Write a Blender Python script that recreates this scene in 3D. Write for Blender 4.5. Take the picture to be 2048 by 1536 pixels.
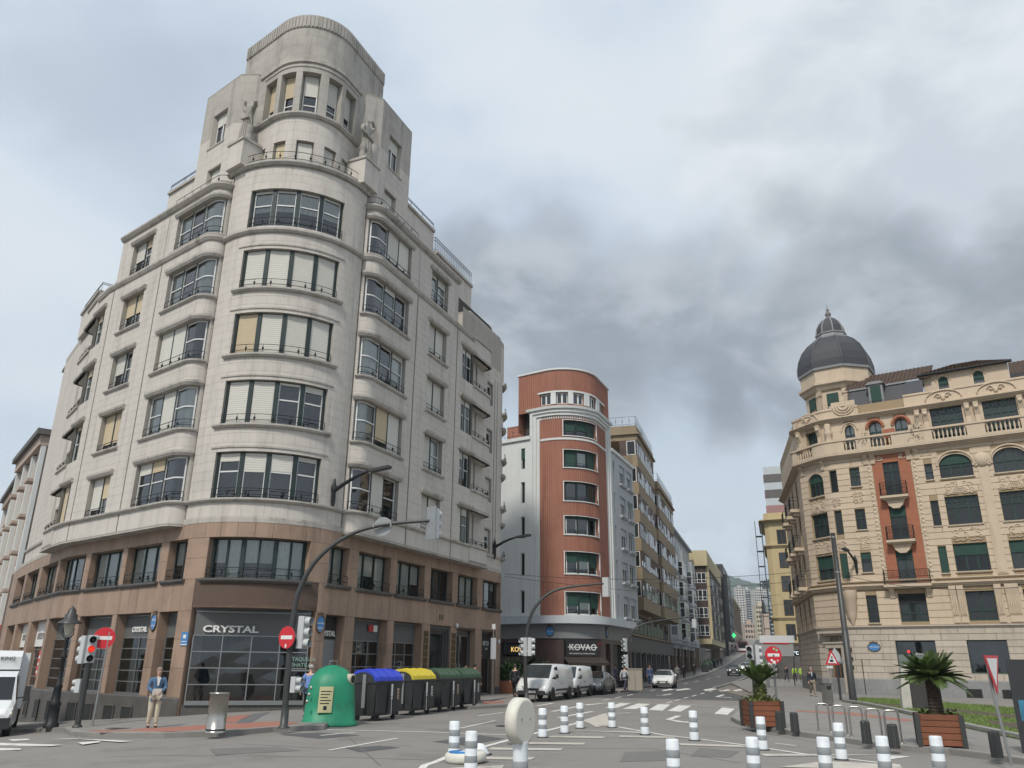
import bpy, math, random
from mathutils import Vector, Matrix
from mathutils.geometry import delaunay_2d_cdt
random.seed(7)
for o in list(bpy.data.objects): bpy.data.objects.remove(o)
S = bpy.context.scene
COL = S.collection
# ---------------------------------------------------------------- camera
FPX, CXP, CYP = 1588.0, 1024.0, 768.0
UPV = Vector((1068.5 - CXP, CYP + 3767.0, -FPX)).normalized()      # world up seen from the camera
FWD = Vector((0, 0, -1)); YV = (FWD - UPV * FWD.dot(UPV)).normalized(); XV = YV.cross(UPV)
RC = Matrix((XV, YV, UPV))
CAM = Vector((0, 0, 2.0))
cd = bpy.data.cameras.new('camera'); cam = bpy.data.objects.new('camera', cd); COL.objects.link(cam)
cam.matrix_world = Matrix.Translation(CAM) @ RC.to_4x4()
cd.sensor_width = 36; cd.lens = 36 * FPX / 2048; cd.clip_end = 9000; cd.clip_start = .1
S.camera = cam
def ray(u, v): return (RC @ Vector(((u - CXP) / FPX, -(v - CYP) / FPX, -1))).normalized()
def at_z(u, v, z): d = ray(u, v); return CAM + d * ((z - CAM.z) / d.z)
def at_y(u, v, y): d = ray(u, v); return CAM + d * (y / d.y)
def proj(P):
    c = RC.transposed() @ (Vector(P) - CAM)
    return (CXP + FPX * c.x / -c.z, CYP - FPX * c.y / -c.z)
# ---------------------------------------------------------------- world: broken overcast
S.view_settings.view_transform = 'Standard'; S.view_settings.look = 'None'
S.view_settings.exposure = 0.12; S.view_settings.gamma = 1
SUN_AZ, SUN_EL = math.radians(201), math.radians(50)               # azimuth clockwise from +Y: behind the camera, to the left
W = bpy.data.worlds.new('World'); S.world = W; W.use_nodes = True
nt = W.node_tree; N = nt.nodes; L = nt.links
for n in list(N): N.remove(n)
def wn(t, **k):
    n = N.new(t)
    for a, b in k.items(): setattr(n, a, b)
    return n
def wmath(op, a, b=None, c=None, clamp=False):
    n = wn('ShaderNodeMath', operation=op); n.use_clamp = clamp
    for i, x in enumerate((a, b, c)):
        if x is None: continue
        if isinstance(x, (int, float)): n.inputs[i].default_value = x
        else: L.new(x, n.inputs[i])
    return n.outputs[0]
def wmap(x, a, b, c=0., d=1.):
    n = wn('ShaderNodeMapRange', interpolation_type='SMOOTHSTEP'); L.new(x, n.inputs[0])
    for i, v in enumerate((a, b, c, d)): n.inputs[i + 1].default_value = v
    return n.outputs[0]
def wmix(f, a, b):
    n = wn('ShaderNodeMix', data_type='RGBA')
    if isinstance(f, (int, float)): n.inputs[0].default_value = f
    else: L.new(f, n.inputs[0])
    for i, x in ((6, a), (7, b)):
        if isinstance(x, tuple): n.inputs[i].default_value = (*x, 1)
        else: L.new(x, n.inputs[i])
    return n.outputs[2]
tc = wn('ShaderNodeTexCoord'); sep = wn('ShaderNodeSeparateXYZ'); L.new(tc.outputs['Generated'], sep.inputs[0])
zz = wmath('ADD', wmath('ABSOLUTE', sep.outputs[2]), .22)
cmb = wn('ShaderNodeCombineXYZ')
L.new(wmath('DIVIDE', sep.outputs[0], zz), cmb.inputs[0]); L.new(wmath('DIVIDE', sep.outputs[1], zz), cmb.inputs[1])
def wnoise(scale, detail, rough, dist=0., off=(0, 0, 0), vec=None):
    m = wn('ShaderNodeMapping'); L.new(vec or cmb.outputs[0], m.inputs[0]); m.inputs['Location'].default_value = off
    n = wn('ShaderNodeTexNoise'); L.new(m.outputs[0], n.inputs['Vector'])
    n.inputs['Scale'].default_value = scale; n.inputs['Detail'].default_value = detail
    n.inputs['Roughness'].default_value = rough; n.inputs['Distortion'].default_value = dist
    return n.outputs['Fac']
sq = wn('ShaderNodeMapping'); L.new(tc.outputs['Generated'], sq.inputs[0]); sq.inputs['Scale'].default_value = (1, 1, 1.7); SQ = sq.outputs[0]
big = wnoise(2.0, 5, .5, .2, (3.1, 1.7, 0), SQ); fine = wnoise(4.6, 9, .57, .3, (.4, 5.2, 0), SQ); soft = wnoise(1.3, 3, .5, 0, (8, 2, 1), SQ); bil = wnoise(8.5, 8, .53, .3, (2, 7, 3), SQ)
sky = wn('ShaderNodeTexSky', sky_type='NISHITA'); sky.sun_disc = False
sky.sun_elevation = SUN_EL; sky.sun_rotation = SUN_AZ; sky.altitude = 50; sky.air_density = 1.2; sky.dust_density = 2.5
skys = wn('ShaderNodeVectorMath', operation='SCALE'); L.new(sky.outputs[0], skys.inputs[0]); skys.inputs['Scale'].default_value = .085
# the big grey cloud bank over the right of the street
wv = wn('ShaderNodeTexNoise'); L.new(tc.outputs['Generated'], wv.inputs['Vector']); wv.inputs['Scale'].default_value = 3.0; wv.inputs['Detail'].default_value = 5
wa = wn('ShaderNodeVectorMath', operation='MULTIPLY_ADD'); L.new(wv.outputs['Color'], wa.inputs[0]); wa.inputs[1].default_value = (.34, .34, .34); wa.inputs[2].default_value = (-.17, -.17, -.17)
wb_ = wn('ShaderNodeVectorMath', operation='ADD'); L.new(wa.outputs[0], wb_.inputs[0]); L.new(tc.outputs['Generated'], wb_.inputs[1]); wc_ = wn('ShaderNodeVectorMath', operation='NORMALIZE'); L.new(wb_.outputs[0], wc_.inputs[0])
def blob(u, v, inner, outer):
    d = ray(u, v); n = wn('ShaderNodeVectorMath', operation='DOT_PRODUCT'); L.new(wc_.outputs[0], n.inputs[0]); n.inputs[1].default_value = d
    return wmap(n.outputs['Value'], math.cos(math.radians(outer)), math.cos(math.radians(inner)))
bank = None
for b in ((1180, 640, 1, 11), (1420, 660, 2, 11), (1680, 630, 2, 13), (1960, 590, 2, 11), (2300, 580, 3, 12), (1000, 610, 0, 8), (1450, 780, 0, 6), (2050, 700, 2, 11)):
    x = blob(*b); bank = x if bank is None else wmath('MAXIMUM', bank, x)
white = wmix(wmap(soft, .35, .65), (.66, .745, .82), (.57, .66, .765))
white = wmix(wmap(big, .42, .64), white, (.70, .76, .815))
cover = wmap(wmath('ADD', big, wmath('MULTIPLY', fine, .3)), .42, .70, .74, .97)      # a little blue shows through the gaps
col = wmix(cover, skys.outputs[0], white)
low = wmap(sep.outputs[2], .04, .30, 1., 0.)
col = wmix(wmath('MULTIPLY', low, .7), col, (.68, .765, .83))
puff = wmath('MULTIPLY', wmap(bil, .48, .60), wmap(sep.outputs[2], .06, .2, .8, 0.))
col = wmix(puff, col, (.40, .46, .53))
hal = wmath('MULTIPLY', wmap(wmath('ADD', blob(1880, 260, 4, 19), wmath('MULTIPLY', wmath('SUBTRACT', bil, .5), 1.6)), .35, .75), .8)
col = wmix(hal, col, wmix(wmap(fine, .36, .60), (.57, .62, .68), (.74, .78, .82)))
rag = wmath('ADD', bank, wmath('ADD', wmath('MULTIPLY', wmath('SUBTRACT', fine, .5), 1.5), wmath('MULTIPLY', wmath('SUBTRACT', bil, .5), 1.1)))
dark = wmath('MULTIPLY', wmap(rag, .12, 1.05), wmap(bank, 0., .25))
greyc = wmix(wmap(wmath('ADD', fine, wmath('MULTIPLY', wmath('SUBTRACT', bil, .5), .5)), .34, .68), (.225, .262, .305), (.48, .53, .585))
col = wmix(wmath('MULTIPLY', dark, .95), col, greyc)
bg = wn('ShaderNodeBackground'); L.new(col, bg.inputs[0]); bg.inputs[1].default_value = 1.0
wo = wn('ShaderNodeOutputWorld'); L.new(bg.outputs[0], wo.inputs[0])
sd = bpy.data.lights.new('sun', 'SUN'); so = bpy.data.objects.new('sun', sd); COL.objects.link(so)
sd.energy = 3.0; sd.angle = math.radians(8); sd.color = (1, .94, .85)
sdir = Vector((math.sin(SUN_AZ) * math.cos(SUN_EL), math.cos(SUN_AZ) * math.cos(SUN_EL), math.sin(SUN_EL)))
so.rotation_euler = sdir.to_track_quat('Z', 'Y').to_euler()
# ---------------------------------------------------------------- materials
def mat(name, col, rough=.75, var=.12, scale=2.5, bump=0., bscale=30, metal=0., streak=0., spec=.4, rand=0., coat=0., dirt=None):
    m = bpy.data.materials.new(name); m.use_nodes = True; t = m.node_tree; n = t.nodes; l = t.links
    b = n['Principled BSDF']; b.inputs['Roughness'].default_value = rough; b.inputs['Metallic'].default_value = metal
    b.inputs['Specular IOR Level'].default_value = spec; b.inputs['Coat Weight'].default_value = coat
    g = n.new('ShaderNodeNewGeometry'); pos = g.outputs['Position']
    def noise(sc, det=3, vec=None, r=.55):
        x = n.new('ShaderNodeTexNoise'); x.inputs['Scale'].default_value = sc; x.inputs['Detail'].default_value = det; x.inputs['Roughness'].default_value = r
        l.new(vec or pos, x.inputs['Vector']); return x.outputs['Fac']
    def mth(op, a, b_):
        x = n.new('ShaderNodeMath'); x.operation = op
        for i, y in enumerate((a, b_)):
            if isinstance(y, (int, float)): x.inputs[i].default_value = y
            else: l.new(y, x.inputs[i])
        return x.outputs[0]
    f = mth('MULTIPLY', mth('SUBTRACT', noise(scale), .5), var * 2)
    if var: f = mth('ADD', f, mth('MULTIPLY', mth('SUBTRACT', noise(scale * 7, 2), .5), var))
    if streak:
        mp = n.new('ShaderNodeMapping'); l.new(pos, mp.inputs[0]); mp.inputs['Scale'].default_value = (2.2, 2.2, .22)
        s = noise(1.0, 6, mp.outputs[0], .65)
        mr = n.new('ShaderNodeMapRange'); mr.inputs[1].default_value = .5; mr.inputs[2].default_value = .78; mr.inputs[4].default_value = -streak; l.new(s, mr.inputs[0])
        f = mth('ADD', f, mr.outputs[0])
    if rand:
        oi = n.new('ShaderNodeObjectInfo'); f = mth('ADD', f, mth('MULTIPLY', mth('SUBTRACT', oi.outputs['Random'], .5), rand * 2))
    f = mth('ADD', f, 1.0)
    sc = n.new('ShaderNodeVectorMath'); sc.operation = 'SCALE'; sc.inputs[0].default_value = col; l.new(f, sc.inputs['Scale'])
    out = sc.outputs[0]
    if dirt:
        dm = n.new('ShaderNodeMapRange'); dm.inputs[1].default_value = .52; dm.inputs[2].default_value = .7; dm.inputs[4].default_value = dirt[1]; l.new(noise(dirt[2] if len(dirt) > 2 else 1.1, 7, None, .65), dm.inputs[0])
        mx = n.new('ShaderNodeMix'); mx.data_type = 'RGBA'; l.new(dm.outputs[0], mx.inputs[0]); l.new(out, mx.inputs[6]); mx.inputs[7].default_value = (*dirt[0], 1); out = mx.outputs[2]
    l.new(out, b.inputs['Base Color'])
    if bump:
        bp = n.new('ShaderNodeBump'); bp.inputs['Strength'].default_value = bump; bp.inputs['Distance'].default_value = .02
        l.new(noise(bscale, 2), bp.inputs['Height']); l.new(bp.outputs[0], b.inputs['Normal'])
    return m
def slat_mat(name, col, pitch=.055, dark=.55, rough=.6):
    m = mat(name, col, rough, .06, 1.5, rand=.10); t = m.node_tree; n = t.nodes; l = t.links; b = n['Principled BSDF']
    g = n.new('ShaderNodeNewGeometry'); sp = n.new('ShaderNodeSeparateXYZ'); l.new(g.outputs['Position'], sp.inputs[0])
    a = n.new('ShaderNodeMath'); a.operation = 'FRACT'; d = n.new('ShaderNodeMath'); d.operation = 'DIVIDE'; d.inputs[1].default_value = pitch
    l.new(sp.outputs[2], d.inputs[0]); l.new(d.outputs[0], a.inputs[0])
    r = n.new('ShaderNodeMapRange'); r.inputs[1].default_value = .0; r.inputs[2].default_value = .22; r.inputs[3].default_value = dark; r.inputs[4].default_value = 1; l.new(a.outputs[0], r.inputs[0])
    src = b.inputs['Base Color'].links[0].from_socket
    s = n.new('ShaderNodeVectorMath'); s.operation = 'SCALE'; l.new(src, s.inputs[0]); l.new(r.outputs[0], s.inputs['Scale']); l.new(s.outputs[0], b.inputs['Base Color'])
    bp = n.new('ShaderNodeBump'); bp.inputs['Strength'].default_value = .5; bp.inputs['Distance'].default_value = .01; l.new(a.outputs[0], bp.inputs['Height']); l.new(bp.outputs[0], b.inputs['Normal'])
    return m
def glass_mat(name, tint=(.75, .8, .8), refl=.12, dark=None):
    """window glass: clear (transparent + reflection) or dark backed"""
    m = bpy.data.materials.new(name); m.use_nodes = True; t = m.node_tree; n = t.nodes; l = t.links
    if dark:
        b = n['Principled BSDF']; b.inputs['Base Color'].default_value = (*dark, 1); b.inputs['Roughness'].default_value = .06
        b.inputs['Specular IOR Level'].default_value = .55
        g = n.new('ShaderNodeNewGeometry'); x = n.new('ShaderNodeTexNoise'); x.inputs['Scale'].default_value = .9; l.new(g.outputs['Position'], x.inputs['Vector'])
        bp = n.new('ShaderNodeBump'); bp.inputs['Strength'].default_value = .12; bp.inputs['Distance'].default_value = .05; l.new(x.outputs['Fac'], bp.inputs['Height']); l.new(bp.outputs[0], b.inputs['Normal'])
        oi = n.new('ShaderNodeObjectInfo'); mr = n.new('ShaderNodeMapRange'); mr.inputs[3].default_value = .35; mr.inputs[4].default_value = 1.9; l.new(oi.outputs['Random'], mr.inputs[0])
        s = n.new('ShaderNodeVectorMath'); s.operation = 'SCALE'; s.inputs[0].default_value = dark; l.new(mr.outputs[0], s.inputs['Scale']); l.new(s.outputs[0], b.inputs['Base Color'])
        return m
    n.remove(n['Principled BSDF']); tr = n.new('ShaderNodeBsdfTransparent'); tr.inputs[0].default_value = (*tint, 1)
    gl = n.new('ShaderNodeBsdfGlossy'); gl.inputs['Roughness'].default_value = .03; gl.inputs[0].default_value = (.95, .97, 1, 1)
    g = n.new('ShaderNodeNewGeometry'); x = n.new('ShaderNodeTexNoise'); x.inputs['Scale'].default_value = .8; l.new(g.outputs['Position'], x.inputs['Vector'])
    bp = n.new('ShaderNodeBump'); bp.inputs['Strength'].default_value = .12; bp.inputs['Distance'].default_value = .05; l.new(x.outputs['Fac'], bp.inputs['Height']); l.new(bp.outputs[0], gl.inputs['Normal'])
    fr = n.new('ShaderNodeFresnel'); fr.inputs[0].default_value = 1.5; ad = n.new('ShaderNodeMath'); ad.operation = 'ADD'; ad.inputs[1].default_value = refl; ad.use_clamp = True; l.new(fr.outputs[0], ad.inputs[0])
    mx = n.new('ShaderNodeMixShader'); l.new(ad.outputs[0], mx.inputs[0]); l.new(tr.outputs[0], mx.inputs[1]); l.new(gl.outputs[0], mx.inputs[2])
    l.new(mx.outputs[0], n['Material Output'].inputs[0]); return m
def emit_mat(name, col, s):
    m = bpy.data.materials.new(name); m.use_nodes = True; b = m.node_tree.nodes['Principled BSDF']
    b.inputs['Base Color'].default_value = (*col, 1); b.inputs['Emission Color'].default_value = (*col, 1); b.inputs['Emission Strength'].default_value = s; return m
# ---------------------------------------------------------------- mesh builder
ZU = Vector((0, 0, 1))
class F:
    """local frame: x along, y outward, z up"""
    def __init__(s, o=(0, 0, 0), x=(1, 0, 0), y=None, z=(0, 0, 1)):
        s.o = Vector(o); s.x = Vector(x).normalized(); s.z = Vector(z); s.y = Vector(y).normalized() if y is not None else s.z.cross(s.x)
    def __call__(s, a, b, c): return s.o + s.x * a + s.y * b + s.z * c
    def at(s, a, b, c): return F(s(a, b, c), s.x, s.y, s.z)
    def rot(s, ang):
        c, d = math.cos(ang), math.sin(ang); return F(s.o, s.x * c + s.y * d, s.y * c - s.x * d, s.z)
WF = F((0, 0, 0), (1, 0, 0), (0, 1, 0))
WLOC = {}
class MB:
    def __init__(s): s.v = []; s.f = []; s.m = []; s.sm = []
    def add(s, vs, fs, mi=0, smooth=False):
        k = len(s.v); s.v += [tuple(x) for x in vs]
        for q in fs: s.f.append([k + i for i in q]); s.m.append(mi); s.sm.append(smooth)
        return s
    def quad(s, a, b, c, d, mi=0): return s.add([a, b, c, d], [(0, 1, 2, 3)], mi)
    def box(s, fr, x0, x1, y0, y1, z0, z1, mi=0):
        vs = [fr(x, y, z) for z in (z0, z1) for y in (y0, y1) for x in (x0, x1)]
        return s.add(vs, [(0, 1, 3, 2)[::-1], (4, 5, 7, 6), (0, 1, 5, 4), (2, 3, 7, 6)[::-1], (0, 2, 6, 4)[::-1], (1, 3, 7, 5)], mi)
    def prism(s, fr, poly, y0, y1, mi=0, smooth=False):
        """polygon in local x,z extruded along local y"""
        n = len(poly); vs = [fr(x, y0, z) for x, z in poly] + [fr(x, y1, z) for x, z in poly]
        return s.add(vs, [tuple(range(n))[::-1], tuple(range(n, 2 * n))], mi).add(vs, [(i, (i + 1) % n, n + (i + 1) % n, n + i) for i in range(n)], mi, smooth)
    def slab(s, poly, z0, z1, mi=0, fr=WF):
        n = len(poly); vs = [fr(p[0], p[1], z0) for p in poly] + [fr(p[0], p[1], z1) for p in poly]
        return s.add(vs, [tuple(range(n))[::-1], tuple(range(n, 2 * n))] + [(i, (i + 1) % n, n + (i + 1) % n, n + i) for i in range(n)], mi)
    def rings(s, rs, mi=0, caps=True, smooth=True, closed=True):
        n = len(rs[0]); vs = [p for r in rs for p in r]; fs = []
        for i in range(len(rs) - 1):
            for j in range(n if closed else n - 1):
                k = (j + 1) % n; fs.append((i * n + j, i * n + k, (i + 1) * n + k, (i + 1) * n + j))
        s.add(vs, fs, mi, smooth)
        if caps: s.add(rs[0], [tuple(range(n))[::-1]], mi); s.add(rs[-1], [tuple(range(n))], mi)
        return s
    def lathe(s, fr, prof, n=12, mi=0, smooth=True, caps=True, a0=0., sq=1.):
        rs = [[fr(r * math.cos(a0 + 2 * math.pi * j / n), sq * r * math.sin(a0 + 2 * math.pi * j / n), z) for j in range(n)] for r, z in prof]
        return s.rings(rs, mi, caps, smooth)
    def tube(s, pts, r, n=8, mi=0, smooth=True, caps=True):
        pts = [Vector(p) for p in pts]; rs = []; k = len(pts); up = None
        for i, p in enumerate(pts):
            t = (pts[min(i + 1, k - 1)] - pts[max(i - 1, 0)]).normalized()
            if up is None: up = Vector((0, 0, 1)) if abs(t.z) < .9 else Vector((1, 0, 0))
            a = t.cross(up).normalized(); b = a.cross(t); up = b
            rr = r[i] if isinstance(r, (list, tuple)) else r
            rs.append([p + (a * math.cos(2 * math.pi * j / n) + b * math.sin(2 * math.pi * j / n)) * rr for j in range(n)])
        return s.rings(rs, mi, caps, smooth)
    def ball(s, c, rx, ry=None, rz=None, n=10, m=7, mi=0, fr=WF):
        ry = ry or rx; rz = rz or rx
        rs = []
        for i in range(m + 1):
            a = -math.pi / 2 + math.pi * i / m; q = max(math.cos(a), .02)
            rs.append([fr(c[0] + rx * q * math.cos(2 * math.pi * j / n), c[1] + ry * q * math.sin(2 * math.pi * j / n), c[2] + rz * math.sin(a)) for j in range(n)])
        return s.rings(rs, mi, True, True)
    def build(s, name, mats, parent=None, **props):
        if not s.v: return None
        off = WLOC.get(parent.name, Vector((0, 0, 0))) if parent else Vector((0, 0, 0))
        me = bpy.data.meshes.new(name)
        me.from_pydata([(x - off.x, y - off.y, z - off.z) for x, y, z in s.v] if off.length else s.v, [], s.f)
        ms = mats if isinstance(mats, (list, tuple)) else [mats]
        for m_ in ms:
            if m_: me.materials.append(m_)
        if len(ms) > 1: me.polygons.foreach_set('material_index', s.m)
        if any(s.sm): me.polygons.foreach_set('use_smooth', s.sm)
        me.update(); o = bpy.data.objects.new(name, me); COL.objects.link(o)
        if parent: o.parent = parent; WLOC[o.name] = off
        for k, v in props.items(): o[k] = v
        return o
def thing(name, label, cat, loc=(0, 0, 0), rotz=0, group=None, world=False):
    """Empty at a thing's base. world=True: its parts are given in world coordinates"""
    o = bpy.data.objects.new(name, None); COL.objects.link(o); o.location = loc; o.rotation_euler = (0, 0, rotz); o.empty_display_size = .3
    o['label'] = label; o['category'] = cat
    if group: o['group'] = group
    if world: WLOC[o.name] = Vector(loc)
    return o
def dup(root, loc, rotz=None, label=None, group=None, scale=None):
    r = root.copy(); COL.objects.link(r); r.location = loc
    if rotz is not None: r.rotation_euler = (root.rotation_euler[0], root.rotation_euler[1], rotz)
    if label: r['label'] = label
    if group: r['group'] = group
    if scale: r.scale = (scale,) * 3
    for ch in list(root.children):
        c = ch.copy(); COL.objects.link(c); c.parent = r
        for g in list(ch.children):
            d = g.copy(); COL.objects.link(d); d.parent = c
    return r
TEXTS = []
def text(name, s, fr, size, mt, parent, ext=.01, align='LEFT', xs=1., bold=0., spacing=1.):
    """lettering standing on local x,z of a frame, facing local -y... placed as a real extruded text mesh"""
    c = bpy.data.curves.new(name, 'FONT'); c.body = s; c.size = size; c.extrude = ext; c.align_x = align; c.offset = bold; c.space_character = spacing
    c.resolution_u = 3; c.materials.append(mt)
    o = bpy.data.objects.new(name, c); COL.objects.link(o)
    off = WLOC.get(parent.name, Vector((0, 0, 0))) if parent else Vector((0, 0, 0))
    M = Matrix((fr.x * xs, fr.z, fr.y)).transposed().to_4x4(); M.translation = fr.o - off
    o.matrix_local = M
    if parent: o.parent = parent; o.matrix_local = M
    TEXTS.append(o); return o
class Path:
    def __init__(s, pts, s0=None):
        s.p = [Vector((p[0], p[1], 0)) for p in pts]; k = len(s.p); s.c = [0.]
        for i in range(k - 1): s.c.append(s.c[-1] + (s.p[i + 1] - s.p[i]).length)
        t = [(s.p[i + 1] - s.p[i]).normalized() for i in range(k - 1)]
        nn = [Vector((q.y, -q.x, 0)) for q in t]; s.n = [nn[0]]
        for i in range(1, k - 1):
            m = (nn[i] + nn[i - 1]).normalized(); s.n.append(m / max(m.dot(nn[i]), .3))
        s.n.append(nn[-1]); s.c = [c - (s.c[s0] if s0 is not None else 0) for c in s.c]
    def __call__(s, a, off=0., z=0.):
        i = 0; k = len(s.c)
        while i < k - 2 and a > s.c[i + 1]: i += 1
        q = (a - s.c[i]) / (s.c[i + 1] - s.c[i]); p = s.p[i].lerp(s.p[i + 1], q); n = s.n[i].lerp(s.n[i + 1], min(max(q, 0), 1))
        return Vector((p.x + n.x * off, p.y + n.y * off, z))
    def cuts(s, a, b): return sorted({a, b} | {c for c in s.c if a + 1e-4 < c < b - 1e-4})
    def fr(s, a, off=0., z=0., h=.02):
        d = s(a + h) - s(a - h); d.normalize(); return F(s(a, off, z), d, (d.y, -d.x, 0))
def wall(mb, P, s0, s1, z0, z1, off=0., ops=(), mi=0, rmi=None, depth=.3):
    """strip of wall along a path with real openings and reveals. op = (sa, sb, za, zb[, depth])"""
    rmi = mi if rmi is None else rmi
    se = set(P.cuts(s0, s1)); ze = {z0, z1}
    for o in ops:
        for x in o[:2]:
            if s0 < x < s1: se.add(x)
        for x in o[2:4]:
            if z0 < x < z1: ze.add(x)
    se = sorted(se); ze = sorted(ze)
    for i in range(len(se) - 1):
        a, b = se[i], se[i + 1]
        if b - a < 1e-5: continue
        for j in range(len(ze) - 1):
            c, d = ze[j], ze[j + 1]; ms, mz = (a + b) / 2, (c + d) / 2
            if any(o[0] < ms < o[1] and o[2] < mz < o[3] for o in ops): continue
            mb.quad(P(a, off, c), P(b, off, c), P(b, off, d), P(a, off, d), mi)
    for o in ops:
        a, b, c, d = max(o[0], s0), min(o[1], s1), max(o[2], z0), min(o[3], z1)
        if b <= a or d <= c: continue
        dp = o[4] if len(o) > 4 else depth; cs = P.cuts(a, b)
        mb.quad(P(a, off, c), P(a, off, d), P(a, off - dp, d), P(a, off - dp, c), rmi)
        mb.quad(P(b, off, d), P(b, off, c), P(b, off - dp, c), P(b, off - dp, d), rmi)
        for k in range(len(cs) - 1):
            e, g = cs[k], cs[k + 1]
            mb.quad(P(e, off, d), P(g, off, d), P(g, off - dp, d), P(e, off - dp, d), rmi)
            mb.quad(P(e, off - dp, c), P(g, off - dp, c), P(g, off, c), P(e, off, c), rmi)
    return mb
def moulding(mb, P, s0, s1, prof, mi=0, ends=True):
    """profile [(off, z), ...] swept along the path"""
    cs = P.cuts(s0, s1); n = len(prof)
    rs = [[P(c, o, z) for o, z in prof] for c in cs]
    vs = [p for r in rs for p in r]; fs = []
    for i in range(len(cs) - 1):
        for j in range(n - 1): fs.append((i * n + j, (i + 1) * n + j, (i + 1) * n + j + 1, i * n + j + 1))
    mb.add(vs, fs, mi)
    if ends: mb.add(rs[0], [tuple(range(n))], mi); mb.add(rs[-1], [tuple(range(n))[::-1]], mi)
    return mb
def slabs(P, s0, s1, zs, wdt, off, ops, t=.008, gap=.009, seed=0, skip=None):
    """cladding stones: list of (s0, s1, z0, z1) laid in courses between the openings"""
    rnd = random.Random(seed); out = []
    for r in range(len(zs) - 1):
        c, d = zs[r], zs[r + 1]
        cut = sorted([(max(o[0], s0), min(o[1], s1)) for o in ops if o[2] < d - .02 and o[3] > c + .02 and o[1] > s0 and o[0] < s1])
        a = s0; segs = []
        for x, y in cut:
            if x > a + .05: segs.append((a, x))
            a = max(a, y)
        if a < s1 - .05: segs.append((a, s1))
        for x, y in segs:
            k = max(1, round((y - x) / wdt)); e = [x + (y - x) * i / k for i in range(k + 1)]
            if r % 2 and k > 1: sh = (y - x) / k / 2; e = [x] + [q + sh for q in e[:-1]] + [y]
            out += [(e[i] + gap / 2, e[i + 1] - gap / 2, c + gap / 2, d - gap / 2, off, t) for i in range(len(e) - 1) if e[i + 1] - e[i] > gap + .04]
    return [(P,) + q for q in out]
def slab_mesh(mb, q):
    P, a, b, c, d, off, t = q; cs = P.cuts(a, b)
    for i in range(len(cs) - 1): mb.quad(P(cs[i], off + t, c), P(cs[i + 1], off + t, c), P(cs[i + 1], off + t, d), P(cs[i], off + t, d))
    for x, w in ((a, 1), (b, 0)):
        v = [P(x, off, c), P(x, off + t, c), P(x, off + t, d), P(x, off, d)]; mb.add(v, [(0, 1, 2, 3) if not w else (3, 2, 1, 0)])
    for z in (c, d): mb.quad(P(a, off, z), P(b, off, z), P(b, off + t, z), P(a, off + t, z))
def lay(pieces, name, mt, parent, limit=300):
    """the pieces that show largest become parts of their own, the rest one joined part"""
    def area(q):
        P, a, b, c, d, off, t = q; k = [proj(P(x, off, z)) for x, z in ((a, c), (b, c), (b, d), (a, d))]
        if not all(-20 < x < 2068 and -20 < y < 1556 for x, y in k): return 0
        n = P.fr((a + b) / 2).y; v = P((a + b) / 2, off, (c + d) / 2) - CAM
        if n.dot(v) > 0: return -1
        return abs(sum(k[i][0] * k[(i + 1) % 4][1] - k[(i + 1) % 4][0] * k[i][1] for i in range(4))) / 2
    ps = sorted(pieces, key=area, reverse=True)
    for q in ps[:limit]: mb = MB(); slab_mesh(mb, q); mb.build(name, mt, parent)
    if len(ps) > limit:
        mb = MB()
        for q in ps[limit:]: slab_mesh(mb, q)
        mb.build(name + '_field', mt, parent, kind='stuff')
# ---------------------------------------------------------------- terrain
def softplus(x, w): return w * math.log1p(math.exp(min(x / w, 40)))
def gz(x, y):
    r = 0. if y < 80 else (.0002 * (y - 80) ** 2 if y < 250 else 5.78 + .068 * (min(y, 330) - 250))
    return r - .085 * softplus(-10.3 - max(x, -45), 1.4)
def ground_at(u, v, lift=0.):
    d = ray(u, v); t = 6.; st = .5
    while t < 420:
        p = CAM + d * t
        if p.z <= gz(p.x, p.y) + lift:
            lo, hi = t - st, t
            for _ in range(30):
                m_ = (lo + hi) / 2; p = CAM + d * m_
                if p.z <= gz(p.x, p.y) + lift: hi = m_
                else: lo = m_
            break
        t += st
    p = CAM + d * t; return Vector((p.x, p.y, gz(p.x, p.y) + lift))
def px(pts, lift=0.): return [ground_at(u, v, lift) for u, v in pts]
M_ASPH = mat('worn grey asphalt', (.21, .198, .183), .88, .16, .22, .25, 60, dirt=((.12, .114, .106), .65, .35))
M_ASPH2 = mat('newer dark asphalt', (.088, .088, .09), .85, .10, .4, .25, 60)
M_PAVE = mat('grey paving slabs', (.215, .205, .192), .85, .14, .9, .15, 40, dirt=((.13, .125, .12), .5, .8))
M_PAVER = mat('red paving tiles', (.30, .135, .10), .85, .2, 2., .15, 40)
M_PLAZA = mat('brown tram pavers', (.20, .175, .15), .85, .14, .8, .2, 40)
M_KERB = mat('granite kerb', (.24, .235, .22), .8, .18, 1.5, .2, 40, rand=.12)
M_LINE = mat('worn white road paint', (.62, .61, .58), .7, .15, 1.5, 0, dirt=((.24, .23, .22), .75, 2.2))
M_CREAMLINE = mat('faded cream road paint', (.46, .43, .38), .75, .15, 1.5, 0, dirt=((.22, .21, .19), .8, 1.8))
M_SOIL = mat('dark soil', (.085, .065, .05), .95, .3, 4, .5, 30)
M_TURF = mat('turf', (.09, .125, .035), .95, .3, 3, .4, 60)
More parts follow.
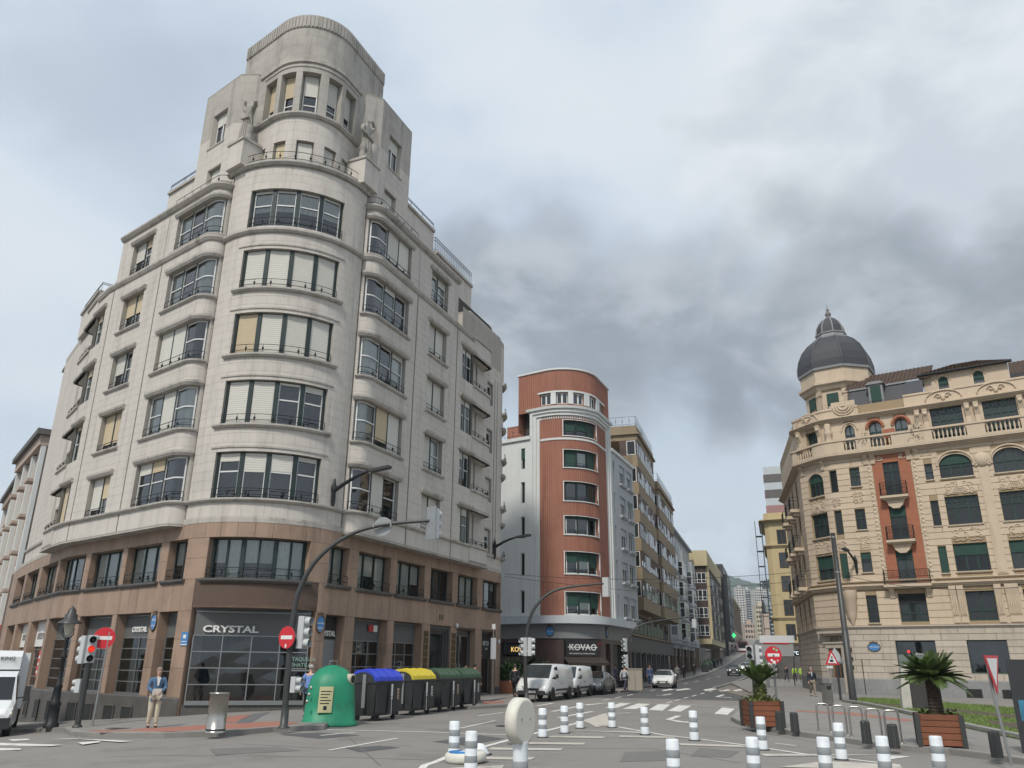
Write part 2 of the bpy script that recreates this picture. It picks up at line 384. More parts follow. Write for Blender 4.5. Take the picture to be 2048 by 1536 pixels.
def drape(mb, poly, lift=0., skirt=0., step=3., mi=0, side=None):
    """flat polygon laid over the terrain as a fine sheet, with an optional edge going down"""
    pts = [Vector((p[0], p[1])) for p in poly]; n = len(pts); bd = []
    for i in range(n):
        a, b = pts[i], pts[(i + 1) % n]; k = max(1, int((b - a).length / step)); bd += [a.lerp(b, j / k) for j in range(k)]
    x0, x1 = min(p.x for p in bd), max(p.x for p in bd); y0, y1 = min(p.y for p in bd), max(p.y for p in bd)
    inner = []
    def inside(q):
        c = False; m = len(bd)
        for i in range(m):
            a, b = bd[i], bd[(i + 1) % m]
            if (a.y > q.y) != (b.y > q.y) and q.x < (b.x - a.x) * (q.y - a.y) / (b.y - a.y) + a.x: c = not c
        return c
    gx = x0 + step / 2
    while gx < x1:
        gy = y0 + step / 2
        while gy < y1:
            q = Vector((gx, gy))
            if inside(q): inner.append(q)
            gy += step
        gx += step
    m = len(bd)
    v, e, f, *_ = delaunay_2d_cdt(bd + inner, [(i, (i + 1) % m) for i in range(m)], [], 1, 1e-5)
    vs = [(p.x, p.y, gz(p.x, p.y) + lift) for p in v]; fs = []
    for t in f:
        a, b, c = (v[i] for i in t[:3]); fs.append(t if (b - a).cross(c - a) > 0 else t[::-1])
    mb.add(vs, fs, mi)
    if skirt:
        area = sum(bd[i].x * bd[(i + 1) % m].y - bd[(i + 1) % m].x * bd[i].y for i in range(m)); b2 = bd if area > 0 else bd[::-1]
        top = [(p.x, p.y, gz(p.x, p.y) + lift) for p in b2]; bot = [(p.x, p.y, gz(p.x, p.y) + lift - skirt) for p in b2]
        mb.add(top + bot, [(i, m + i, m + (i + 1) % m, (i + 1) % m) for i in range(m)], mi if side is None else side)
    return mb
def kerb(line, parent, w=.28, h=.13, ln=1.1, inward=1):
    """row of kerb stones, each a stone of its own"""
    acc = []; pts = [Vector((p[0], p[1])) for p in line]
    for i in range(len(pts) - 1):
        a, b = pts[i], pts[i + 1]; d = (b - a); l_ = d.length; k = max(1, round(l_ / ln)); d.normalize(); nrm = Vector((-d.y, d.x)) * inward
        for j in range(k):
            p, q = a + d * (l_ * j / k + .006), a + d * (l_ * (j + 1) / k - .006); m = MB()
            vs = []
            for t, s_ in ((p, 0), (q, 0), (q, w), (p, w)):
                c = t + nrm * s_; vs.append((c.x, c.y, gz(c.x, c.y)))
            m.add([(x, y, z - .05) for x, y, z in vs] + [(x - (nrm.x * -.025 if i_ in (0, 1) else 0), y - (nrm.y * -.025 if i_ in (0, 1) else 0), z + h + .006) for i_, (x, y, z) in enumerate(vs)] ,
                  [(4, 5, 6, 7), (0, 1, 5, 4), (1, 2, 6, 5), (2, 3, 7, 6), (3, 0, 4, 7)]); m.build('kerb_stone', M_KERB, parent)
# the sheet that reaches the horizon
m = MB(); ax = [-4000, -1500, -600, -250, -120, -80, -60, -50, -44, -38, -32, -28, -24, -20, -16, -13, -10, -6, 0, 10, 20, 35, 60, 100, 180, 300, 600, 1500, 4000]
ay = [-300, -60, -10, 10, 20, 30, 40, 50, 60, 70, 80, 90, 100, 115, 130, 150, 170, 190, 210, 230, 250, 280, 330, 400, 700, 1500, 5500]
vs = [(x, y, gz(x, y) - .03) for y in ay for x in ax]; nx = len(ax)
m.add(vs, [(j * nx + i, j * nx + i + 1, (j + 1) * nx + i + 1, (j + 1) * nx + i) for j in range(len(ay) - 1) for i in range(nx - 1)], 0, True)
m.build('ground', M_PAVE, None, kind='structure')
m = MB(); drape(m, [(-60, -6), (60, -6), (60, 34), (30, 60), (62, 150), (110, 320), (95, 330), (40, 150), (17, 95), (-2, 75), (-20, 66), (-60, 60)], 0, 0, 3.5)
road = m.build('road', M_ASPH, None, kind='structure')
# newer dark asphalt of the street climbing away
m = MB(); up = px([(1000, 1412), (1190, 1396), (1330, 1398), (1500, 1403), (1508, 1397), (1432, 1379), (1505, 1351)]) + [Vector((49, 165, 0)), Vector((79, 250, 0)), Vector((107, 330, 0)), Vector((98, 330, 0))] + px([(1498, 1303), (1470, 1320), (1434, 1341), (1363, 1363), (1289, 1376), (1245, 1384), (1040, 1404)])
drape(m, up, .004, 0, 3.5); m.build('asphalt', M_ASPH2, road)
# ---- pavements
def fillet_path(inset, R, sL, sR):
    aR, aL = math.radians(22.6), math.radians(-51.66)
    dR = Vector((math.sin(aR), math.cos(aR))); dL = Vector((math.sin(aL), math.cos(aL)))
    bis = (dR + dL).normalized(); half = math.acos(bis.dot(dR))
    V = Vector((-9.747, 30.906)) + bis * (inset / math.sin(half)); k = R / math.tan(half)
    a, b, c = V + dL * k, V + dR * k, V + bis * (R / math.sin(half))
    t0, t1 = math.atan2(a.y - c.y, a.x - c.x), math.atan2(b.y - c.y, b.x - c.x)
    arc = [c + R * Vector((math.cos(t0 + (t1 - t0) * i / 24), math.sin(t0 + (t1 - t0) * i / 24))) for i in range(25)]
    return a, b, c, dL, dR, arc
a_, b_, c_, dL_, dR_, arc_ = fillet_path(0, 3.9, 0, 0)
e_ = Vector((-7.05, 37.385)) + dR_ * 16.3; nR_ = Vector((dR_.y, -dR_.x)); ec_ = e_ - nR_ * 2.5; t_ = math.atan2(nR_.y, nR_.x)
end_ = [ec_ + 2.5 * Vector((math.cos(t_ + x * .2375), math.sin(t_ + x * .2375))) for x in range(1, 9)]
tail_ = [end_[-1] + (end_[-1] - end_[-2]).normalized() * 12]
PA = Path([(-35.5, 58), (-31.5, 52.3), (-28.1, 47.9), (-25.7, 44.95), a_ + dL_ * 11, a_ + dL_ * 5.5] + arc_ + [e_] + end_ + tail_, 18)
lk = px([(-260, 1462), (15, 1467), (126, 1464)]) + px([(141, 1473), (176, 1477), (327, 1478), (450, 1474), (546, 1466), (648, 1461)])
edge = [Vector(p[:2]) for p in lk] + [Vector(p[:2]) for p in px([(655, 1457), (645, 1452), (615, 1446)])] + [PA(s_, 2.75).to_2d() for s_ in (5.0, 9, 13, 17)] + [Vector(p[:2]) for p in px([(940, 1420), (1018, 1415), (1037, 1405)])] + [Vector((0.9, 57)), Vector((-4, 62))]
pavement = MB(); drape(pavement, edge + [Vector((-20, 66)), Vector((-44, 62)), Vector((-60, 50)), Vector((-30, 30))], .13, .2, 2.5)
pav = pavement.build('pavement', M_PAVE, None, kind='structure')
kerb([p[:2] for p in lk] + [p[:2] for p in px([(655, 1457)])], pav)
kerb([p[:2] for p in px([(655, 1457), (645, 1452), (615, 1446)])] + [PA(s_, 2.75).to_2d() for s_ in (5.0, 9, 13, 17)], pav)
kerb([p[:2] for p in px([(940, 1420), (1018, 1415), (1037, 1405)])], pav)
for i, q in enumerate(([(176, 1463), (200, 1466), (335, 1466), (545, 1455), (600, 1447), (560, 1444), (330, 1456)], [(455, 1434), (505, 1429), (470, 1446), (425, 1447)], [(965, 1404), (1008, 1402), (1010, 1406), (965, 1409)])):
    m = MB(); drape(m, [p[:2] for p in px(q, .13)], .135, 0, 1.5); m.build('red_tiles', M_PAVER, pav)
m = MB(); drape(m, [p[:2] for p in px([(505, 1429), (540, 1425), (500, 1446), (470, 1447)], .13)], .136, 0, 1.5); m.build('grey_tiles', mat('dark grey tactile tiles', (.12, .125, .13), .85, .2, 4), pav)
m = MB(); m.box(F(ground_at(245, 1458, .137)), -.45, .45, -.2, .2, 0, .006); m.build('drain_cover', mat('rusty iron cover', (.07, .045, .035), .8, .3, 9), pav)
# far side of the cross street and the pavement climbing past the shops
bk = [Vector((0.6, 66)), Vector((3.5, 60.2))] + [p.to_2d() for p in px([(1240, 1386), (1289, 1376), (1363, 1363)])] + [p.to_2d() for p in px([(1434, 1341), (1470, 1320), (1498, 1303)])] + [Vector((98, 330))]
m = MB(); drape(m, bk + [Vector((80, 335)), Vector((50, 250)), Vector((20, 160)), Vector((-4, 90)), Vector((-14, 75))], .13, .2, 3.5)
pav2 = m.build('pavement', M_PAVE, None, kind='structure'); kerb([p for p in bk[1:5]], pav2, ln=1.6); kerb([p for p in bk[4:7]], pav2, ln=4)
m = MB(); drape(m, [p[:2] for p in px([(1252, 1377.5), (1270, 1374), (1275, 1376), (1258, 1380)], .13)], .136, 0, 1.5); m.build('red_tiles', M_PAVER, pav2)
# tram pavers and the right-hand pavement
m = MB(); drape(m, [p.to_2d() for p in px([(1432, 1379), (1508, 1398), (1540, 1420), (1700, 1420), (1650, 1378), (1605, 1360), (1505, 1351)])] + [Vector((50, 158))], .012, 0, 2.5)
plaza = m.build('tram_pavement', M_PLAZA, None, kind='structure')
for pts in ([(1490, 1400), (1440, 1385), (1455, 1374), (1520, 1352)], [(1540, 1404), (1484, 1387), (1492, 1376), (1540, 1356)]):
    w_ = px(pts, .02); m = MB(); ps = []
    for k in range(25):      # rails sunk in the pavers
        t = k / 24 * (len(w_) - 1); i = min(int(t), len(w_) - 2); ps.append(w_[i].lerp(w_[i + 1], t - i))
    for k in range(24):
        a, b = ps[k], ps[k + 1]; nrm = Vector((-(b - a).y, (b - a).x, 0)).normalized() * .05; m.quad(a - nrm, b - nrm, b + nrm, a + nrm)
    m.build('tram_rail', mat('tram rail', (.12, .11, .10), .4, .2, 5, metal=.6), plaza)
kerb([p[:2] for p in px([(1432, 1378), (1505, 1350)])], plaza, ln=1.6)
rk = [p.to_2d() for p in px([(1520, 1386), (1506, 1397), (1478, 1424), (1462, 1441), (1475, 1449), (1502, 1456), (1540, 1464), (1600, 1474), (1659, 1483), (1776, 1500), (1900, 1513), (2060, 1534), (2300, 1562)])]
m = MB(); drape(m, rk + [Vector((36, 30)), Vector((52, 45)), Vector((30, 66)), Vector((40, 96)), Vector((52, 150)), Vector((46, 152)), Vector((35, 118)), Vector((24, 92)), Vector((17.5, 62))], .12, .2, 2.5)
pav3 = m.build('pavement', M_PAVE, None, kind='structure'); kerb(rk, pav3, inward=1)
m = MB(); drape(m, [p[:2] for p in px([(1590, 1421), (1700, 1426), (1830, 1441), (1810, 1444), (1690, 1429), (1595, 1424)], .12)], .126, 0, 1.5); m.build('red_tiles', M_PAVER, pav3)
# lawn in front of the right-hand building
lawn_in = px([(1683, 1404), (1722, 1410), (1790, 1424), (1860, 1440), (1955, 1462), (2060, 1484), (2300, 1530)], .12)
lawn_out = px([(2300, 1452), (2060, 1420), (1950, 1411), (1830, 1402), (1725, 1397)], .12)
m = MB(); drape(m, [p[:2] for p in lawn_in + lawn_out], .15, .1, 1.5); lawn = m.build('lawn', M_TURF, None, kind='structure')
kerb([p[:2] for p in lawn_in], lawn, w=.3, h=.24, ln=1.4)
for q in ([(1700, 1403), (1780, 1408), (1900, 1418), (2060, 1434), (2300, 1468), (2300, 1478), (2060, 1441), (1900, 1424), (1780, 1413), (1702, 1406)], [(1975, 1441), (2060, 1452), (2250, 1482), (2250, 1502), (2060, 1466), (1985, 1450)]):
    m = MB(); drape(m, [p[:2] for p in px(q, .15)], .158, 0, 1.5); m.build('planting_bed', M_SOIL, lawn)
# grass blades
rnd = random.Random(5); m = MB(); tri = [p.to_2d() for p in lawn_in + lawn_out]
def inpoly(q, poly):
    c = False; n = len(poly)
    for i in range(n):
        a, b = poly[i], poly[(i + 1) % n]
        if (a.y > q[1]) != (b.y > q[1]) and q[0] < (b.x - a.x) * (q[1] - a.y) / (b.y - a.y) + a.x: c = not c
    return c
beds = [[p.to_2d() for p in px(q, .15)] for q in ([(1700, 1403), (1780, 1408), (1900, 1418), (2060, 1434), (2300, 1468), (2300, 1478), (2060, 1441), (1900, 1424), (1780, 1413), (1702, 1406)], [(1975, 1441), (2060, 1452), (2250, 1482), (2250, 1502), (2060, 1466), (1985, 1450)])]
x0, x1, y0, y1 = min(p.x for p in tri), max(p.x for p in tri), min(p.y for p in tri), max(p.y for p in tri)
vs, fs = [], []
for _ in range(60000):
    x, y = rnd.uniform(x0, x1), rnd.uniform(y0, y1)
    if not inpoly((x, y), tri) or inpoly((x, y), beds[0]) or inpoly((x, y), beds[1]): continue
    z = gz(x, y) + .15; a = rnd.uniform(0, 6.28); h = rnd.uniform(.04, .10); w_ = rnd.uniform(.008, .018); lx, ly = rnd.gauss(0, .03), rnd.gauss(0, .03); k = len(vs)
    vs += [(x - w_ * math.cos(a), y - w_ * math.sin(a), z), (x + w_ * math.cos(a), y + w_ * math.sin(a), z), (x + lx, y + ly, z + h)]; fs.append((k, k + 1, k + 2))
m.add(vs, fs); m.build('grass', mat('grass blades', (.135, .195, .05), .8, .45, 1.3), None, kind='stuff', label='short green grass in front of the cream corner building', category='grass')
# ---- painted markings, each a sheet on the road
def mark(name, pts, mt=None, lift=.008, parent=None):
    m = MB(); drape(m, [p[:2] for p in px(pts)], lift, 0, 2.); return m.build(name, mt or M_LINE, parent or road)
def stripe(name, pts, w, mt=None, lift=.008):
    g = [p.to_2d() for p in px(pts)]; l_, r_ = [], []
    for i, p in enumerate(g):
        d = (g[min(i + 1, len(g) - 1)] - g[max(i - 1, 0)]).normalized(); n_ = Vector((-d.y, d.x)) * w / 2; l_.append(p + n_); r_.append(p - n_)
    m = MB(); drape(m, l_ + r_[::-1], lift, 0, 2.); return m.build(name, mt or M_LINE, road)
stripe('edge_line', [(652, 1460), (860, 1465), (1056, 1473)], .14)
for q in ([(658, 1502), (795, 1479)], [(921, 1457), (990, 1443)], [(955, 1434), (976, 1430), (1018, 1425)], [(640, 1474), (712, 1467)]): stripe('lane_dash', q, .11)
for q in ([(1074, 1413), (1106, 1407)], [(1104, 1424), (1180, 1409)], [(1117, 1437), (1185, 1424)]): stripe('lane_dash', q, .2)
for q in ([(1171, 1412), (1217, 1407), (1200, 1407), (1152, 1412)], [(1210, 1417), (1232, 1417), (1262, 1407), (1240, 1407)], [(1245, 1419), (1272, 1419), (1301, 1409), (1276, 1408)], [(1297, 1421), (1325, 1422), (1341, 1410), (1316, 1409)], [(1335, 1423), (1361, 1424), (1383, 1412), (1358, 1411)], [(1428, 1429), (1455, 1431), (1470, 1418), (1445, 1416)]): mark('crossing_stripe', q)
stripe('stop_line', [(1190, 1405), (1330, 1408), (1474, 1415)], .16)
for q in ([(1350, 1380), (1374, 1377), (1384, 1379), (1355, 1382)], [(1406, 1380), (1424, 1377), (1435, 1379), (1412, 1383)], [(1436, 1382), (1456, 1379), (1462, 1381), (1444, 1384)], [(1465, 1381), (1484, 1378), (1490, 1380), (1472, 1383)], [(1322, 1381), (1340, 1378), (1350, 1380), (1328, 1383)]): mark('crossing_stripe', q, lift=.016)
# lane lines climbing the hill
for k in range(11):
    u0 = 1205 + 250 * (k / 11) ** .95; u1 = u0 + 13 - k * .6; g_ = lambda u: 1403 - (u - 1200) * .2078
    stripe('lane_dash', [(u0, g_(u0)), (u1, g_(u1))], .14, lift=.012)
for k in range(6):
    u0 = 1333 + k * 17; stripe('lane_dash', [(u0, 1407 - (u0 - 1333) * .272), (u0 + 12 - k, 1407 - (u0 + 12 - k - 1333) * .272)], .14, lift=.012)
def arrow(a, b, c, w, lift=.012):
    """straight-and-turn lane arrow: stem a-b, branch b-c with head"""
    stripe('arrow_stem', [a, b], w, lift=lift); g = [p.to_2d() for p in px([b, c])]; d = (g[1] - g[0]); ln = d.length; d.normalize(); n_ = Vector((-d.y, d.x)); m = MB()
    drape(m, [g[0] - n_ * w / 2, g[0] + n_ * w / 2, g[0] + d * ln * .65 + n_ * w / 2, g[0] + d * ln * .65 + n_ * w * 1.5, g[1], g[0] + d * ln * .65 - n_ * w * 1.5, g[0] + d * ln * .65 - n_ * w / 2], lift, 0, 2.); m.build('arrow_head', M_LINE, road)
arrow((1358, 1433), (1337, 1440), (1377, 1447), .25); arrow((1447, 1390), (1434, 1394), (1464, 1396), .25); arrow((1343, 1388), (1325, 1391), (1312, 1391), .25)
# hatched island between the white bollards
stripe('island_line', [(838, 1544), (850, 1534), (870, 1525), (895, 1516), (960, 1499), (1040, 1477), (1150, 1448), (1212, 1428), (1262, 1427)], .16, M_LINE)
stripe('island_line', [(1232, 1455), (1330, 1471), (1400, 1481), (1500, 1495), (1600, 1508), (1800, 1531)], .14, M_LINE)
mark('island_tip', [(1165, 1443), (1212, 1429), (1218, 1436), (1222, 1452), (1192, 1456), (1180, 1449)], M_CREAMLINE, .013)
for q in ([(1146, 1462), (1285, 1465), (1280, 1468), (1136, 1464)], [(1098, 1474), (1212, 1475), (1205, 1478), (1086, 1477)], [(1240, 1474), (1345, 1477), (1352, 1480), (1236, 1477)], [(1048, 1486), (1172, 1487), (1166, 1491), (1036, 1489)], [(1358, 1489), (1480, 1492), (1500, 1496), (1362, 1493)], [(985, 1498), (1128, 1501), (1120, 1505), (974, 1502)], [(965, 1516), (1072, 1519), (1062, 1524), (958, 1521)], [(1520, 1509), (1640, 1511), (1780, 1514), (1530, 1515)], [(900, 1538), (1008, 1534), (1005, 1541), (896, 1546)], [(1650, 1527), (1800, 1535), (1810, 1545), (1560, 1540)]): mark('hatch_bar', q, M_CREAMLINE, .012)
for q in ([(96, 1478), (140, 1478), (268, 1483), (240, 1486)], [(-20, 1486), (60, 1489), (128, 1491), (100, 1495), (-20, 1492)], [(15, 1480), (55, 1479), (60, 1481), (25, 1483)], [(155, 1487), (195, 1485), (203, 1487), (165, 1490)], [(-20, 1497), (44, 1498), (40, 1502), (-20, 1502)]): mark('crossing_stripe', q)
stripe('lane_dash', [(1550, 1488), (1592, 1492)], .1); mark('give_way_mark', [(1775, 1514), (1822, 1517), (1776, 1521)])
for q in ([(560, 1472), (640, 1468), (720, 1472), (640, 1478)], [(865, 1484), (960, 1473), (1010, 1478), (930, 1492)], [(690, 1500), (760, 1492), (800, 1496), (720, 1506)]): mark('tar_patch', q, M_ASPH2, .005)
for q in ([(-20, 1530), (300, 1512), (700, 1520), (1000, 1528)], [(700, 1480), (760, 1536)], [(1090, 1500), (1300, 1500), (1480, 1530)], [(1240, 1440), (1450, 1452), (1640, 1490)], [(480, 1490), (640, 1500), (820, 1492)], [(1000, 1440), (1100, 1430), (1200, 1432)]): stripe('tar_seam', q, .03, bpy.data.materials.get('old seam') or mat('old seam', (.14, .135, .128), .9, .2, 1), .006)
for q in ([(1250, 1505), (1330, 1503), (1345, 1522), (1240, 1524)], [(420, 1500), (560, 1494), (600, 1506), (430, 1514)], [(1400, 1500), (1480, 1503), (1460, 1518), (1380, 1514)]): mark('asphalt_patch', q, mat('repair asphalt', (.15, .145, .138), .9, .15, 1.2, .2, 50), .005)
m = MB(); m.lathe(F(ground_at(1012, 1453, .006)), [(.34, 0), (.34, .012), (.28, .012), (.28, .008), (0.01, .008)], 20); m.build('manhole_cover', mat('iron manhole', (.05, .05, .05), .7, .3, 8, metal=.3), road)
# ---------------------------------------------------------------- bodies grown from a jointed skeleton
def skin(name, V_, E_, mt, parent=None, sub=1, root=0, **props):
    """V_: {joint: (x, y, z, r) or (x, y, z, rx, ry)}; one continuous surface"""
    ks = list(V_); me = bpy.data.meshes.new(name); me.from_pydata([V_[k][:3] for k in ks], [(ks.index(a), ks.index(b)) for a, b in E_], [])
    o = bpy.data.objects.new(name, me); COL.objects.link(o); md = o.modifiers.new('skin', 'SKIN'); md.use_smooth_shade = True; md.branch_smoothing = .6
    sv = me.skin_vertices[0].data
    for i, k in enumerate(ks):
        r = V_[k][3:]; sv[i].radius = (r[0], r[-1]); sv[i].use_root = (i == root)
    s = o.modifiers.new('subsurf', 'SUBSURF'); s.levels = s.render_levels = sub
    me.materials.append(mt)
    if parent: o.parent = parent
    for k, v in props.items(): o[k] = v
    return o
M_SKIN = mat('skin', (.50, .31, .23), .6, .08, 8)
M_SHOE = mat('dark leather shoe', (.035, .028, .025), .6, .2, 9)
PM = {}
def cloth(c):
    if c not in PM: PM[c] = mat('cloth %d' % len(PM), c, .9, .14, 5, .3, 60)
    return PM[c]
def person(label, loc, face, top, legs, hair=(.05, .04, .035), h=1.72, pose='stand', group=None, long=True, sub=2, bag=None, thin=1., shirt=None, hold=None):
    """face: heading in degrees clockwise from +Y. local +Y is forward"""
    t = thing('person', label, 'person', loc, -math.radians(face), group); k = h / 1.72
    step = {'stand': .03, 'walk': .26, 'stride': .34}[pose]; lf, rf = step, -step
    arm = {'stand': (.02, .05), 'walk': (-.16, .18), 'stride': (-.2, .22)}[pose]
    J = dict(hip=(0, 0, .93), spine=(0, .0, 1.12), chest=(0, .02, 1.32), neck=(0, .01, 1.47), jaw=(0, .035, 1.545), head=(0, .03, 1.62), crown=(0, .02, 1.685),
             lhip=(-.095, 0, .89), rhip=(.095, 0, .89), lkn=(-.10, lf * .6 + .03, .49), rkn=(.10, rf * .35 + .04, .49), lan=(-.10, lf * .95, .085 + (.0 if lf > 0 else .05)), ran=(.10, rf * 1.1, .085 + (.07 if step > .1 else 0)),
             ltoe=(-.105, lf * .95 + .16, .04), rtoe=(.105, rf * 1.1 + .15, .04), lsh=(-.185, 0, 1.40), rsh=(.185, 0, 1.40), lel=(-.245, arm[0] * .5 - .03, 1.12), rel=(.245, arm[1] * .5 - .03, 1.12),
             lwr=(-.25, arm[0] + .05, .88), rwr=(.25, arm[1] + .05, .88))
    if hold:
        J.update(lel=(-.25, .02, 1.13), rel=(.25, .02, 1.13), lwr=(-.10, .24, 1.04), rwr=(.12, .25, 1.02))
    for s_ in 'lr':
        w_ = Vector(J[s_ + 'wr']); e_2 = Vector(J[s_ + 'el']); d = (w_ - e_2).normalized(); sd_ = -1 if s_ == 'l' else 1; inn = Vector((-sd_, .25, 0)).normalized()
        J[s_ + 'palm'] = tuple(w_ + d * .07)
        for q, (ln, sp) in enumerate(((.075, .03), (.09, .01), (.085, -.012), (.065, -.032))):
            b0 = w_ + d * .095 + Vector((0, sp, 0)); J['%sf%da' % (s_, q)] = tuple(b0 + d * ln * .5); J['%sf%db' % (s_, q)] = tuple(b0 + d * ln * .9 + inn * .025)
        J[s_ + 'tha'] = tuple(w_ + d * .045 + Vector((0, .04, 0)) + inn * .01); J[s_ + 'thb'] = tuple(w_ + d * .085 + Vector((0, .055, 0)) + inn * .02)
    R_ = dict(hip=(.135, .105), spine=(.125, .10), chest=(.15, .105), neck=(.052,), jaw=(.066, .075), head=(.074, .092), crown=(.055, .07), lhip=(.085,), rhip=(.085,), lkn=(.056,), rkn=(.056,), lan=(.038,), ran=(.038,), ltoe=(.035,), rtoe=(.035,),
              lsh=(.062,), rsh=(.062,), lel=(.043,), rel=(.043,), lwr=(.029,), rwr=(.029,), lpalm=(.03, .02), rpalm=(.03, .02), ltha=(.012,), rtha=(.012,), lthb=(.009,), rthb=(.009,))
    for s_ in 'lr':
        for q in range(4): R_['%sf%da' % (s_, q)] = (.010,); R_['%sf%db' % (s_, q)] = (.008,)
    def sel(names, grow=1., add=0.): return {n: tuple(c * k for c in J[n]) + tuple((r * grow * thin + add) * k for r in R_[n]) for n in names}
    bones = [('hip', 'spine'), ('spine', 'chest'), ('chest', 'neck'), ('neck', 'jaw'), ('jaw', 'head'), ('head', 'crown')]
    for s_ in 'lr':
        bones += [('hip', s_ + 'hip'), (s_ + 'hip', s_ + 'kn'), (s_ + 'kn', s_ + 'an'), (s_ + 'an', s_ + 'toe'), ('chest', s_ + 'sh'), (s_ + 'sh', s_ + 'el'), (s_ + 'el', s_ + 'wr'), (s_ + 'wr', s_ + 'palm'), (s_ + 'wr', s_ + 'tha'), (s_ + 'tha', s_ + 'thb')]
        for q in range(4): bones += [(s_ + 'palm', '%sf%da' % (s_, q)), ('%sf%da' % (s_, q), '%sf%db' % (s_, q))]
    skin('body', sel(list(J)), bones, M_SKIN, t, sub)
    tp = ['hip', 'spine', 'chest', 'neck', 'lsh', 'rsh', 'lel', 'rel'] + (['lwr', 'rwr'] if long else [])
    V_ = sel(tp, 1.12, .016)
    V_['neck'] = (V_['chest'][0], V_['chest'][1], 1.435 * k, .075 * k)
    if not long:
        for s_ in 'lr': a, b = Vector(V_[s_ + 'sh'][:3]), Vector(V_[s_ + 'el'][:3]); V_[s_ + 'el'] = tuple(a.lerp(b, .75)) + (.07 * k,)
    V_['hem'] = (0, 0, .83 * k, .165 * k * thin, .135 * k * thin)
    skin('jacket' if long else 'shirt', V_, [('hip', 'spine'), ('spine', 'chest'), ('chest', 'neck'), ('hip', 'hem')] + [e for e in bones if e[0] in tp and e[1] in tp and e[1][0] in 'lr'], cloth(top), t, sub)
    lg = ['hip', 'lhip', 'rhip', 'lkn', 'rkn', 'lan', 'ran']; V_ = sel(lg, 1.1, .014)
    for s_ in 'lr': V_[s_ + 'an'] = V_[s_ + 'an'][:3] + (.062 * k,); V_[s_ + 'kn'] = V_[s_ + 'kn'][:3] + (.078 * k,)
    skin('trousers', V_, [e for e in bones if e[0] in lg and e[1] in lg], cloth(legs), t, sub)
    for s_ in 'lr':
        a, b = J[s_ + 'an'], J[s_ + 'toe']; skin('shoe', {'a': (a[0] * k, (a[1] - .03) * k, .05 * k, .05 * k), 'b': (b[0] * k, (a[1] + .06) * k, .045 * k, .05 * k, .045 * k), 'c': (b[0] * k, (b[1] + .03) * k, .035 * k, .042 * k, .034 * k)}, [('a', 'b'), ('b', 'c')], M_SHOE, t, 1)
    m = MB(); fr = F((0, .018 * k, 1.635 * k)); m.ball((0, -.012 * k, .018 * k), .088 * k, .102 * k, .088 * k, 12, 8, fr=fr); o = m.build('hair', cloth(hair), t)
    m = MB(); hd = F((0, .03 * k, 1.615 * k))                     # face: eyes, nose, mouth, ears
    m.ball((0, .118 * k, -.012 * k), .014 * k, .024 * k, .026 * k, 8, 5, 0, hd)
    for s_ in (-1, 1): m.ball((s_ * .083 * k, 0, -.005 * k), .012 * k, .024 * k, .034 * k, 8, 5, 0, hd); m.ball((s_ * .032 * k, .098 * k, .012 * k), .012 * k, .010 * k, .008 * k, 8, 5, 1, hd)
    m.ball((0, .098 * k, -.055 * k), .026 * k, .012 * k, .007 * k, 8, 5, 2, hd)
    m.build('face', [M_SKIN, cloth((.03, .025, .02)), cloth((.33, .13, .11))], t)
    if shirt: m = MB(); m.prism(F((0, .128 * k, 1.2 * k)), [(-.02 * k, 0), (.02 * k, 0), (.055 * k, .24 * k), (-.055 * k, .24 * k)], 0, .012); m.build('shirt_front', cloth(shirt), t)
    if hold:
        m = MB(); m.box(F((.01, .30 * k, .93 * k)).rot(.1), -.11, .13, -.012, .012, 0, .2); m.box(F((.01, .315 * k, .92 * k)).rot(.1), -.09, .15, -.008, .008, .02, .16); m.build('folded_papers', mat('folded newspaper', (.55, .54, .5), .9, .25, 25), t)
    if pose != 'stand' or hold: t.rotation_euler[0] = -.05
    if bag: m = MB(); m.lathe(F((.29 * k, .0, .50 * k)), [(.02, .36), (.05, .28), (.13, .2), (.15, .05), (.1, 0)], 10, sq=.55); m.build('shopping_bag', cloth(bag), t)
    return t
# ---------------------------------------------------------------- the pale corner building
M_STONE = mat('pale limestone slabs', (.52, .487, .445), .82, .10, .5, .12, 45, streak=.30, rand=.03, dirt=((.30, .283, .258), .34, .5))
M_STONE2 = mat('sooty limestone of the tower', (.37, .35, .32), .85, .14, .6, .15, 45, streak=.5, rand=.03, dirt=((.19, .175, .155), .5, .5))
M_JOINT = mat('limestone core', (.34, .32, .285), .9, .1, 2, streak=.2)
M_TRIM = mat('weathered limestone trim', (.40, .375, .34), .85, .16, 1.2, .2, 40, streak=.38, dirt=((.14, .13, .115), .55, 1.6))
M_GROOVE = mat('groove shade', (.15, .135, .12), .9, .2, 3)  # dark tone standing in for the shade inside the wall grooves
M_GRAN = mat('brown granite panels', (.30, .21, .155), .6, .12, 1.2, .05, 60, streak=.35, rand=.09, dirt=((.12, .085, .07), .4, .7))
M_GRANC = mat('granite joint', (.10, .07, .055), .9, .1, 2)
M_PLIN = mat('dark granite plinth', (.085, .08, .075), .6, .25, 1.5, .1, 40, dirt=((.16, .15, .14), .5, 1.))
M_GREEN = mat('dark green metal', (.022, .036, .036), .5, .15, 3, metal=.2)
M_WHITE = mat('white aluminium frame', (.62, .63, .62), .45, .06, 3)
M_SHUT = slat_mat('white roller shutter', (.56, .55, .50), .1, .35)
M_SHUTC = slat_mat('cream roller shutter', (.52, .43, .29), .1, .4)
M_GLASS = glass_mat('window glass', (.80, .84, .84), .06)
M_GLASSD = glass_mat('dark window', dark=(.022, .026, .028))
M_ROOM = mat('dim room', (.05, .048, .045), .9, .2, 1.2, rand=.5)
M_CURT = mat('white curtain', (.70, .70, .65), .9, .10, 2, rand=.15)
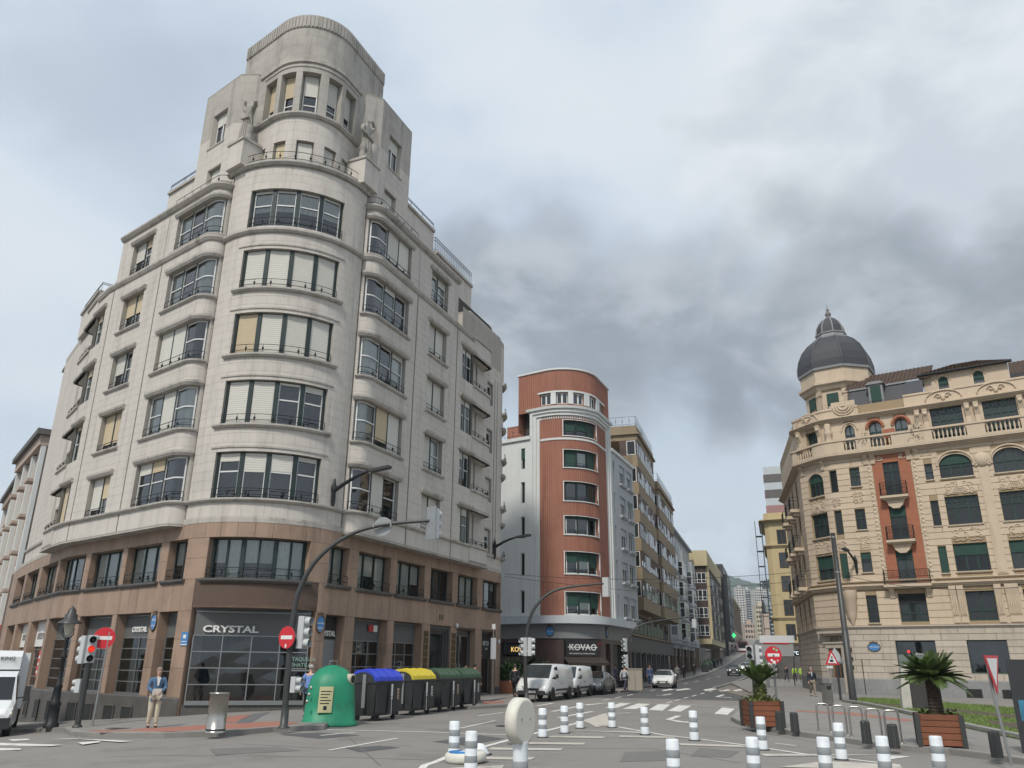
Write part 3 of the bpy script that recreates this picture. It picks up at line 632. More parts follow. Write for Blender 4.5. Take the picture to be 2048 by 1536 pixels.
M_IRON = mat('black ironwork', (.02, .022, .024), .5, .1, 5, metal=.3)
M_SHADE = mat('dark shop interior', (.022, .024, .024), .8, .3, 1)
M_STEEL = mat('brushed steel bar', (.30, .31, .31), .35, .08, 6, metal=.8)
FL = [8.42 + 3.28 * i for i in range(5)]; WH = 2.05
A = thing('corner_building', 'pale stone corner block with rounded tower, brown granite base and statues', 'building', PA(0, -6, 0), world=True)
def panel(P, sa, sb, off, za): # flat chord frame from sa to sb
    a, b = P(sa, off, za), P(sb, off, za); d = b - a; return F(a, d, Vector((d.y, -d.x, 0)).normalized()), d.length
def light(fb, P, sa, sb, za, zb, off, bar=.06, mid=.58, fm=0, shut=0., col=None, curtain=.0, parent=None, sash=True, room=True, kids=None):
    """one framed light of a window: bars into fb, returns child pieces"""
    fr, w = panel(P, sa, sb, off, za); h = zb - za
    if fb is not None:
        fb.box(fr, 0, bar, -.03, .03, 0, h, fm); fb.box(fr, w - bar, w, -.03, .03, 0, h, fm); fb.box(fr, bar, w - bar, -.03, .03, 0, bar, fm); fb.box(fr, bar, w - bar, -.03, .03, h - bar, h, fm)
        if mid: fb.box(fr, bar, w - bar, -.026, .034, h * mid - bar / 2, h * mid + bar / 2, fm)
    kids.append(('pane', MB().quad(fr(bar * .5, -.012, bar * .5), fr(w - bar * .5, -.012, bar * .5), fr(w - bar * .5, -.012, h - bar * .5), fr(bar * .5, -.012, h - bar * .5)), M_GLASS))
    if room: kids.append(('room', MB().quad(fr(-.02, -.5, -.05), fr(w + .02, -.5, -.05), fr(w + .02, -.5, h + .05), fr(-.02, -.5, h + .05)), M_ROOM))
    if curtain:
        m = MB(); k = 16; z0 = h * (1 - curtain); ps = [(w * i / k, -.07 + (.02 if i % 2 else -.02)) for i in range(k + 1)]
        for i in range(k): m.quad(fr(*ps[i], z0), fr(*ps[i + 1], z0), fr(*ps[i + 1], h), fr(*ps[i], h))
        kids.append(('curtain', m, M_CURT))
    if shut: m = MB(); m.box(fr, bar * .4, w - bar * .4, .01, .045, h * (1 - shut), h - .01); kids.append(('roller_shutter', m, col or M_SHUT))
def finish(fb, mats, kids, parent, name='window'):
    o = fb.build(name, mats, parent)
    for n_, m_, mt in kids: m_.build(n_, mt, o)
    return o
rA = random.Random(11)
# --- granite base: core wall with openings, panels in front
MZR = [(3.2, 4.75), (5.5, 8.4), (9.0, 11.95), (12.6, 15.25), (15.95, 18.65), (19.4, 22.2)]
MZL = [(-4.86, -3.4), (-8.45, -5.5), (-12.0, -8.85), (-16.1, -12.5), (-20.8, -16.6), (-25.6, -21.6), (-30., -26.4)]
MZ = [(-2.2, 2.15)] + MZR + MZL
opsB = [(a, b, 5.12, 6.8, .45) for a, b in MZ]
SHR = [(3.3, 4.75, .5, 3.85), (5.5, 8.4, .5, 3.85), (9.0, 11.9, .5, 3.85), (12.75, 15.25, .1, 3.8), (15.95, 18.5, .5, 3.75), (19.4, 21.5, .12, 3.75)]
SHL = [(a, b, .5, 3.85) for a, b in MZL]
opsB += [(*q, .5) for q in SHR + SHL] + [(-2.62, 2.75, -1, 4.0, .9)]
m = MB(); wall(m, PA, -36, 28, -3.2, 7.5, 0, opsB); m.build('base_wall', M_GRANC, A)
g = slabs(PA, -34, 27, [.55, 1.65, 2.75, 3.85], .95, 0, opsB, .018, .014, 1) + slabs(PA, -34, 27, [3.85, 5.12], .72, 0, opsB, .018, .014, 2) + slabs(PA, -34, 27, [5.12, 5.96, 6.8], .9, 0, opsB, .018, .014, 3) + slabs(PA, -34, 27, [6.8, 7.48], .72, 0, opsB, .018, .014, 4)
lay(g, 'granite_panel', M_GRAN, A)
m = MB(); opP = [(o[0] - .01, o[1] + .01, o[2], o[3]) for o in opsB if o[2] < .3]
for a, b in ((-34, -2.62), (2.75, 12.7), (15.3, 19.35), (21.55, 27)): moulding(m, PA, a, b, [(0, -3), (.06, -3), (.06, .5), (.03, .55), (0, .55)])
m.build('plinth', M_PLIN, A)
for s_ in (-6.2, -7.7, -9.6, -11.1, -13.2, -14.9, -17.4, -19.2):
    m = MB(); fr = PA.fr(s_, .065, -.75); m.box(fr, -.42, .42, 0, .03, 0, .85); o = m.build('cellar_window', M_SHADE, A)
    m = MB(); m.box(fr, -.46, .46, .03, .05, -.04, .02); m.box(fr, -.46, .46, .03, .05, .83, .89); m.box(fr, -.46, -.40, .03, .05, .02, .83); m.box(fr, .40, .46, .03, .05, .02, .83); m.build('frame', M_PLIN, o)
# reveals of the granite openings get granite
m = MB()
for a, b, c, d, dp in opsB:
    cs = PA.cuts(a, b)
    for x, sg in ((a, 1), (b, -1)): m.box(PA.fr(x, 0, c), *((0, .015) if sg > 0 else (-.015, 0)), -dp, .018, 0, d - c)
    for k in range(len(cs) - 1): m.quad(PA(cs[k], .018, d - .012), PA(cs[k], -dp, d - .012), PA(cs[k + 1], -dp, d - .012), PA(cs[k + 1], .018, d - .012))
m.build('window_reveal', M_GRAN, A)
# mezzanine windows with vertical blinds and little rails
def rail(P, a, b, off, z, parent, h=.42, cols=M_IRON):
    m = MB(); cs = P.cuts(a, b)
    for zz_ in (z + .16, z + h): m.tube([P(c, off, zz_) for c in cs], .016, 5)
    k = max(2, round((b - a) / .75))
    for i in range(k + 1):
        s_ = a + (b - a) * i / k; m.tube([P(s_, off, z), P(s_, off, z + h)], .012, 4)
        if 0 < i < k: m.lathe(P.fr(s_, off, z + h * .5), [(.012, -.08), (.045, 0), (.055, .06), (.02, .09)], 6)
    return m.build('railing', cols, parent)
def sill(P, a, b, z, off, parent, t=.13, pr=.14, mt=None, name='sill'):
    m = MB(); moulding(m, P, a, b, [(off - .02, z - t), (off + pr * .55, z - t), (off + pr, z - t * .45), (off + pr, z + .01), (off - .3, z + .02)]); return m.build(name, mt or M_TRIM, parent)
for i, (a, b) in enumerate(MZ):
    fb = MB(); kids = []; n_ = 6 if i == 0 else max(2, round((b - a) / .95)); e = [a + .03 + (b - a - .06) * k / n_ for k in range(n_ + 1)]
    for k in range(n_): light(fb, PA, e[k], e[k + 1], 5.14, 6.78, -.36, .045, 0, 0, curtain=rA.choice((1, 1, .97, .6, 1)) if b < 12 else rA.choice((0, .3, 1)), kids=kids)
    if i == 0:
        for k in (0, 2, 4, 6): fr = PA.fr(e[k], -.34, 5.14); fb.box(fr, -.09, .09, -.05, .07, 0, 1.64)
    finish(fb, M_GREEN, kids, A); sill(PA, a - .15, b + .15, 5.12, 0, A, .16, .16, M_PLIN); rail(PA, a + .06, b - .06, .02, 5.14, A)
# shops
M_BARS = mat('grey steel glazing bar', (.25, .26, .26), .4, .1, 5, metal=.6)
M_SHOPG = glass_mat('shop glass', (.55, .62, .60), .05)
M_BLIND = slat_mat('grey louvre panel', (.12, .125, .125), .07, .45)
M_SIGNW = mat('white letters', (.66, .66, .64), .5, .05, 5)
def shopfront(P, a, b, z0, z1, off, cols, rows, top, parent=A, in_mat=None):
    fb = MB(); kids = []; fr, w = panel(P, a, b, off, z0); h = z1 - z0; ht = h - top
    for i in range(cols + 1): x = w * i / cols; fb.box(fr, x - .022, x + .022, -.03, .03, 0, ht)
    for j in range(rows + 1): z = ht * j / rows; fb.box(fr, 0, w, -.028, .036, z - .02, z + .02)
    fb.box(fr, 0, w, -.03, .04, h - .05, h); fb.box(fr, -.02, w + .02, -.02, .09, -.14, 0)
    kids.append(('fascia', MB().box(fr, 0, w, -.02, .01, ht + .02, h - .05).box(fr, -.05, w + .05, -1.4, -.02, h - .02, h + .2), M_BLIND))
    for i in range(cols):
        for j in range(rows):
            x0, x1, za, zb = w * i / cols, w * (i + 1) / cols, ht * j / rows, ht * (j + 1) / rows; y = -.01 + rA.uniform(-.004, .004)
            kids.append(('pane', MB().quad(fr(x0, y, za), fr(x1, y + rA.uniform(-.006, .006), za), fr(x1, y, zb), fr(x0, y + rA.uniform(-.006, .006), zb)), M_SHOPG))
    kids.append(('interior', MB().quad(fr(0, -1.3, -.1), fr(w, -1.3, -.1), fr(w, -1.3, h), fr(0, -1.3, h)).quad(fr(0, -1.3, -.1), fr(0, 0, -.1), fr(w, 0, -.1), fr(w, -1.3, -.1)), in_mat or M_SHADE))
    return finish(fb, M_BARS, kids, parent, 'shop_window'), fr, w
M_GREENIN = mat('mottled green interior', (.03, .075, .02), .8, .9, 1.6)  # mottled green colour for the panel behind the shop glass
sw, frS, wS = shopfront(PA, -2.45, 2.55, .42, 3.86, -.12, 4, 4, .95)
text('lettering', 'CRYSTAL', frS.at(.32, .06, 2.62), .36, M_SIGNW, A, .02, xs=1.45, bold=.012)
text('lettering', 'TAQUILLA', frS.at(3.93, .03, 1.55), .20, mat('pale green letters', (.22, .36, .30), .6), A, .003)
text('lettering', 'LEIHATILA', frS.at(3.78, .03, 1.32), .20, bpy.data.materials['pale green letters'], A, .003)
m = MB(); m.box(frS, 3.72, 4.85, .03, .06, .86, .92); m.box(frS, 3.72, 4.85, .03, .06, 1.14, 1.2); m.box(frS, 3.72, 3.78, .03, .06, .92, 1.14); m.build('ticket_hatch', M_BARS, A)
m = MB(); m.box(frS, -.1, wS + .1, -.6, .02, -1.2, -.14); m.build('plinth', M_PLIN, A)
m = MB(); cs = PA.cuts(-2.62, 2.75)
m.slab([PA(c, .0).to_2d() for c in cs] + [PA(2.75, -.9).to_2d(), PA(-2.62, -.9).to_2d()], 3.99, 4.1); m.build('soffit', M_GRAN, A)
for i, (a, b, c, d) in enumerate(SHL):
    _, fr_, w_ = shopfront(PA, a + .04, b - .04, c + .1, d - .04, -.44, 2 if b - a > 2 else 1, 5, .95, in_mat=M_GREENIN if i in (1, 2, 3) else None)
    if i in (1, 2): text('lettering', 'CRYSTAL', fr_.at(.75 if i == 1 else 1.3, .06, 2.5), .30, M_SIGNW, A, .02, bold=.01)
    if i in (4, 5):
        m = MB(); m.box(fr_, -.02, w_ + .02, .03, .1, 1.95, 3.25); m.build('shop_sign', mat('white sign board', (.62, .62, .60), .6, .06, 3), A)
        text('lettering', 'interior', fr_.at(w_ * .12, .11, 2.32), .72, mat('grey letters', (.16, .16, .16), .7), A, .005, xs=1.0 if i == 4 else 1.1)
m = MB(); fr_ = PA.fr(-18.2, -.30, .7); m.box(fr_, -.45, .35, 0, .02, .4, 1.65); sg = m.build('red_poster', mat('red poster', (.55, .05, .04), .6, .1, 4), A)
for z in (.52, .9, 1.25): MB().box(fr_, -.35, .25, .02, .026, z, z + .14).build('lettering', M_SIGNW, sg)
fr_, w_ = panel(PA, 3.36, 4.69, -.40, .5); m = MB(); m.box(fr_, 0, w_, -.02, .02, -.35, 2.35); m.build('metal_shutter', slat_mat('ribbed steel shutter', (.22, .23, .235), .1, .35), A)
m = MB(); m.box(fr_, 0, w_, -.02, .03, 2.37, 3.33); m.build('shop_sign', mat('black sign board', (.02, .02, .022), .5), A)
text('lettering', 'CRYSTAL', fr_.at(.02, .04, 2.5), .30, M_SIGNW, A, .012, bold=.01)
for a, b, c, d in SHR[1:3]: _, f2, w2 = shopfront(PA, a + .04, b - .04, c + .1, d - .04, -.44, 3, 4, .95)
m = MB(); f2, w2 = panel(PA, 5.6, 8.3, -.4, 3.3); m.box(f2, 1.72, 2.15, .02, .05, 0, .3); sg = m.build('red_plate', mat('red plate', (.42, .03, .035), .5), A); MB().box(f2, 2.17, 2.5, .02, .05, 0, .3).build('white_plate', M_SIGNW, A)
# door with stepped surround, brass plates
fD, wD = panel(PA, 12.8, 15.2, -.45, .1); m = MB()
for k, q in enumerate((0, .13, .26)): m.box(fD, q, q + .13, -.1 + .0, .42 - .1 * k, 0, 3.7 - q); m.box(fD, wD - q - .13, wD - q, -.1, .42 - .1 * k, 0, 3.7 - q); m.box(fD, q + .13, wD - q - .13, -.1, .42 - .1 * k, 3.57 - q, 3.7 - q)
m.build('door_surround', mat('dark grey door surround', (.07, .068, .066), .6, .15, 3), A)
m = MB(); m.box(fD, .4, wD - .4, -.1, -.06, 0, 3.3); dr = m.build('door', M_SHADE, A)
MB().box(fD, .42, wD - .42, -.05, -.02, 2.25, 2.35).box(fD, wD / 2 - .03, wD / 2 + .03, -.05, -.02, 0, 2.25).build('door_frame', M_IRON, dr)
m = MB()
for k in range(7): m.lathe(fD.at(wD - .62, .02, 2.75 + .0 * k), [(.02, -.03), (.03, 0)], 6)
MB().quad(fD(.6, -.045, 2.5), fD(wD - .6, -.045, 2.5), fD(wD - .6, -.045, 3.2), fD(.6, -.045, 3.2)).build('pane', M_GLASSD, dr)
m = MB(); fr_ = PA.fr(14.0, .02, 4.25)
for x in (-.2, 0, .2): m.tube([fr_(x, .02, -.14), fr_(x, .02, .12), fr_(x, .02, .18)], [.012, .02, .004], 5)
m.build('bronze_emblem', M_IRON, A)
M_BRASS = mat('tarnished brass plate', (.10, .075, .035), .45, .3, 6, metal=.6)
for s_ in (12.35, 15.6):
    for k in range(8): MB().box(PA.fr(s_, .02, .9 + .33 * k), -.24, .24, 0, .02, 0, .29).build('name_plate', M_BRASS, A)
_, f2, w2 = shopfront(PA, 16.0, 18.45, .6, 3.7, -.44, 2, 1, .3)
_, f3, w3 = shopfront(PA, 19.45, 21.45, .2, 3.7, -.44, 1, 1, 1.5)
MB().box(f3, -.02, w3 + .02, .03, .08, 2.0, 3.45).build('shop_sign', bpy.data.materials['black sign board'], A)
text('lettering', 'RETO', f3.at(.95, .09, 2.75), .36, M_SIGNW, A, .005); text('lettering', 'BILB', f3.at(1.35, .09, 2.5), .16, M_SIGNW, A, .004); text('lettering', 'Moda Joven', f3.at(.1, .09, 2.12), .16, M_SIGNW, A, .004)
for s_, z in ((15.75, 3.9), (21.75, 3.2)):
    m = MB(); m.lathe(PA.fr(s_, .14, z), [(.05, -.12), (.09, -.05), (.09, .1), (.04, .13)], 8); m.build('wall_lamp', M_WHITE, A)
# street name plates
M_BLUE = mat('blue enamel', (.045, .19, .44), .35, .08, 4, coat=.3)
def oval_plate(fr, w, h, parent, rows=2):
    m = MB(); n = 20; m.prism(fr, [(w / 2 * math.cos(2 * math.pi * i / n), h / 2 * math.sin(2 * math.pi * i / n)) for i in range(n)], 0, .03); o = m.build('street_plate', M_BLUE, parent)
    m = MB(); r_ = [fr(w * .53 * math.cos(2 * math.pi * i / 24), .03, h * .53 * math.sin(2 * math.pi * i / 24)) for i in range(25)]; m.tube(r_, .03, 5)
    m.prism(fr.at(0, 0, h * .52), [(-w * .3, 0), (w * .3, 0), (w * .36, h * .2), (w * .18, h * .12), (0, h * .26), (-w * .18, h * .12), (-w * .36, h * .2)], 0, .04); m.prism(fr.at(0, 0, -h * .5), [(-w * .14, 0), (0, -h * .14), (w * .14, 0)], 0, .04)
    m.build('plate_frame', mat('bronze plate frame', (.09, .06, .035), .6, .2, 8), o)
    return o
o = oval_plate(PA.fr(-5.15, .03, 3.45), .44, .62, A); text('lettering', 'PLAZA', PA.fr(-5.15, .065, 3.5).at(-.16, 0, 0), .12, M_SIGNW, o, .003); text('lettering', 'CIRCULAR', PA.fr(-5.15, .065, 3.28).at(-.19, 0, 0), .085, M_SIGNW, o, .003)
o = oval_plate(PA.fr(2.98, .03, 3.45), .46, .64, A); text('lettering', 'HURTADO', PA.fr(2.98, .065, 3.44).at(-.2, 0, 0), .09, M_SIGNW, o, .003); text('lettering', 'KALEA', PA.fr(2.98, .065, 3.24).at(-.16, 0, 0), .1, M_SIGNW, o, .003)
m = MB(); fr_ = PA.fr(-2.75, .03, 2.5); m.box(fr_, -.19, .19, 0, .02, 0, .52); o = m.build('number_plate', M_BLUE, A); MB().box(fr_, -.08, .08, .02, .026, .28, .42).box(fr_, -.17, .17, .02, .026, .02, .06).box(fr_, -.14, .14, .02, .026, .14, .17).build('lettering', M_SIGNW, o)
# --- pale upper walls
m = MB(); moulding(m, PA, -34, 27, [(0, 7.42), (.03, 7.42), (.03, 7.62), (0, 7.66)]); m.build('stone_band', M_TRIM, A)
cops = [(-2.45, 2.3, z, z + WH, .3) for z in FL]
m = MB(); wall(m, PA, -3.98, 3.98, 7.5, 25.1, 0, cops); m.build('corner_wall', M_JOINT, A)
ZC = [7.6 + (8.42 - 7.6) * i / 2 for i in range(2)] + [8.42 + .41 * i for i in range(41)]
st = slabs(PA, -3.86, 3.86, [7.66, 8.30], 1.0, 0, [], seed=3) + slabs(PA, -3.86, 3.86, [z for z in ZC if z >= 8.42], 1.0, 0, cops, seed=4)
def wing_path(sg, s_end, pts=()):
    q = 0.65; arc = []
    for i in range(9):
        t = math.pi / 2 * i / 8; arc.append(PA(sg * (3.98 + q * (1 - math.cos(t))), q * math.sin(t)) + (PA(sg * 3.98, -.06) - PA(sg * 3.98, 0)) * (1 - i / 8))
    run = [PA(sg * s_, q) for s_ in (list(range(6, int(s_end), 2)) + [s_end])]
    ps = arc + run
    if sg < 0: ps = ps[::-1]
    P = Path(ps, 8 if sg > 0 else len(ps) - 9); sh = sg * (3.98 + q); P.c = [c + sh for c in P.c]; return P
WR, WL = wing_path(1, 19.0), wing_path(-1, 19.0)
def rev(P, sg, a, b): return (a, b) if sg > 0 else (-b, -a)
MOSS = [.0, .25, .55, 1, 1, .12, .8]
for sg, P in ((1, WR), (-1, WL)):
    e0 = abs(P.c[0] if sg > 0 else P.c[-1])
    bayS, bayE = 3.78, 7.65
    ops = []
    for i, z in enumerate(FL):
        ops.append((*rev(P, sg, bayS, bayE), z, z + WH - .02, .28)); ops.append((*rev(P, sg, 10.05, 12.15), z, z + WH - .1, .34))
        if i < 4: ops.append((*rev(P, sg, 14.3, 16.1), z, z + WH, .3))
    m = MB(); a, b = rev(P, sg, e0, 13.55); wall(m, P, a, b, 7.42, 24.3, 0, ops); a, b = rev(P, sg, 13.55, 15.95); wall(m, P, a, b, 7.42, 21.3, 0, ops)
    # end cheek of the wing, its underside and the step in the roofline
    x = sg * 15.95; m.quad(P(x, 0, 8.4), P(x, -.66, 8.4), P(x, -.66, 21.3), P(x, 0, 21.3)); x = sg * 13.55; m.quad(P(x, 0, 21.2), P(x, -4, 21.2), P(x, -4, 24.3), P(x, 0, 24.3))
    m.build('wing_wall', M_JOINT, A)
    m = MB(); c = P.cuts(*rev(P, sg, e0, 19.0)); m.slab([P(q, .0).to_2d() for q in c] + [P(q, -.7).to_2d() for q in c[::-1]], 7.36, 7.43); m.build('soffit', M_TRIM, A)
    zs = [z for z in ZC if z >= 8.42]
    for (u0, u1) in ((e0 + .02, 8.53), (8.63, 13.5)): a, b = rev(P, sg, u0, u1); st += slabs(P, a, b, [7.46, 8.30], 1.05, 0, [], seed=5) + slabs(P, a, b, [z for z in zs if z < 24.3], 1.0, 0, ops, seed=6 + sg)
    a, b = rev(P, sg, 13.6, 15.93); st += slabs(P, a, b, [7.46, 8.30], 1.05, 0, [], seed=5) + slabs(P, a, b, [z for z in zs if z < 21.3], 1.0, 0, ops, seed=9 + sg)
    m = MB()
    for u in (8.58, 13.55): m.box(P.fr(sg * u, .004, 7.45), -.045, .045, -.01, 0, 0, 13.8)
    m.box(PA.fr(sg * 3.92, .004, 7.5), -.03, .03, -.01, 0, 0, 17.4); m.build('groove', M_GROOVE, A)  # flat dark strips: the grooves' shade is put in by colour
    # ledges and hoods
    for i, z in enumerate(FL):
        a, b = rev(P, sg, bayS - .06, bayE + .2)
        if i: sill(P, a, b, z, 0, A)
        sill(P, a, b, z + WH + .22, 0, A, .22, .16, name='hood'); rail(P, *rev(P, sg, bayS + .05, bayE - .05), .02, z + .01, A)
        a, b = rev(P, sg, 9.85, 12.35)
        if 0 < i < 4: sill(P, a, b, z, 0, A)
        sill(P, a, b, z + WH + .10, 0, A, .22, .16, name='hood'); rail(P, *rev(P, sg, 10.1, 12.1), -.02, z + .01, A, .36)
        if i < 4:
            a, b = rev(P, sg, 14.1, 16.2); sill(P, a, b, z + WH + .22, 0, A, .2, .16, name='hood')
        # bay window: one curved light at the corner, two flat ones
        fb = MB(); kids = []; e = [3.84, 5.35, 6.48, 7.6]; opn = MOSS
        cs_ = P.cuts(*rev(P, sg, e[0], e[1])); w_o = -.20
        for zz_, t in ((z + .02, .07), (z + WH * .52, .06), (z + WH - .10, .07)):
            for k in range(len(cs_) - 1): fr_, w_ = panel(P, cs_[k], cs_[k + 1], w_o, zz_); fb.box(fr_, -.002, w_ + .002, -.03, .03, 0, t)
        for s_ in rev(P, sg, e[0] + .03, e[1] - .03): fb.box(P.fr(s_, w_o, z), -.035, .035, -.035, .035, 0, WH - .02)
        mm = MB(); mr = MB(); mc = MB()
        for k in range(len(cs_) - 1):
            for mq, of in ((mm, w_o - .01), (mr, -.55), (mc, w_o - .12)): mq.quad(P(cs_[k], of, z), P(cs_[k + 1], of, z), P(cs_[k + 1], of, z + WH - .02), P(cs_[k], of, z + WH - .02))
        for q in mm.sm: pass
        kids += [('pane', mm, M_GLASS), ('room', mr, M_ROOM)]
        if rA.random() < .5: kids.append(('curtain', mc, M_CURT))
        for k in (1, 2):
            s1 = rA.choice(MOSS) if not (sg < 0 and i in (3, 4)) else .05
            light(fb, P, *rev(P, sg, e[k] + .02, e[k + 1] - .02), z, z + WH - .02, w_o, .05, .52, 0, shut=s1, col=M_SHUT if rA.random() < .8 else M_SHUTC, curtain=rA.choice((0, 0, .9)), kids=kids)
            fb.box(P.fr(sg * e[k], w_o, z), -.05, .05, -.05, .05, 0, WH - .02, 1)
        finish(fb, [M_WHITE, M_GREEN], kids, A)
        # plain two-light window
        fb = MB(); kids = []; zt = z + WH - .12
        for k, (u0, u1) in enumerate(((10.08, 11.08), (11.12, 12.12))): light(fb, P, *rev(P, sg, u0, u1), z, zt, -.26, .05, .52, 0, shut=rA.choice(MOSS), col=M_SHUTC if (sg < 0 and rA.random() < .6) else M_SHUT, curtain=rA.choice((0, .9, 0)), kids=kids)
        fb.box(P.fr(sg * 11.1, -.25, z), -.05, .05, -.04, .06, 0, zt - z, 1); finish(fb, [M_WHITE, M_GREEN], kids, A)
        if i < 4:
            fb = MB(); kids = []
            for u0, u1 in ((14.34, 15.1), (15.14, 15.92)): light(fb, P, *rev(P, sg, u0, u1), z, z + WH - .02, -.22, .05, .52, 0, shut=rA.choice((.1, .2, .6, 1, .15)), col=M_SHUTC if sg < 0 else M_SHUT, curtain=rA.choice((0, .9)), kids=kids)
            fb.box(P.fr(sg * 15.12, -.21, z), -.05, .05, -.04, .05, 0, WH - .02, 1); fb.box(P.fr(sg * 15.93, -.2, z), -.05, .03, -.4, .05, 0, WH - .02, 1); finish(fb, [M_WHITE, M_GREEN], kids, A)
    # balconies beside the wing: parapet with rounded end under an open loggia
    endc = [PA(sg * (18.35 + .65 * math.sin(t)), .65 * math.cos(t)) for t in (0, .26, .52, .79, 1.05, 1.31, 1.57)]
    ps = [PA(sg * s_, .65) for s_ in (15.95, 17, 18.35)] + endc[1:]; PB = Path(ps if sg > 0 else ps[::-1]); e1 = PB.c[-1]
    for i, z in enumerate(FL):
        zb = 7.42 if i == 0 else z - 1.22; zt = z if i < 4 else z
        m = MB(); moulding(m, PB, PB.c[0], e1, [(-.16, zt), (0, zt), (0, zb), (-.16, zb)]); m.slab([PB(c).to_2d() for c in PB.c] + [PA(sg * 15.95, 0).to_2d()], zb, zb + .16) if sg > 0 else m.slab([PB(c).to_2d() for c in PB.c] + [PA(sg * 15.95, 0).to_2d()], zb, zb + .16)
        o = m.build('balcony', M_STONE, A); m = MB(); moulding(m, PB, PB.c[0], e1, [(-.18, zt), (-.18, zt + .08), (.09, zt + .06), (.09, zt - .06), (0, zt - .1)]); m.build('coping', M_TRIM, o)
        if i: m = MB(); moulding(m, PB, PB.c[0] + (.0 if sg > 0 else .5), e1 - (.5 if sg > 0 else 0), [(0, zb), (.10, zb), (.10, zb + .16), (0, zb + .2)]); m.build('canopy_edge', M_TRIM, o)
        if i < 4: rail(PB, PB.c[0] + .1, e1 - .1, .0, z + .06, A, .3)
    # recessed wall behind the balconies, to the building's ends
    far = 28.3 if sg < 0 else 21.75; bo = []
    for z in FL[:4]: bo += [(*rev(P, sg, 16.25, 17.15), z - .9, z + WH - .1, .15), (*rev(P, sg, 19.5, 20.45), z + .05, z + 1.55, .25)]
    m = MB(); a, b = rev(P, sg, 15.5, far); wall(m, PA, a, b, 7.5, 23.6 if sg > 0 else 21.6, 0, bo); m.build('recessed_wall', M_JOINT, A)
    st += slabs(PA, a, b, [z for z in ZC if z < 21.4], 1.1, 0, bo, seed=15)
    for z in FL[:4]:
        fb = MB(); kids = []; light(fb, PA, *rev(P, sg, 19.52, 20.43), z + .07, z + 1.53, -.2, .05, .5, 0, shut=rA.choice((.15, .6, .3)), kids=kids); finish(fb, M_WHITE, kids, A)
        fb = MB(); kids = []; light(fb, PA, *rev(P, sg, 16.27, 17.13), z - .88, z + WH - .12, -.1, .09, .4, 0, kids=kids); finish(fb, M_GREEN, kids, A, 'balcony_door')
        m = MB(); m.tube([PA(sg * 17.7, .06, z - .9), PA(sg * 17.7, .06, z + WH + .1)], .05, 6); m.build('drainpipe', M_TRIM, A)
    m = MB()
    for u in (20.75, 21.2): m.box(PA.fr(sg * u, .018, 8.5), -.03, .03, -.01, 0, 0, 11.8)
    m.build('groove', M_GROOVE, A)
    m = MB(); moulding(m, PA, *rev(P, sg, 19.0, far), [(0, 8.26), (.1, 8.3), (.12, 8.44), (0, 8.5)]); m.build('stone_band', M_TRIM, A)
    # cornices of the wing
    m = MB(); prof = lambda z, w: [(0, z - .18), (w * .5, z - .14), (w, z), (w, z + .1), (-.3, z + .14)]
    moulding(m, P, *rev(P, sg, e0, 15.95), prof(21.34, .16)); moulding(m, P, *rev(P, sg, e0, 13.6), prof(24.3, .2)); m.build('cornice', M_TRIM, A); sill(P, *rev(P, sg, e0, 16.0), 8.42, 0, A, .14, .16, name='ledge')
    rail(P, *rev(P, sg, e0 + .1, 8.4), -.1, 24.45, A, .5)
# far rounded end with stacked bow windows
m = MB(); eo = [(22.2, 24.3, z, z + WH, .2) for z in FL[:4]]; wall(m, PA, 21.75, 33, 7.5, 23.6, 0, eo); m.build('end_wall', M_JOINT, A)
st += slabs(PA, 21.76, 30, [z for z in ZC if z < 23.4], 1.1, 0, eo, seed=17)
for z in FL[:4]:
    fb = MB(); kids = []
    for k in range(3): light(fb, PA, 22.22 + .69 * k, 22.88 + .69 * k, z, z + WH - .02, -.12, .06, .5, 0, shut=rA.choice((.1, .5, 1)), kids=kids)
    finish(fb, M_WHITE, kids, A); sill(PA, 22.0, 24.5, z, 0, A, .14, .3); sill(PA, 22.0, 24.5, z + WH + .2, 0, A, .2, .24, name='hood'); rail(PA, 22.2, 24.3, .2, z, A, .4)
# central bow windows: four lights between green posts
STC = [(.18, .42, .38, .1), (1, 1, .06, .14), (1, 1, 1, 1), (1, 1, 1, 1), (.06, .05, .05, .05)]
for i, z in enumerate(FL):
    fb = MB(); kids = []; e = [-2.42, -1.22, -.05, 1.12, 2.27]
    for k in range(4): light(fb, PA, e[k] + .08, e[k + 1] - .08, z + .02, z + WH - .04, -.2, .06, .6, 0, shut=STC[i][k], col=M_SHUTC if (i == 2 and k == 0) else M_SHUT, curtain=.55 if i == 4 else 0, kids=kids)
    for k in range(5): fb.box(PA.fr(e[k], -.18, z), -.10, .10, -.06, .07, 0, WH - .02, 1)
    fb.box(PA.fr(0, 0, 0), 0, .001, -.5, -.499, z, z + .001, 1); finish(fb, [M_WHITE, M_GREEN], kids, A)
    if 0 < i < 4: sill(PA, -2.75, 2.6, z, 0, A, .16, .18)
    if i == 4: sill(PA, -3.98, 3.98, z - .2, 0, A, .18, .18)
    if i < 4:
        m = MB(); moulding(m, PA, -2.75, 2.6, [(0, z + WH + .16), (.05, z + WH + .17), (.05, z + WH + .25), (0, z + WH + .27)]); m.build('lintel_band', M_TRIM, A)
    rail(PA, -2.4, 2.25, .04, z + .02, A)
sill(PA, -4.2, 4.2, 8.42, 0, A, .14, .18, name='ledge')
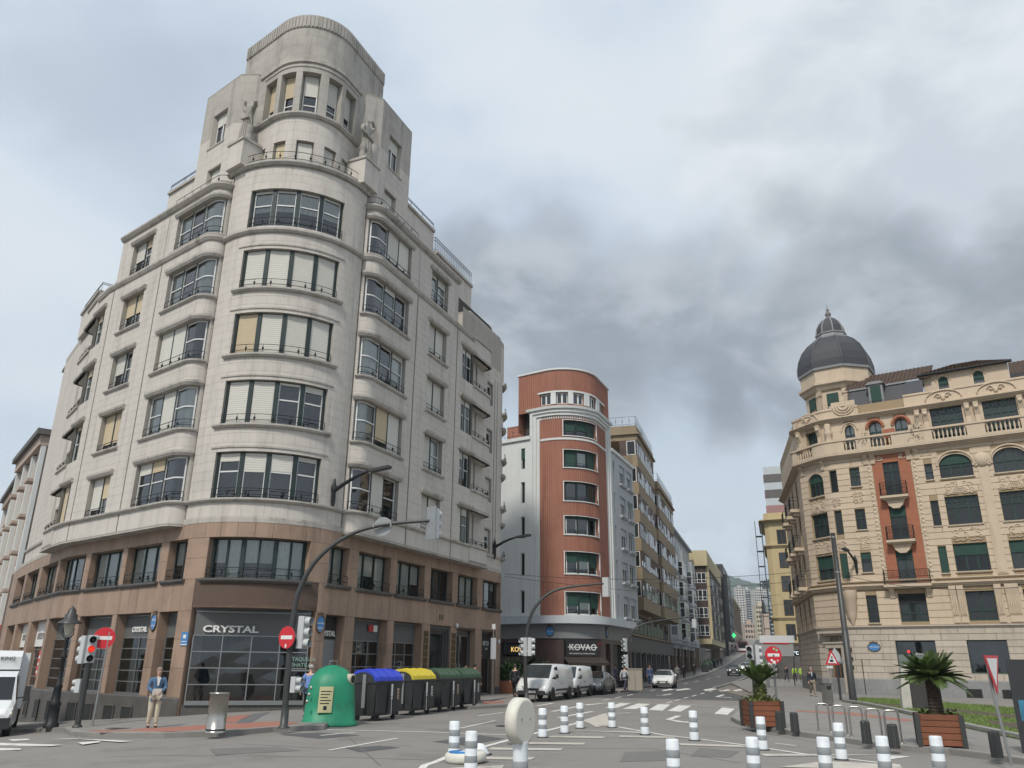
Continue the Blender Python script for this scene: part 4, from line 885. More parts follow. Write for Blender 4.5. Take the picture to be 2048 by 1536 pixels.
# --- tower
ta, tb, tcn, _, _, tarc = fillet_path(.7, 2.2, 0, 0); PT = Path([ta + dL_ * 9] + tarc + [tb + dR_ * 9], 13)
sill(PA, -4.3, 4.05, 25.1, 0, A, .2, .22, name='cornice'); rail(PA, -3.3, 3.2, .06, 25.12, A, .55)
m = MB(); m.slab([PA(c).to_2d() for c in PA.cuts(-4.2, 4.2)] + [PA(4.2, -5).to_2d(), PA(-4.2, -5).to_2d()], 25.0, 25.1); m.build('terrace', M_TRIM, A)
o6 = [(-2.95, -2.40, 25.3, 26.45, .25), (-1.72, -1.02, 25.3, 26.45, .25), (-.45, .40, 25.3, 26.45, .25), (.95, 1.66, 25.3, 26.45, .25), (2.12, 2.72, 25.3, 26.45, .25)]
o7 = [(-3.05, -2.1, 28.05, 30.65, .4), (-1.75, -.88, 28.05, 30.65, .4), (-.53, .40, 28.05, 30.65, .4), (.84, 1.68, 28.05, 30.65, .4), (1.98, 2.9, 28.05, 30.65, .4)]
TE = 5.4; tp_ = [PT(c) for c in PT.cuts(-TE, TE)]; tbk = [PT(TE, -5.5), PT(-TE, -5.5)]
m = MB(); wall(m, PT, -TE, TE, 24.3, 34.0, 0, o6 + o7); PE = Path([tbk[1], tp_[0]]); wall(m, PE, 0, PE.c[-1], 24.3, 34.3); PE = Path([tp_[-1], tbk[0]]); wall(m, PE, 0, PE.c[-1], 24.3, 34.3); m.build('tower_wall', M_JOINT, A)
st += slabs(PT, -TE, TE, [25.1 + .55 * i for i in range(6)][:3] + [26.45, 27.0, 27.55, 28.05], 1.0, 0, o6, seed=31) + slabs(PT, -TE, TE, [28.05 + .52 * i for i in range(6)] + [31.2, 31.8, 32.4, 33.0, 33.5], 1.1, 0, o7, seed=32)
for o_ in o6: fb = MB(); kids = []; light(fb, PT, o_[0] + .03, o_[1] - .03, o_[2], o_[3] - .02, -.2, .05, 0, 0, shut=1, col=M_SHUTC if o_[0] < -1 else M_SHUT, kids=kids, room=False); finish(fb, M_WHITE, kids, A)
for k, o_ in enumerate(o7): fb = MB(); kids = []; light(fb, PT, o_[0] + .03, o_[1] - .03, o_[2], o_[3] - .02, -.36, .06, .3, 0, shut=(.62, .5, .48, .55, .55)[k], col=M_SHUTC if k < 2 else M_SHUT, curtain=.3, kids=kids); finish(fb, M_WHITE, kids, A)
sill(PT, -3.5, 3.3, 28.05, 0, A, .2, .22, name='ledge')
m = MB(); moulding(m, PT, -3.6, 3.35, [(0, 31.2), (.10, 31.24), (.10, 31.4), (0, 31.46)]); moulding(m, PT, -3.2, 3.05, [(0, 30.95), (.05, 30.97), (.05, 31.1), (0, 31.14)]); m.build('cornice', M_TRIM, A)
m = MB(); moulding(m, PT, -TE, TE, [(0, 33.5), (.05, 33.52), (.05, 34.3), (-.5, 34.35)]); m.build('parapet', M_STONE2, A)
m = MB(); s_ = -5.3
while s_ < 5.35: m.box(PT.fr(s_, .05, 33.55), -.055, .055, 0, .035, 0, .72); s_ += .2
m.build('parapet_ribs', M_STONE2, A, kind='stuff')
m = MB(); m.slab([p.to_2d() for p in tp_ + tbk], 34.0, 34.1); m.build('roof', M_TRIM, A)
for sg in (1, -1):       # shoulder blocks with chamfered inner corner, window, pedestal
    pl = [PA(sg * 7.95, -4.5), PA(sg * 7.95, 0), PA(sg * 4.75, 0), PA(sg * 4.0, -.55), PA(sg * 3.6, -1.4), PA(sg * 4.6, -4.5)]
    PS = Path([pl[5], pl[4], pl[3], pl[2], pl[1], pl[0]] if sg > 0 else pl, 3 if sg > 0 else 2); sc_ = 0
    ow = [(.85, 2.2, 27.85, 29.95, .3), (.7, 1.95, 24.4, 26.35, .3)] if sg > 0 else [(-2.2, -.85, 27.85, 29.95, .3), (-1.95, -.7, 24.4, 26.35, .3)]
    m = MB(); wall(m, PS, PS.c[0], PS.c[-1], 24.3, 31.65, 0, ow); m.slab([p.to_2d() for p in pl], 31.6, 31.7); m.build('shoulder_block', M_JOINT, A)
    st += slabs(PS, PS.c[0], PS.c[-1], [24.4 + .5 * i for i in range(5)] + [26.9, 27.4, 27.85] + [28.55, 29.25, 29.95, 30.5, 31.1, 31.6], 1.05, 0, ow, seed=41)
    for q, (a, b, c, d, _) in enumerate(ow):
        fb = MB(); kids = []; mid_ = (a + b) / 2
        for u0, u1 in ((a + .03, mid_), (mid_, b - .03)): light(fb, PS, u0, u1, c, d - .02, -.24, .05, 0, 0, shut=(.35, 1)[q], kids=kids)
        finish(fb, M_WHITE, kids, A)
    sill(PS, ow[0][0] - .1, ow[0][1] + .1, 27.85, 0, A, .1, .06)
    fp = PA.fr(sg * 3.55, .0, 25.1).rot(0); m = MB(); m.box(fp, -.62, .62, -.9, .42, 0, 1.42); m.build('pedestal', M_STONE, A); m = MB(); m.box(fp, -.68, .68, -.96, .48, 1.42, 1.56); m.build('coping', M_TRIM, A)
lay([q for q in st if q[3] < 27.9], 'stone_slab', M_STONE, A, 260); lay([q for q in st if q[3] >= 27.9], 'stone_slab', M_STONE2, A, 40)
# set-back penthouses and their railings
for sg in (1, -1):
    for a, b, of, z0, z1, hr in ((7.9, 13.9, -1.5, 24.3, 28.4, .5),) + (((13.9, 19.4, -1.3, 21.2, 26.9, 1.0), (16.6, 21.7, -.15, 21.2, 23.6, 0)) if sg > 0 else ((18.6, 23.2, .25, 21.35, 23.0, .5),)):
        c = PA.cuts(*((a, b) if sg > 0 else (-b, -a))); m = MB(); m.slab([PA(q, of).to_2d() for q in c] + [PA(c[-1], of - 4).to_2d(), PA(c[0], of - 4).to_2d()], z0, z1); o = m.build('penthouse', M_STONE, A)
        m = MB(); m.slab([PA(q, of + .12).to_2d() for q in c] + [PA(c[-1], of - 4).to_2d(), PA(c[0], of - 4).to_2d()], z1, z1 + .18); m.build('coping', M_TRIM, o)
        if hr:
            m = MB(); pts = [PA(q, of - .05) for q in c]
            if sg > 0: pts = [PA(c[0], of - 3.5)] + pts
            else: pts = pts + [PA(c[-1], of - 3.5)]
            for zz_ in ((z1 + .2 + hr * .8, z1 + .2 + hr) if hr < .9 else (z1 + .3, z1 + .95, z1 + 1.15)): m.tube([p + ZU * zz_ for p in pts], .022, 5)
            for p0, p1 in zip(pts[:-1], pts[1:]):
                k = max(1, int((p1 - p0).length / (1.4 if hr < .9 else .25)))
                for j in range(k + 1): p = p0.lerp(p1, j / k); m.tube([p + ZU * (z1 + .1), p + ZU * (z1 + .2 + hr)], .014, 4)
            m.build('roof_railing', M_IRON, o)
    if sg > 0:
        for s_, z, of in ((19.0, 24.0, -1.29), (19.4, 21.75, -.14)):
            fb = MB(); kids = []; fr_ = PA.fr(s_, of, z); fb.box(fr_, -.5, .5, 0, .03, 0, .06); fb.box(fr_, -.5, -.44, 0, .03, 0, 1.1); fb.box(fr_, .44, .5, 0, .03, 0, 1.1); fb.box(fr_, -.5, .5, 0, .03, 1.04, 1.1)
            kids.append(('pane', MB().quad(fr_(-.46, .012, .03), fr_(.46, .012, .03), fr_(.46, .012, 1.07), fr_(-.46, .012, 1.07)), M_GLASSD)); finish(fb, M_WHITE, kids, A)
c = PA.cuts(-30, 31); m = MB(); m.slab([PA(q, -.02).to_2d() for q in c] + [Vector((-20, 62))], 21.1, 21.2); m.build('roof', M_TRIM, A)
c = PA.cuts(-13.5, 13.5); m = MB(); m.slab([PA(q, .6 if abs(q) > 4.7 else 0).to_2d() for q in c] + [PA(13.5, -4).to_2d(), PA(-13.5, -4).to_2d()], 24.2, 24.3); m.build('roof', M_TRIM, A)
# statues on the pedestals
M_STAT = mat('weathered statue stone', (.30, .285, .26), .9, .2, 3, .5, 25, dirt=((.12, .115, .105), .6, 2.))
def statue(sg, label):
    p = PA(sg * 3.55, -.1, 26.68); fr_ = PA.fr(sg * 3.55); t = thing('statue', label, 'statue', p, math.atan2(fr_.y.y, fr_.y.x) - math.pi / 2)
    V_ = {'base': (0, 0, .05, .36, .30), 'knee': (0, .06, .75, .30, .25), 'hip': (0, 0, 1.35, .30, .24), 'waist': (.03 * sg, 0, 1.7, .24, .20), 'chest': (.04 * sg, .02, 2.1, .31, .24), 'neck': (.05 * sg, .02, 2.42, .11), 'ls': (-.33, 0, 2.25, .13), 'rs': (.37, 0, 2.25, .13)}
    E_ = [('base', 'knee'), ('knee', 'hip'), ('hip', 'waist'), ('waist', 'chest'), ('chest', 'neck'), ('chest', 'ls'), ('chest', 're' if 0 else 'rs')]
    if sg > 0: V_.update(head=(.06, .05, 2.7, .15, .17), le=(-.52, .10, 2.55, .10), lw=(-.18, .12, 2.85, .085), re=(.5, .05, 1.85, .10), rw=(.28, .24, 1.6, .085)); E_ += [('neck', 'head'), ('ls', 'le'), ('le', 'lw'), ('rs', 're'), ('re', 'rw')]
    else: V_.update(le=(-.62, .12, 2.05, .11), lw=(-.80, .28, 2.25, .11), re=(.52, .05, 2.55, .11), rw=(.38, .10, 2.88, .09)); E_ += [('ls', 'le'), ('le', 'lw'), ('rs', 're'), ('re', 'rw')]
    skin('body', V_, E_, M_STAT, t, 2)
    m = MB()
    for k in range(11):
        a = math.pi * (k / 10) ; x, y = .34 * math.cos(a), .27 * math.sin(a) + .02; m.tube([(x * .8, y * .85, 1.45), (x * 1.0, y * 1.05, .8), (x * 1.12, y * 1.15, .0)], [.03, .055, .07], 6)
    m.tube([(-.3, .2, 1.5), (0, .3, 1.42), (.3, .22, 1.62)], .07, 7); m.build('robe_folds', M_STAT, t)
    m = MB(); m.box(F(), -.5, .5, -.36, .36, -.12, .06); m.lathe(F((-.42 if sg < 0 else .4, .12, 0)), [(.16, 0), (.18, .3), (.13, .55), (.2, .75), (.1, .95)], 9); m.build('statue_base', M_STAT, t)
statue(-1, 'headless robed stone statue on the tower ledge nearer the sunlit wing')
statue(1, 'robed stone statue with raised arm on the tower ledge above the bins')
# dark inner walls so that no window looks right through the block
m = MB(); wall(m, PA, -33, 31, 4.0, 24.9, -.9); wall(m, PA, -33, 31, -1.5, 4.0, -1.95); wall(m, PT, -TE, TE, 24.0, 33.9, -.95); m.build('inner_wall', M_ROOM, A)
# ---------------------------------------------------------------- cream corner building with the slate dome
M_CREAM = mat('cream painted stone', (.52, .42, .315), .82, .07, .8, .08, 40, streak=.12, rand=.04)
M_CREAMJ = mat('cream joint', (.30, .225, .14), .9, .1, 2)
M_CREAMT = mat('cream moulding', (.51, .415, .31), .8, .10, 1.5, .1, 40, streak=.16)
M_GREY = mat('grey limestone base', (.44, .385, .32), .85, .14, .7, .15, 40, streak=.25, rand=.06)
M_GREYJ = mat('grey joint', (.20, .18, .155), .9, .1, 2)
M_BASE = mat('blue grey stone plinth', (.22, .225, .225), .8, .25, .8, .1, 30, dirt=((.33, .32, .30), .5, 1.))
M_SLATE = slat_mat('dark slate', (.05, .052, .06), .2, .4, .6)
M_LEAD = mat('lead trim', (.22, .225, .23), .6, .15, 3)
M_TILE = mat('brown roof tile', (.115, .078, .06), .85, .35, 5, .3, 20)
M_GFR = mat('dark green frame', (.018, .045, .038), .5, .15, 4)
M_AWN = mat('green roller blind', (.016, .052, .04), .7, .15, 2)
def brick_mat(name, c1, c2, mortar, ux, uy, sx=.24, sz=.075):
    m = bpy.data.materials.new(name); m.use_nodes = True; t = m.node_tree; n = t.nodes; l = t.links; b = n['Principled BSDF']; b.inputs['Roughness'].default_value = .85
    g = n.new('ShaderNodeNewGeometry'); d = n.new('ShaderNodeVectorMath'); d.operation = 'DOT_PRODUCT'; d.inputs[1].default_value = (ux, uy, 0); l.new(g.outputs['Position'], d.inputs[0])
    s = n.new('ShaderNodeSeparateXYZ'); l.new(g.outputs['Position'], s.inputs[0]); c = n.new('ShaderNodeCombineXYZ'); l.new(d.outputs['Value'], c.inputs[0]); l.new(s.outputs[2], c.inputs[1])
    br = n.new('ShaderNodeTexBrick'); l.new(c.outputs[0], br.inputs[0]); br.inputs['Scale'].default_value = 1; br.inputs['Brick Width'].default_value = sx; br.inputs['Row Height'].default_value = sz; br.inputs['Mortar Size'].default_value = .009
    for k, v in (('Color1', c1), ('Color2', c2), ('Mortar', mortar)): br.inputs[k].default_value = (*v, 1)
    l.new(br.outputs[0], b.inputs['Base Color']); bp = n.new('ShaderNodeBump'); bp.inputs['Strength'].default_value = .4; bp.inputs['Distance'].default_value = .01; l.new(br.outputs[1], bp.inputs['Height']); bp.invert = True; l.new(bp.outputs[0], b.inputs['Normal']); return m
dC = Vector((.8235, -.5673)); E0 = Vector((24.27, 57.78)); E1 = E0 + 1.4 * Vector((-.62, .785)); E2 = E1 + 2.2 * Vector((-.36, .933)); E3 = E2 + 14.5 * Vector((.235, .972))
M_BRICK = brick_mat('orange brick', (.36, .112, .052), (.28, .085, .045), (.30, .18, .12), dC.x, dC.y)
t2 = []
for i in range(7):
    q = i / 6; t2.append((E1 * (1 - q) ** 2 + (E0 + E1 + Vector((-.35, -.42))) * .5 * 2 * q * (1 - q) + E0 * q * q))
PCp = [E3, E2] + t2 + [E0 + dC * 20]; PC = Path(PCp, 8); PC.c = [c - 4.9 for c in PC.c]
sE1, sE2, sE3 = PC.c[2], PC.c[1], PC.c[0]
Cb = thing('corner_building', 'cream ornate corner building with slate dome and orange brick bay', 'building', (27, 59, 0), world=True)
def win(P, a, b, c, d, off, parent, cols=2, bar=.07, tr=None, blind=0., fm=None, arch=0., gm=None, grid=0, name='window', blm=None, pane=None):
    """framed casement in an opening; arch: rise of a rounded head"""
    fb = MB(); kids = []; fr, w = panel(P, a, b, off, c); h = d - c; hh = h - arch
    for i in range(cols + 1): x = w * i / cols; zt = hh if not arch else hh + arch * math.sqrt(max(0, 1 - ((x - w / 2) / (w / 2)) ** 2)); fb.box(fr, max(x - bar / 2, 0), min(x + bar / 2, w), -.04, .04, 0, max(zt, hh * .98))
    fb.box(fr, 0, w, -.04, .04, 0, bar)
    if not arch: fb.box(fr, 0, w, -.04, .04, h - bar, h)
    if tr: fb.box(fr, 0, w, -.035, .045, h * tr - bar / 2, h * tr + bar / 2)
    if grid:
        for i in range(1, grid): x = w * i / grid; fb.box(fr, x - .015, x + .015, -.02, .03, h * (tr or .6), h)
        z = h * ((tr or .6) + 1) / 2; fb.box(fr, 0, w, -.02, .03, z - .015, z + .015)
    def shape(x0, x1, z0, y):
        pts = [fr(x0, y, z0), fr(x1, y, z0)]
        if arch and abs(x1 - x0) > w * .9: pts += [fr(w / 2 + w / 2 * math.cos(math.pi * k / 12), y, hh + arch * math.sin(math.pi * k / 12)) for k in range(13)]
        else: pts += [fr(x1, y, h), fr(x0, y, h)]
        return pts
    p = shape(0, w, 0, -.01); kids.append(('pane', MB().add(p, [tuple(range(len(p)))]), pane or gm or M_GLASSD))
    if blind:
        z0 = h * (1 - blind); p = shape(.02, w - .02, z0, .05); q = [x + fr.y * .03 for x in p]; m_ = MB(); n_ = len(p); m_.add(p + q, [tuple(range(n_))[::-1], tuple(range(n_, 2 * n_))] + [(i, (i + 1) % n_, n_ + (i + 1) % n_, n_ + i) for i in range(n_)]); kids.append(('blind', m_, blm or M_AWN))
    return finish(fb, fm or M_GFR, kids, parent, name)
def arch_fill(mb, P, a, b, z, rise, off, t):
    """wall piece that rounds the head of an opening: from spring line z up to z + rise"""
    fr, w = panel(P, a, b, off, z); n = 12; pts = [(w / 2 + w / 2 * math.cos(math.pi * k / n), rise * math.sin(math.pi * k / n)) for k in range(n + 1)]
    for sg in (0, 1):
        half = [p for p in pts if (p[0] >= w / 2 - 1e-6 if sg else p[0] <= w / 2 + 1e-6)]
        poly = half + ([(w / 2, rise + .01), (w, rise + .01)] if sg else [(0, rise + .01), (w / 2, rise + .01)])
        if sg: poly = half + [(w / 2, rise + .02), (w, rise + .02)]
        else: poly = half + [(0, rise + .02), (w / 2, rise + .02)]
        mb.prism(fr, poly, -t, .0)
cw = [] # openings: s0 s1 z0 z1 depth
WIDE = [(1.8, 3.8), (5.05, 7.05), (8.3, 10.3)]
for a, b in WIDE: cw += [(a, b, 7.95, 9.78, .25), (a, b, 11.03, 12.97, .25), (a, b, 14.25, 15.9, .25), (a + .25, b - .1, 4.82, 6.68, .3), (a - .15, b + .1, 1.6, 3.62, .3), (a, b, 17.0, 19.3, .25)]
for a, b in ((.88, 1.37), (4.35, 4.36), (10.7, 11.2)):
    if b - a > .1: cw += [(a, b, 7.9, 9.68, .2), (a, b, 11.05, 12.8, .2), (a, b, 14.25, 15.4, .2)]
cw += [(-4.08, -3.4, 8.2, 9.58, .2), (-4.08, -3.4, 11.18, 12.68, .2), (-4.08, -3.4, 14.33, 15.72, .2), (-4.1, -3.4, 4.78, 6.63, .25), (-2.04, -.33, 4.82, 6.66, .3), (-2.62, -.2, 1.6, 3.6, .3)]
BD = [(-1.79, -.73, 7.25, 9.6, .2), (-1.79, -.73, 10.25, 12.67, .2), (-1.79, -.73, 13.35, 15.84, .2)]; cw += BD
T1W = [(-7.85, -6.1, 7.85, 9.6, .25), (-7.85, -6.1, 10.92, 12.7, .25), (-7.75, -6.15, 14.0, 15.75, .25)]; cw += T1W
T2W = [(-5.53, -5.0, 7.85, 9.6, .15), (-5.53, -5.0, 10.95, 12.7, .15), (-5.53, -5.0, 14.05, 15.7, .15)]; cw += T2W
STW = []
for k in range(3):
    for j, z in enumerate((4.9, 7.9, 10.95, 14.0)): STW.append((-12.2 - 3.4 * k, -11.2 - 3.4 * k, z, z + 1.9, .3))
cw += STW
TOPW = [(-7.4, -6.2, 17.6, 19.0, .3), (-4.04, -3.35, 17.0, 19.0, .3), (-2.35, -1.5, 17.0, 18.95, .3), (-.6, .25, 17.0, 18.95, .3)]; cw += TOPW
m = MB(); wall(m, PC, sE3, 13, 4.5, 20.4, 0, cw); m.build('wall', M_CREAMJ, Cb)
m = MB(); wall(m, PC, sE3, 13, -1.5, 4.5, 0, cw + [(-7.6, -6.3, .2, 3.05, .35)]); m.build('stone_base', M_GREYJ, Cb)
brk = (-2.5, .06, 7.0, 16.5)
sk = cw + [brk]
rus = slabs(PC, sE3, 13, [7.6 + .43 * i for i in range(22)], 2.6, 0, sk, .028, .035, 51) + slabs(PC, sE3, 13, [4.6 + .46 * i for i in range(6)], 2.2, 0, sk, .028, .035, 52) + slabs(PC, sE3, 13, [16.9, 17.8, 18.6, 19.4], 2.6, 0, sk, .01, .006, 53)
lay(rus, 'stone_block', M_CREAM, Cb, 250)
gs = slabs(PC, sE3, 13, [1.15 + .41 * i for i in range(9)], 1.6, 0, cw + [(-7.7, -6.2, .2, 3.9, .3)], .025, .03, 55); lay(gs, 'base_stone', M_GREY, Cb, 200)
m = MB(); moulding(m, PC, sE3, 13, [(0, -1.5), (.05, -1.5), (.05, 1.1), (.02, 1.16), (0, 1.16)]); m.build('plinth', M_BASE, Cb)
for s_ in (1.6, 3.6, 5.6): m = MB(); m.box(PC.fr(s_, .055, .1), -.45, .45, 0, .02, 0, .55); o = m.build('cellar_grille', M_SHADE, Cb); m = MB(); [m.box(PC.fr(s_, .075, .1), x - .012, x + .012, 0, .02, .02, .53) for x in (-.36, -.24, -.12, 0, .12, .24, .36)]; m.build('bars', M_IRON, o)
def cornice(P, a, b, z, w, h, parent, mt, steps=3):
    pr = [(0, z)]
    for i in range(steps): pr += [(w * (i + 1) / steps, z + h * i / steps), (w * (i + 1) / steps, z + h * (i + 1) / steps)]
    pr += [(-.1, z + h + .03)]; m = MB(); moulding(m, P, a, b, pr); return m.build('cornice', mt, parent)
cornice(PC, sE3, 13, 4.38, .16, .2, Cb, M_GREY); cornice(PC, sE3, 13, 7.02, .30, .34, Cb, M_CREAMT); cornice(PC, sE3, 13, 7.5, .12, .12, Cb, M_CREAMT, 2)
cornice(PC, sE3, 13, 16.45, .5, .32, Cb, M_CREAMT, 4); cornice(PC, sE2 - 1, 13, 19.3, .42, .34, Cb, M_CREAMT, 4)
# brick bay and its carved border
m = MB(); wall(m, PC, -2.48, .04, 7.05, 16.48, .012, BD); m.build('brick_panel', M_BRICK, Cb)
m = MB()
for s_ in (-2.72, .28):
    for k in range(30):
        z = 7.4 + .3 * k; m.lathe(F(PC(s_, .03, z + .12), PC.fr(s_).x, PC.fr(s_).z, -PC.fr(s_).y * -1), [(.11, 0), (.08, .03), (.02, .05)], 6)
        m.box(PC.fr(s_, .028, z), -.15, .15, 0, .015, -.02, .02)
m.build('carved_border', M_CREAMT, Cb, kind='stuff')
for a, b, c, d, _ in BD:
    win(PC, a + .02, b - .02, c, d - .02, -.12, Cb, 2, .09, .75, .18 if c < 8 else .3 if c < 12 else 0, grid=0, name='balcony_door', pane=M_GLASSD)
    m = MB(); big_ = c < 8; w0, w1 = (a - .95, b + .95) if big_ else (a - .38, b + .38)
    m.box(PC.fr((w0 + w1) / 2, 0, c), -(w1 - w0) / 2, (w1 - w0) / 2, 0, .62, -.16, 0); m.box(PC.fr((w0 + w1) / 2, 0, c), -(w1 - w0) / 2 + .12, (w1 - w0) / 2 - .12, 0, .48, -.26, -.16)
    if not big_: m.prism(PC.fr((a + b) / 2, 0, c - .26), [(-.62, 0), (.62, 0), (.45, -.4), (.2, -.62), (-.2, -.62), (-.45, -.4)], 0, .3)
    o = m.build('balcony', M_CREAMT, Cb); m = MB(); fr_ = PC.fr((w0 + w1) / 2, 0, c); hw = (w1 - w0) / 2 - .05
    line = [fr_(-hw, 0, 0), fr_(-hw, .55, 0), fr_(hw, .55, 0), fr_(hw, 0, 0)]
    for z in (.06, .5, .95): m.tube([p + ZU * z for p in line], .018, 5)
    for p, q in zip(line[:-1], line[1:]):
        k = max(2, int((q - p).length / .1))
        for j in range(k + 1): x = p.lerp(q, j / k); m.tube([x, x + ZU * .95], .009, 4)
    for k in range(7): x = -hw + 2 * hw * (k + .5) / 7; m.tube([fr_(x + .1 * math.cos(t), .56, .72 + .1 * math.sin(t)) for t in [i * .7 for i in range(10)]], .014, 4)
    m.build('railing', M_IRON, o)
# windows
rC = random.Random(3)
for a, b in WIDE:
    win(PC, a, b, 7.95, 9.78, -.2, Cb, 3, .09, .6, .42, blm=M_AWN); win(PC, a, b, 11.03, 12.97, -.2, Cb, 3, .08, .62, 0, grid=6)
    win(PC, a, b, 14.25, 15.9, -.2, Cb, 3, .09, .48, .42 if a < 4 else 0, arch=.75); win(PC, a + .25, b - .1, 4.82, 6.68, -.25, Cb, 2, .08, .35, 0, pane=M_GLASSD); win(PC, a, b, 17.0, 19.28, -.2, Cb, 4, .1, .62, 0, grid=8)
    win(PC, a - .15, b + .1, 1.6, 3.62, -.25, Cb, 1, .07, None, 0, pane=M_SHOPG)
    MB().quad(PC(a - .15, -.9, 1.6), PC(b + .1, -.9, 1.6), PC(b + .1, -.9, 3.62), PC(a - .15, -.9, 3.62)).build('interior', mat('grey green interior', (.075, .085, .08), .8, .5, .8), Cb)
    m = MB(); arch_fill(m, PC, a, b, 15.15, .75, .026, .2); m.build('arch', M_CREAM, Cb)
    for z in (7.95, 11.03, 14.25): sill(PC, a - .08, b + .08, z, 0, Cb, .12, .12, M_CREAMT)
    m = MB(); fr_ = PC.fr((a + b) / 2, .02, 15.15); m.tube([fr_(1.12 * math.cos(math.pi * k / 14), .02, .95 * math.sin(math.pi * k / 14)) for k in range(15)], .07, 6); m.build('arch_moulding', M_CREAMT, Cb)
def relief(fr, w, h, parent, fan=True, seed=0):
    """carved panel: fan of half rings, scrolls and leaf knobs, in low relief"""
    m = MB(); rr = random.Random(seed)
    if fan:
        for r in (.18, .30, .42): m.tube([fr(r * w / 2 * 1.05 * math.cos(math.pi * k / 12), .012, h * .12 + r * w / 2 * math.sin(math.pi * k / 12)) for k in range(13)], .035, 5)
    def scroll(x, z, r, sg): m.tube([fr(x + sg * r * (1 - t / 9) * math.cos(t * .85), .012, z + r * (1 - t / 9) * math.sin(t * .85)) for t in range(9)], [.034 - .002 * t for t in range(9)], 5)
    for sg in (-1, 1):
        scroll(sg * w * .34, h * .62, h * .22, sg); scroll(sg * w * .40, h * .25, h * .18, -sg); scroll(sg * w * .17, h * .80, h * .14, sg)
        m.tube([fr(sg * w * t, .01, h * (.04 + .05 * math.sin(t * 30))) for t in (.06, .14, .22, .30, .38, .46)], .03, 5)
    for _ in range(14): x, z = rr.uniform(-.46, .46) * w, rr.uniform(.05, .95) * h; m.ball((x, .0, z), .05, .035, .06, 6, 4, fr=fr)
    return m.build('carved_panel', M_CREAMT, parent)
k_ = 0
for a, b in WIDE:
    for z in (9.95, 13.1): relief(PC.fr((a + b) / 2, .03, z), 1.9, .95, Cb, z > 13, k_); k_ += 1
for z in (9.75, 12.85): relief(PC.fr(-7.0, .03, z), 1.5, .95, Cb, z > 12, k_); k_ += 1
for z in (9.95, 13.05): relief(PC.fr(-5.25, .03, z), .5, .6, Cb, False, k_); k_ += 1
for z in (9.9, 13.1): relief(PC.fr(-3.74, .03, z), .62, .9, Cb, False, k_); k_ += 1
for s_ in (-2.1, -.3, 1.1): relief(PC.fr(s_, .03, 16.0), .8, .35, Cb, False, k_); k_ += 1
for (a, b, c, d, _) in cw:
    if abs(b - a - .49) < .01 and c > 7: win(PC, a, b, c, d, -.15, Cb, 1, .06, .5, .0 if c > 11 else 1, blm=M_AWN); sill(PC, a - .06, b + .06, c, 0, Cb, .1, .1, M_CREAMT)
for i, (c, d) in enumerate(((8.2, 9.58), (11.18, 12.68), (14.33, 15.72), (4.78, 6.63))):
    win(PC, -4.06, -3.42, c, d, -.15, Cb, 2 if i in (1, 2) else 1, .06, .55, .35 if i == 0 else 0, grid=3 if i in (1, 2) else 0); sill(PC, -4.16, -3.32, c, 0, Cb, .1, .12, M_CREAMT)
win(PC, -2.04, -.33, 4.82, 6.66, -.25, Cb, 3, .08, .3, .35, blm=M_SHADE); win(PC, -2.62, -.2, 1.6, 3.6, -.25, Cb, 1, .07, None, 0, pane=M_SHOPG)
MB().quad(PC(-2.62, -.9, 1.6), PC(-.2, -.9, 1.6), PC(-.2, -.9, 3.6), PC(-2.62, -.9, 3.6)).build('interior', bpy.data.materials['grey green interior'], Cb)
m = MB(); m.box(PC.fr(-1.41, -.2, 1.62), -1.18, 1.18, 0, .012, 0, 1.1); m.build('frosted_film', mat('frosted film', (.15, .18, .17), .6, .2, 1), Cb)
for q in T1W: win(PC, q[0], q[1], q[2], q[3], -.2, Cb, 3, .08, .55, .55 if q[2] < 8 else .0 if q[2] < 12 else .4, arch=.6 if q[2] > 13 else 0); sill(PC, q[0] - .06, q[1] + .06, q[2], 0, Cb, .12, .12, M_CREAMT)
m = MB(); arch_fill(m, PC, -7.75, -6.15, 15.15, .6, .026, .2); m.build('arch', M_CREAM, Cb)
for q in T2W: win(PC, q[0] + .02, q[1] - .02, q[2], q[3], -.1, Cb, 1, .06, None, 1 if q[2] < 8 else 0)
for q in STW:
    win(PC, q[0], q[1], q[2], q[3], -.2, Cb, 2, .07, .6)
    if q[2] > 7: m = MB(); f_ = PC.fr((q[0] + q[1]) / 2, 0, q[2]); m.box(f_, -.8, .8, 0, .75, -.45, -.2); m.box(f_, -.6, .6, 0, .5, -.7, -.45); o = m.build('balcony', M_CREAMT, Cb); m = MB(); [m.tube([f_(x, .7, -.2), f_(x, .7, .75)], .012, 4) for x in [-.75 + .125 * i for i in range(13)]]; m.tube([f_(-.75, 0, .75), f_(-.75, .7, .75), f_(.75, .7, .75), f_(.75, 0, .75)], .02, 5); m.build('railing', M_IRON, o)
for i, q in enumerate(TOPW): win(PC, q[0], q[1], q[2], q[3], -.25, Cb, 3 if i == 0 else 2, .08, .62, 0, arch=.45 if i else 0, gm=M_GLASS if i else None, grid=6 if i == 0 else 0); MB().quad(PC(q[0], -.4, q[2]), PC(q[1], -.4, q[2]), PC(q[1], -.4, q[3]), PC(q[0], -.4, q[3])).build('curtain', M_CURT, Cb)
for q in TOPW[1:]: m = MB(); arch_fill(m, PC, q[0], q[1], q[3] - .45, .45, .02, .2); f_ = PC.fr((q[0] + q[1]) / 2, .03, q[3] - .45); m.tube([f_(.56 * math.cos(math.pi * k / 12), 0, .6 * math.sin(math.pi * k / 12)) for k in range(13)], .06 if q[0] < -3 else .12, 6); m.build('arch', M_CREAM if q[0] < -3 else M_BRICK, Cb)
MB().box(PC.fr(-1.05, .0, 16.9), -.42, .42, 0, .014, 0, 1.4).build('brick_panel', M_BRICK, Cb)
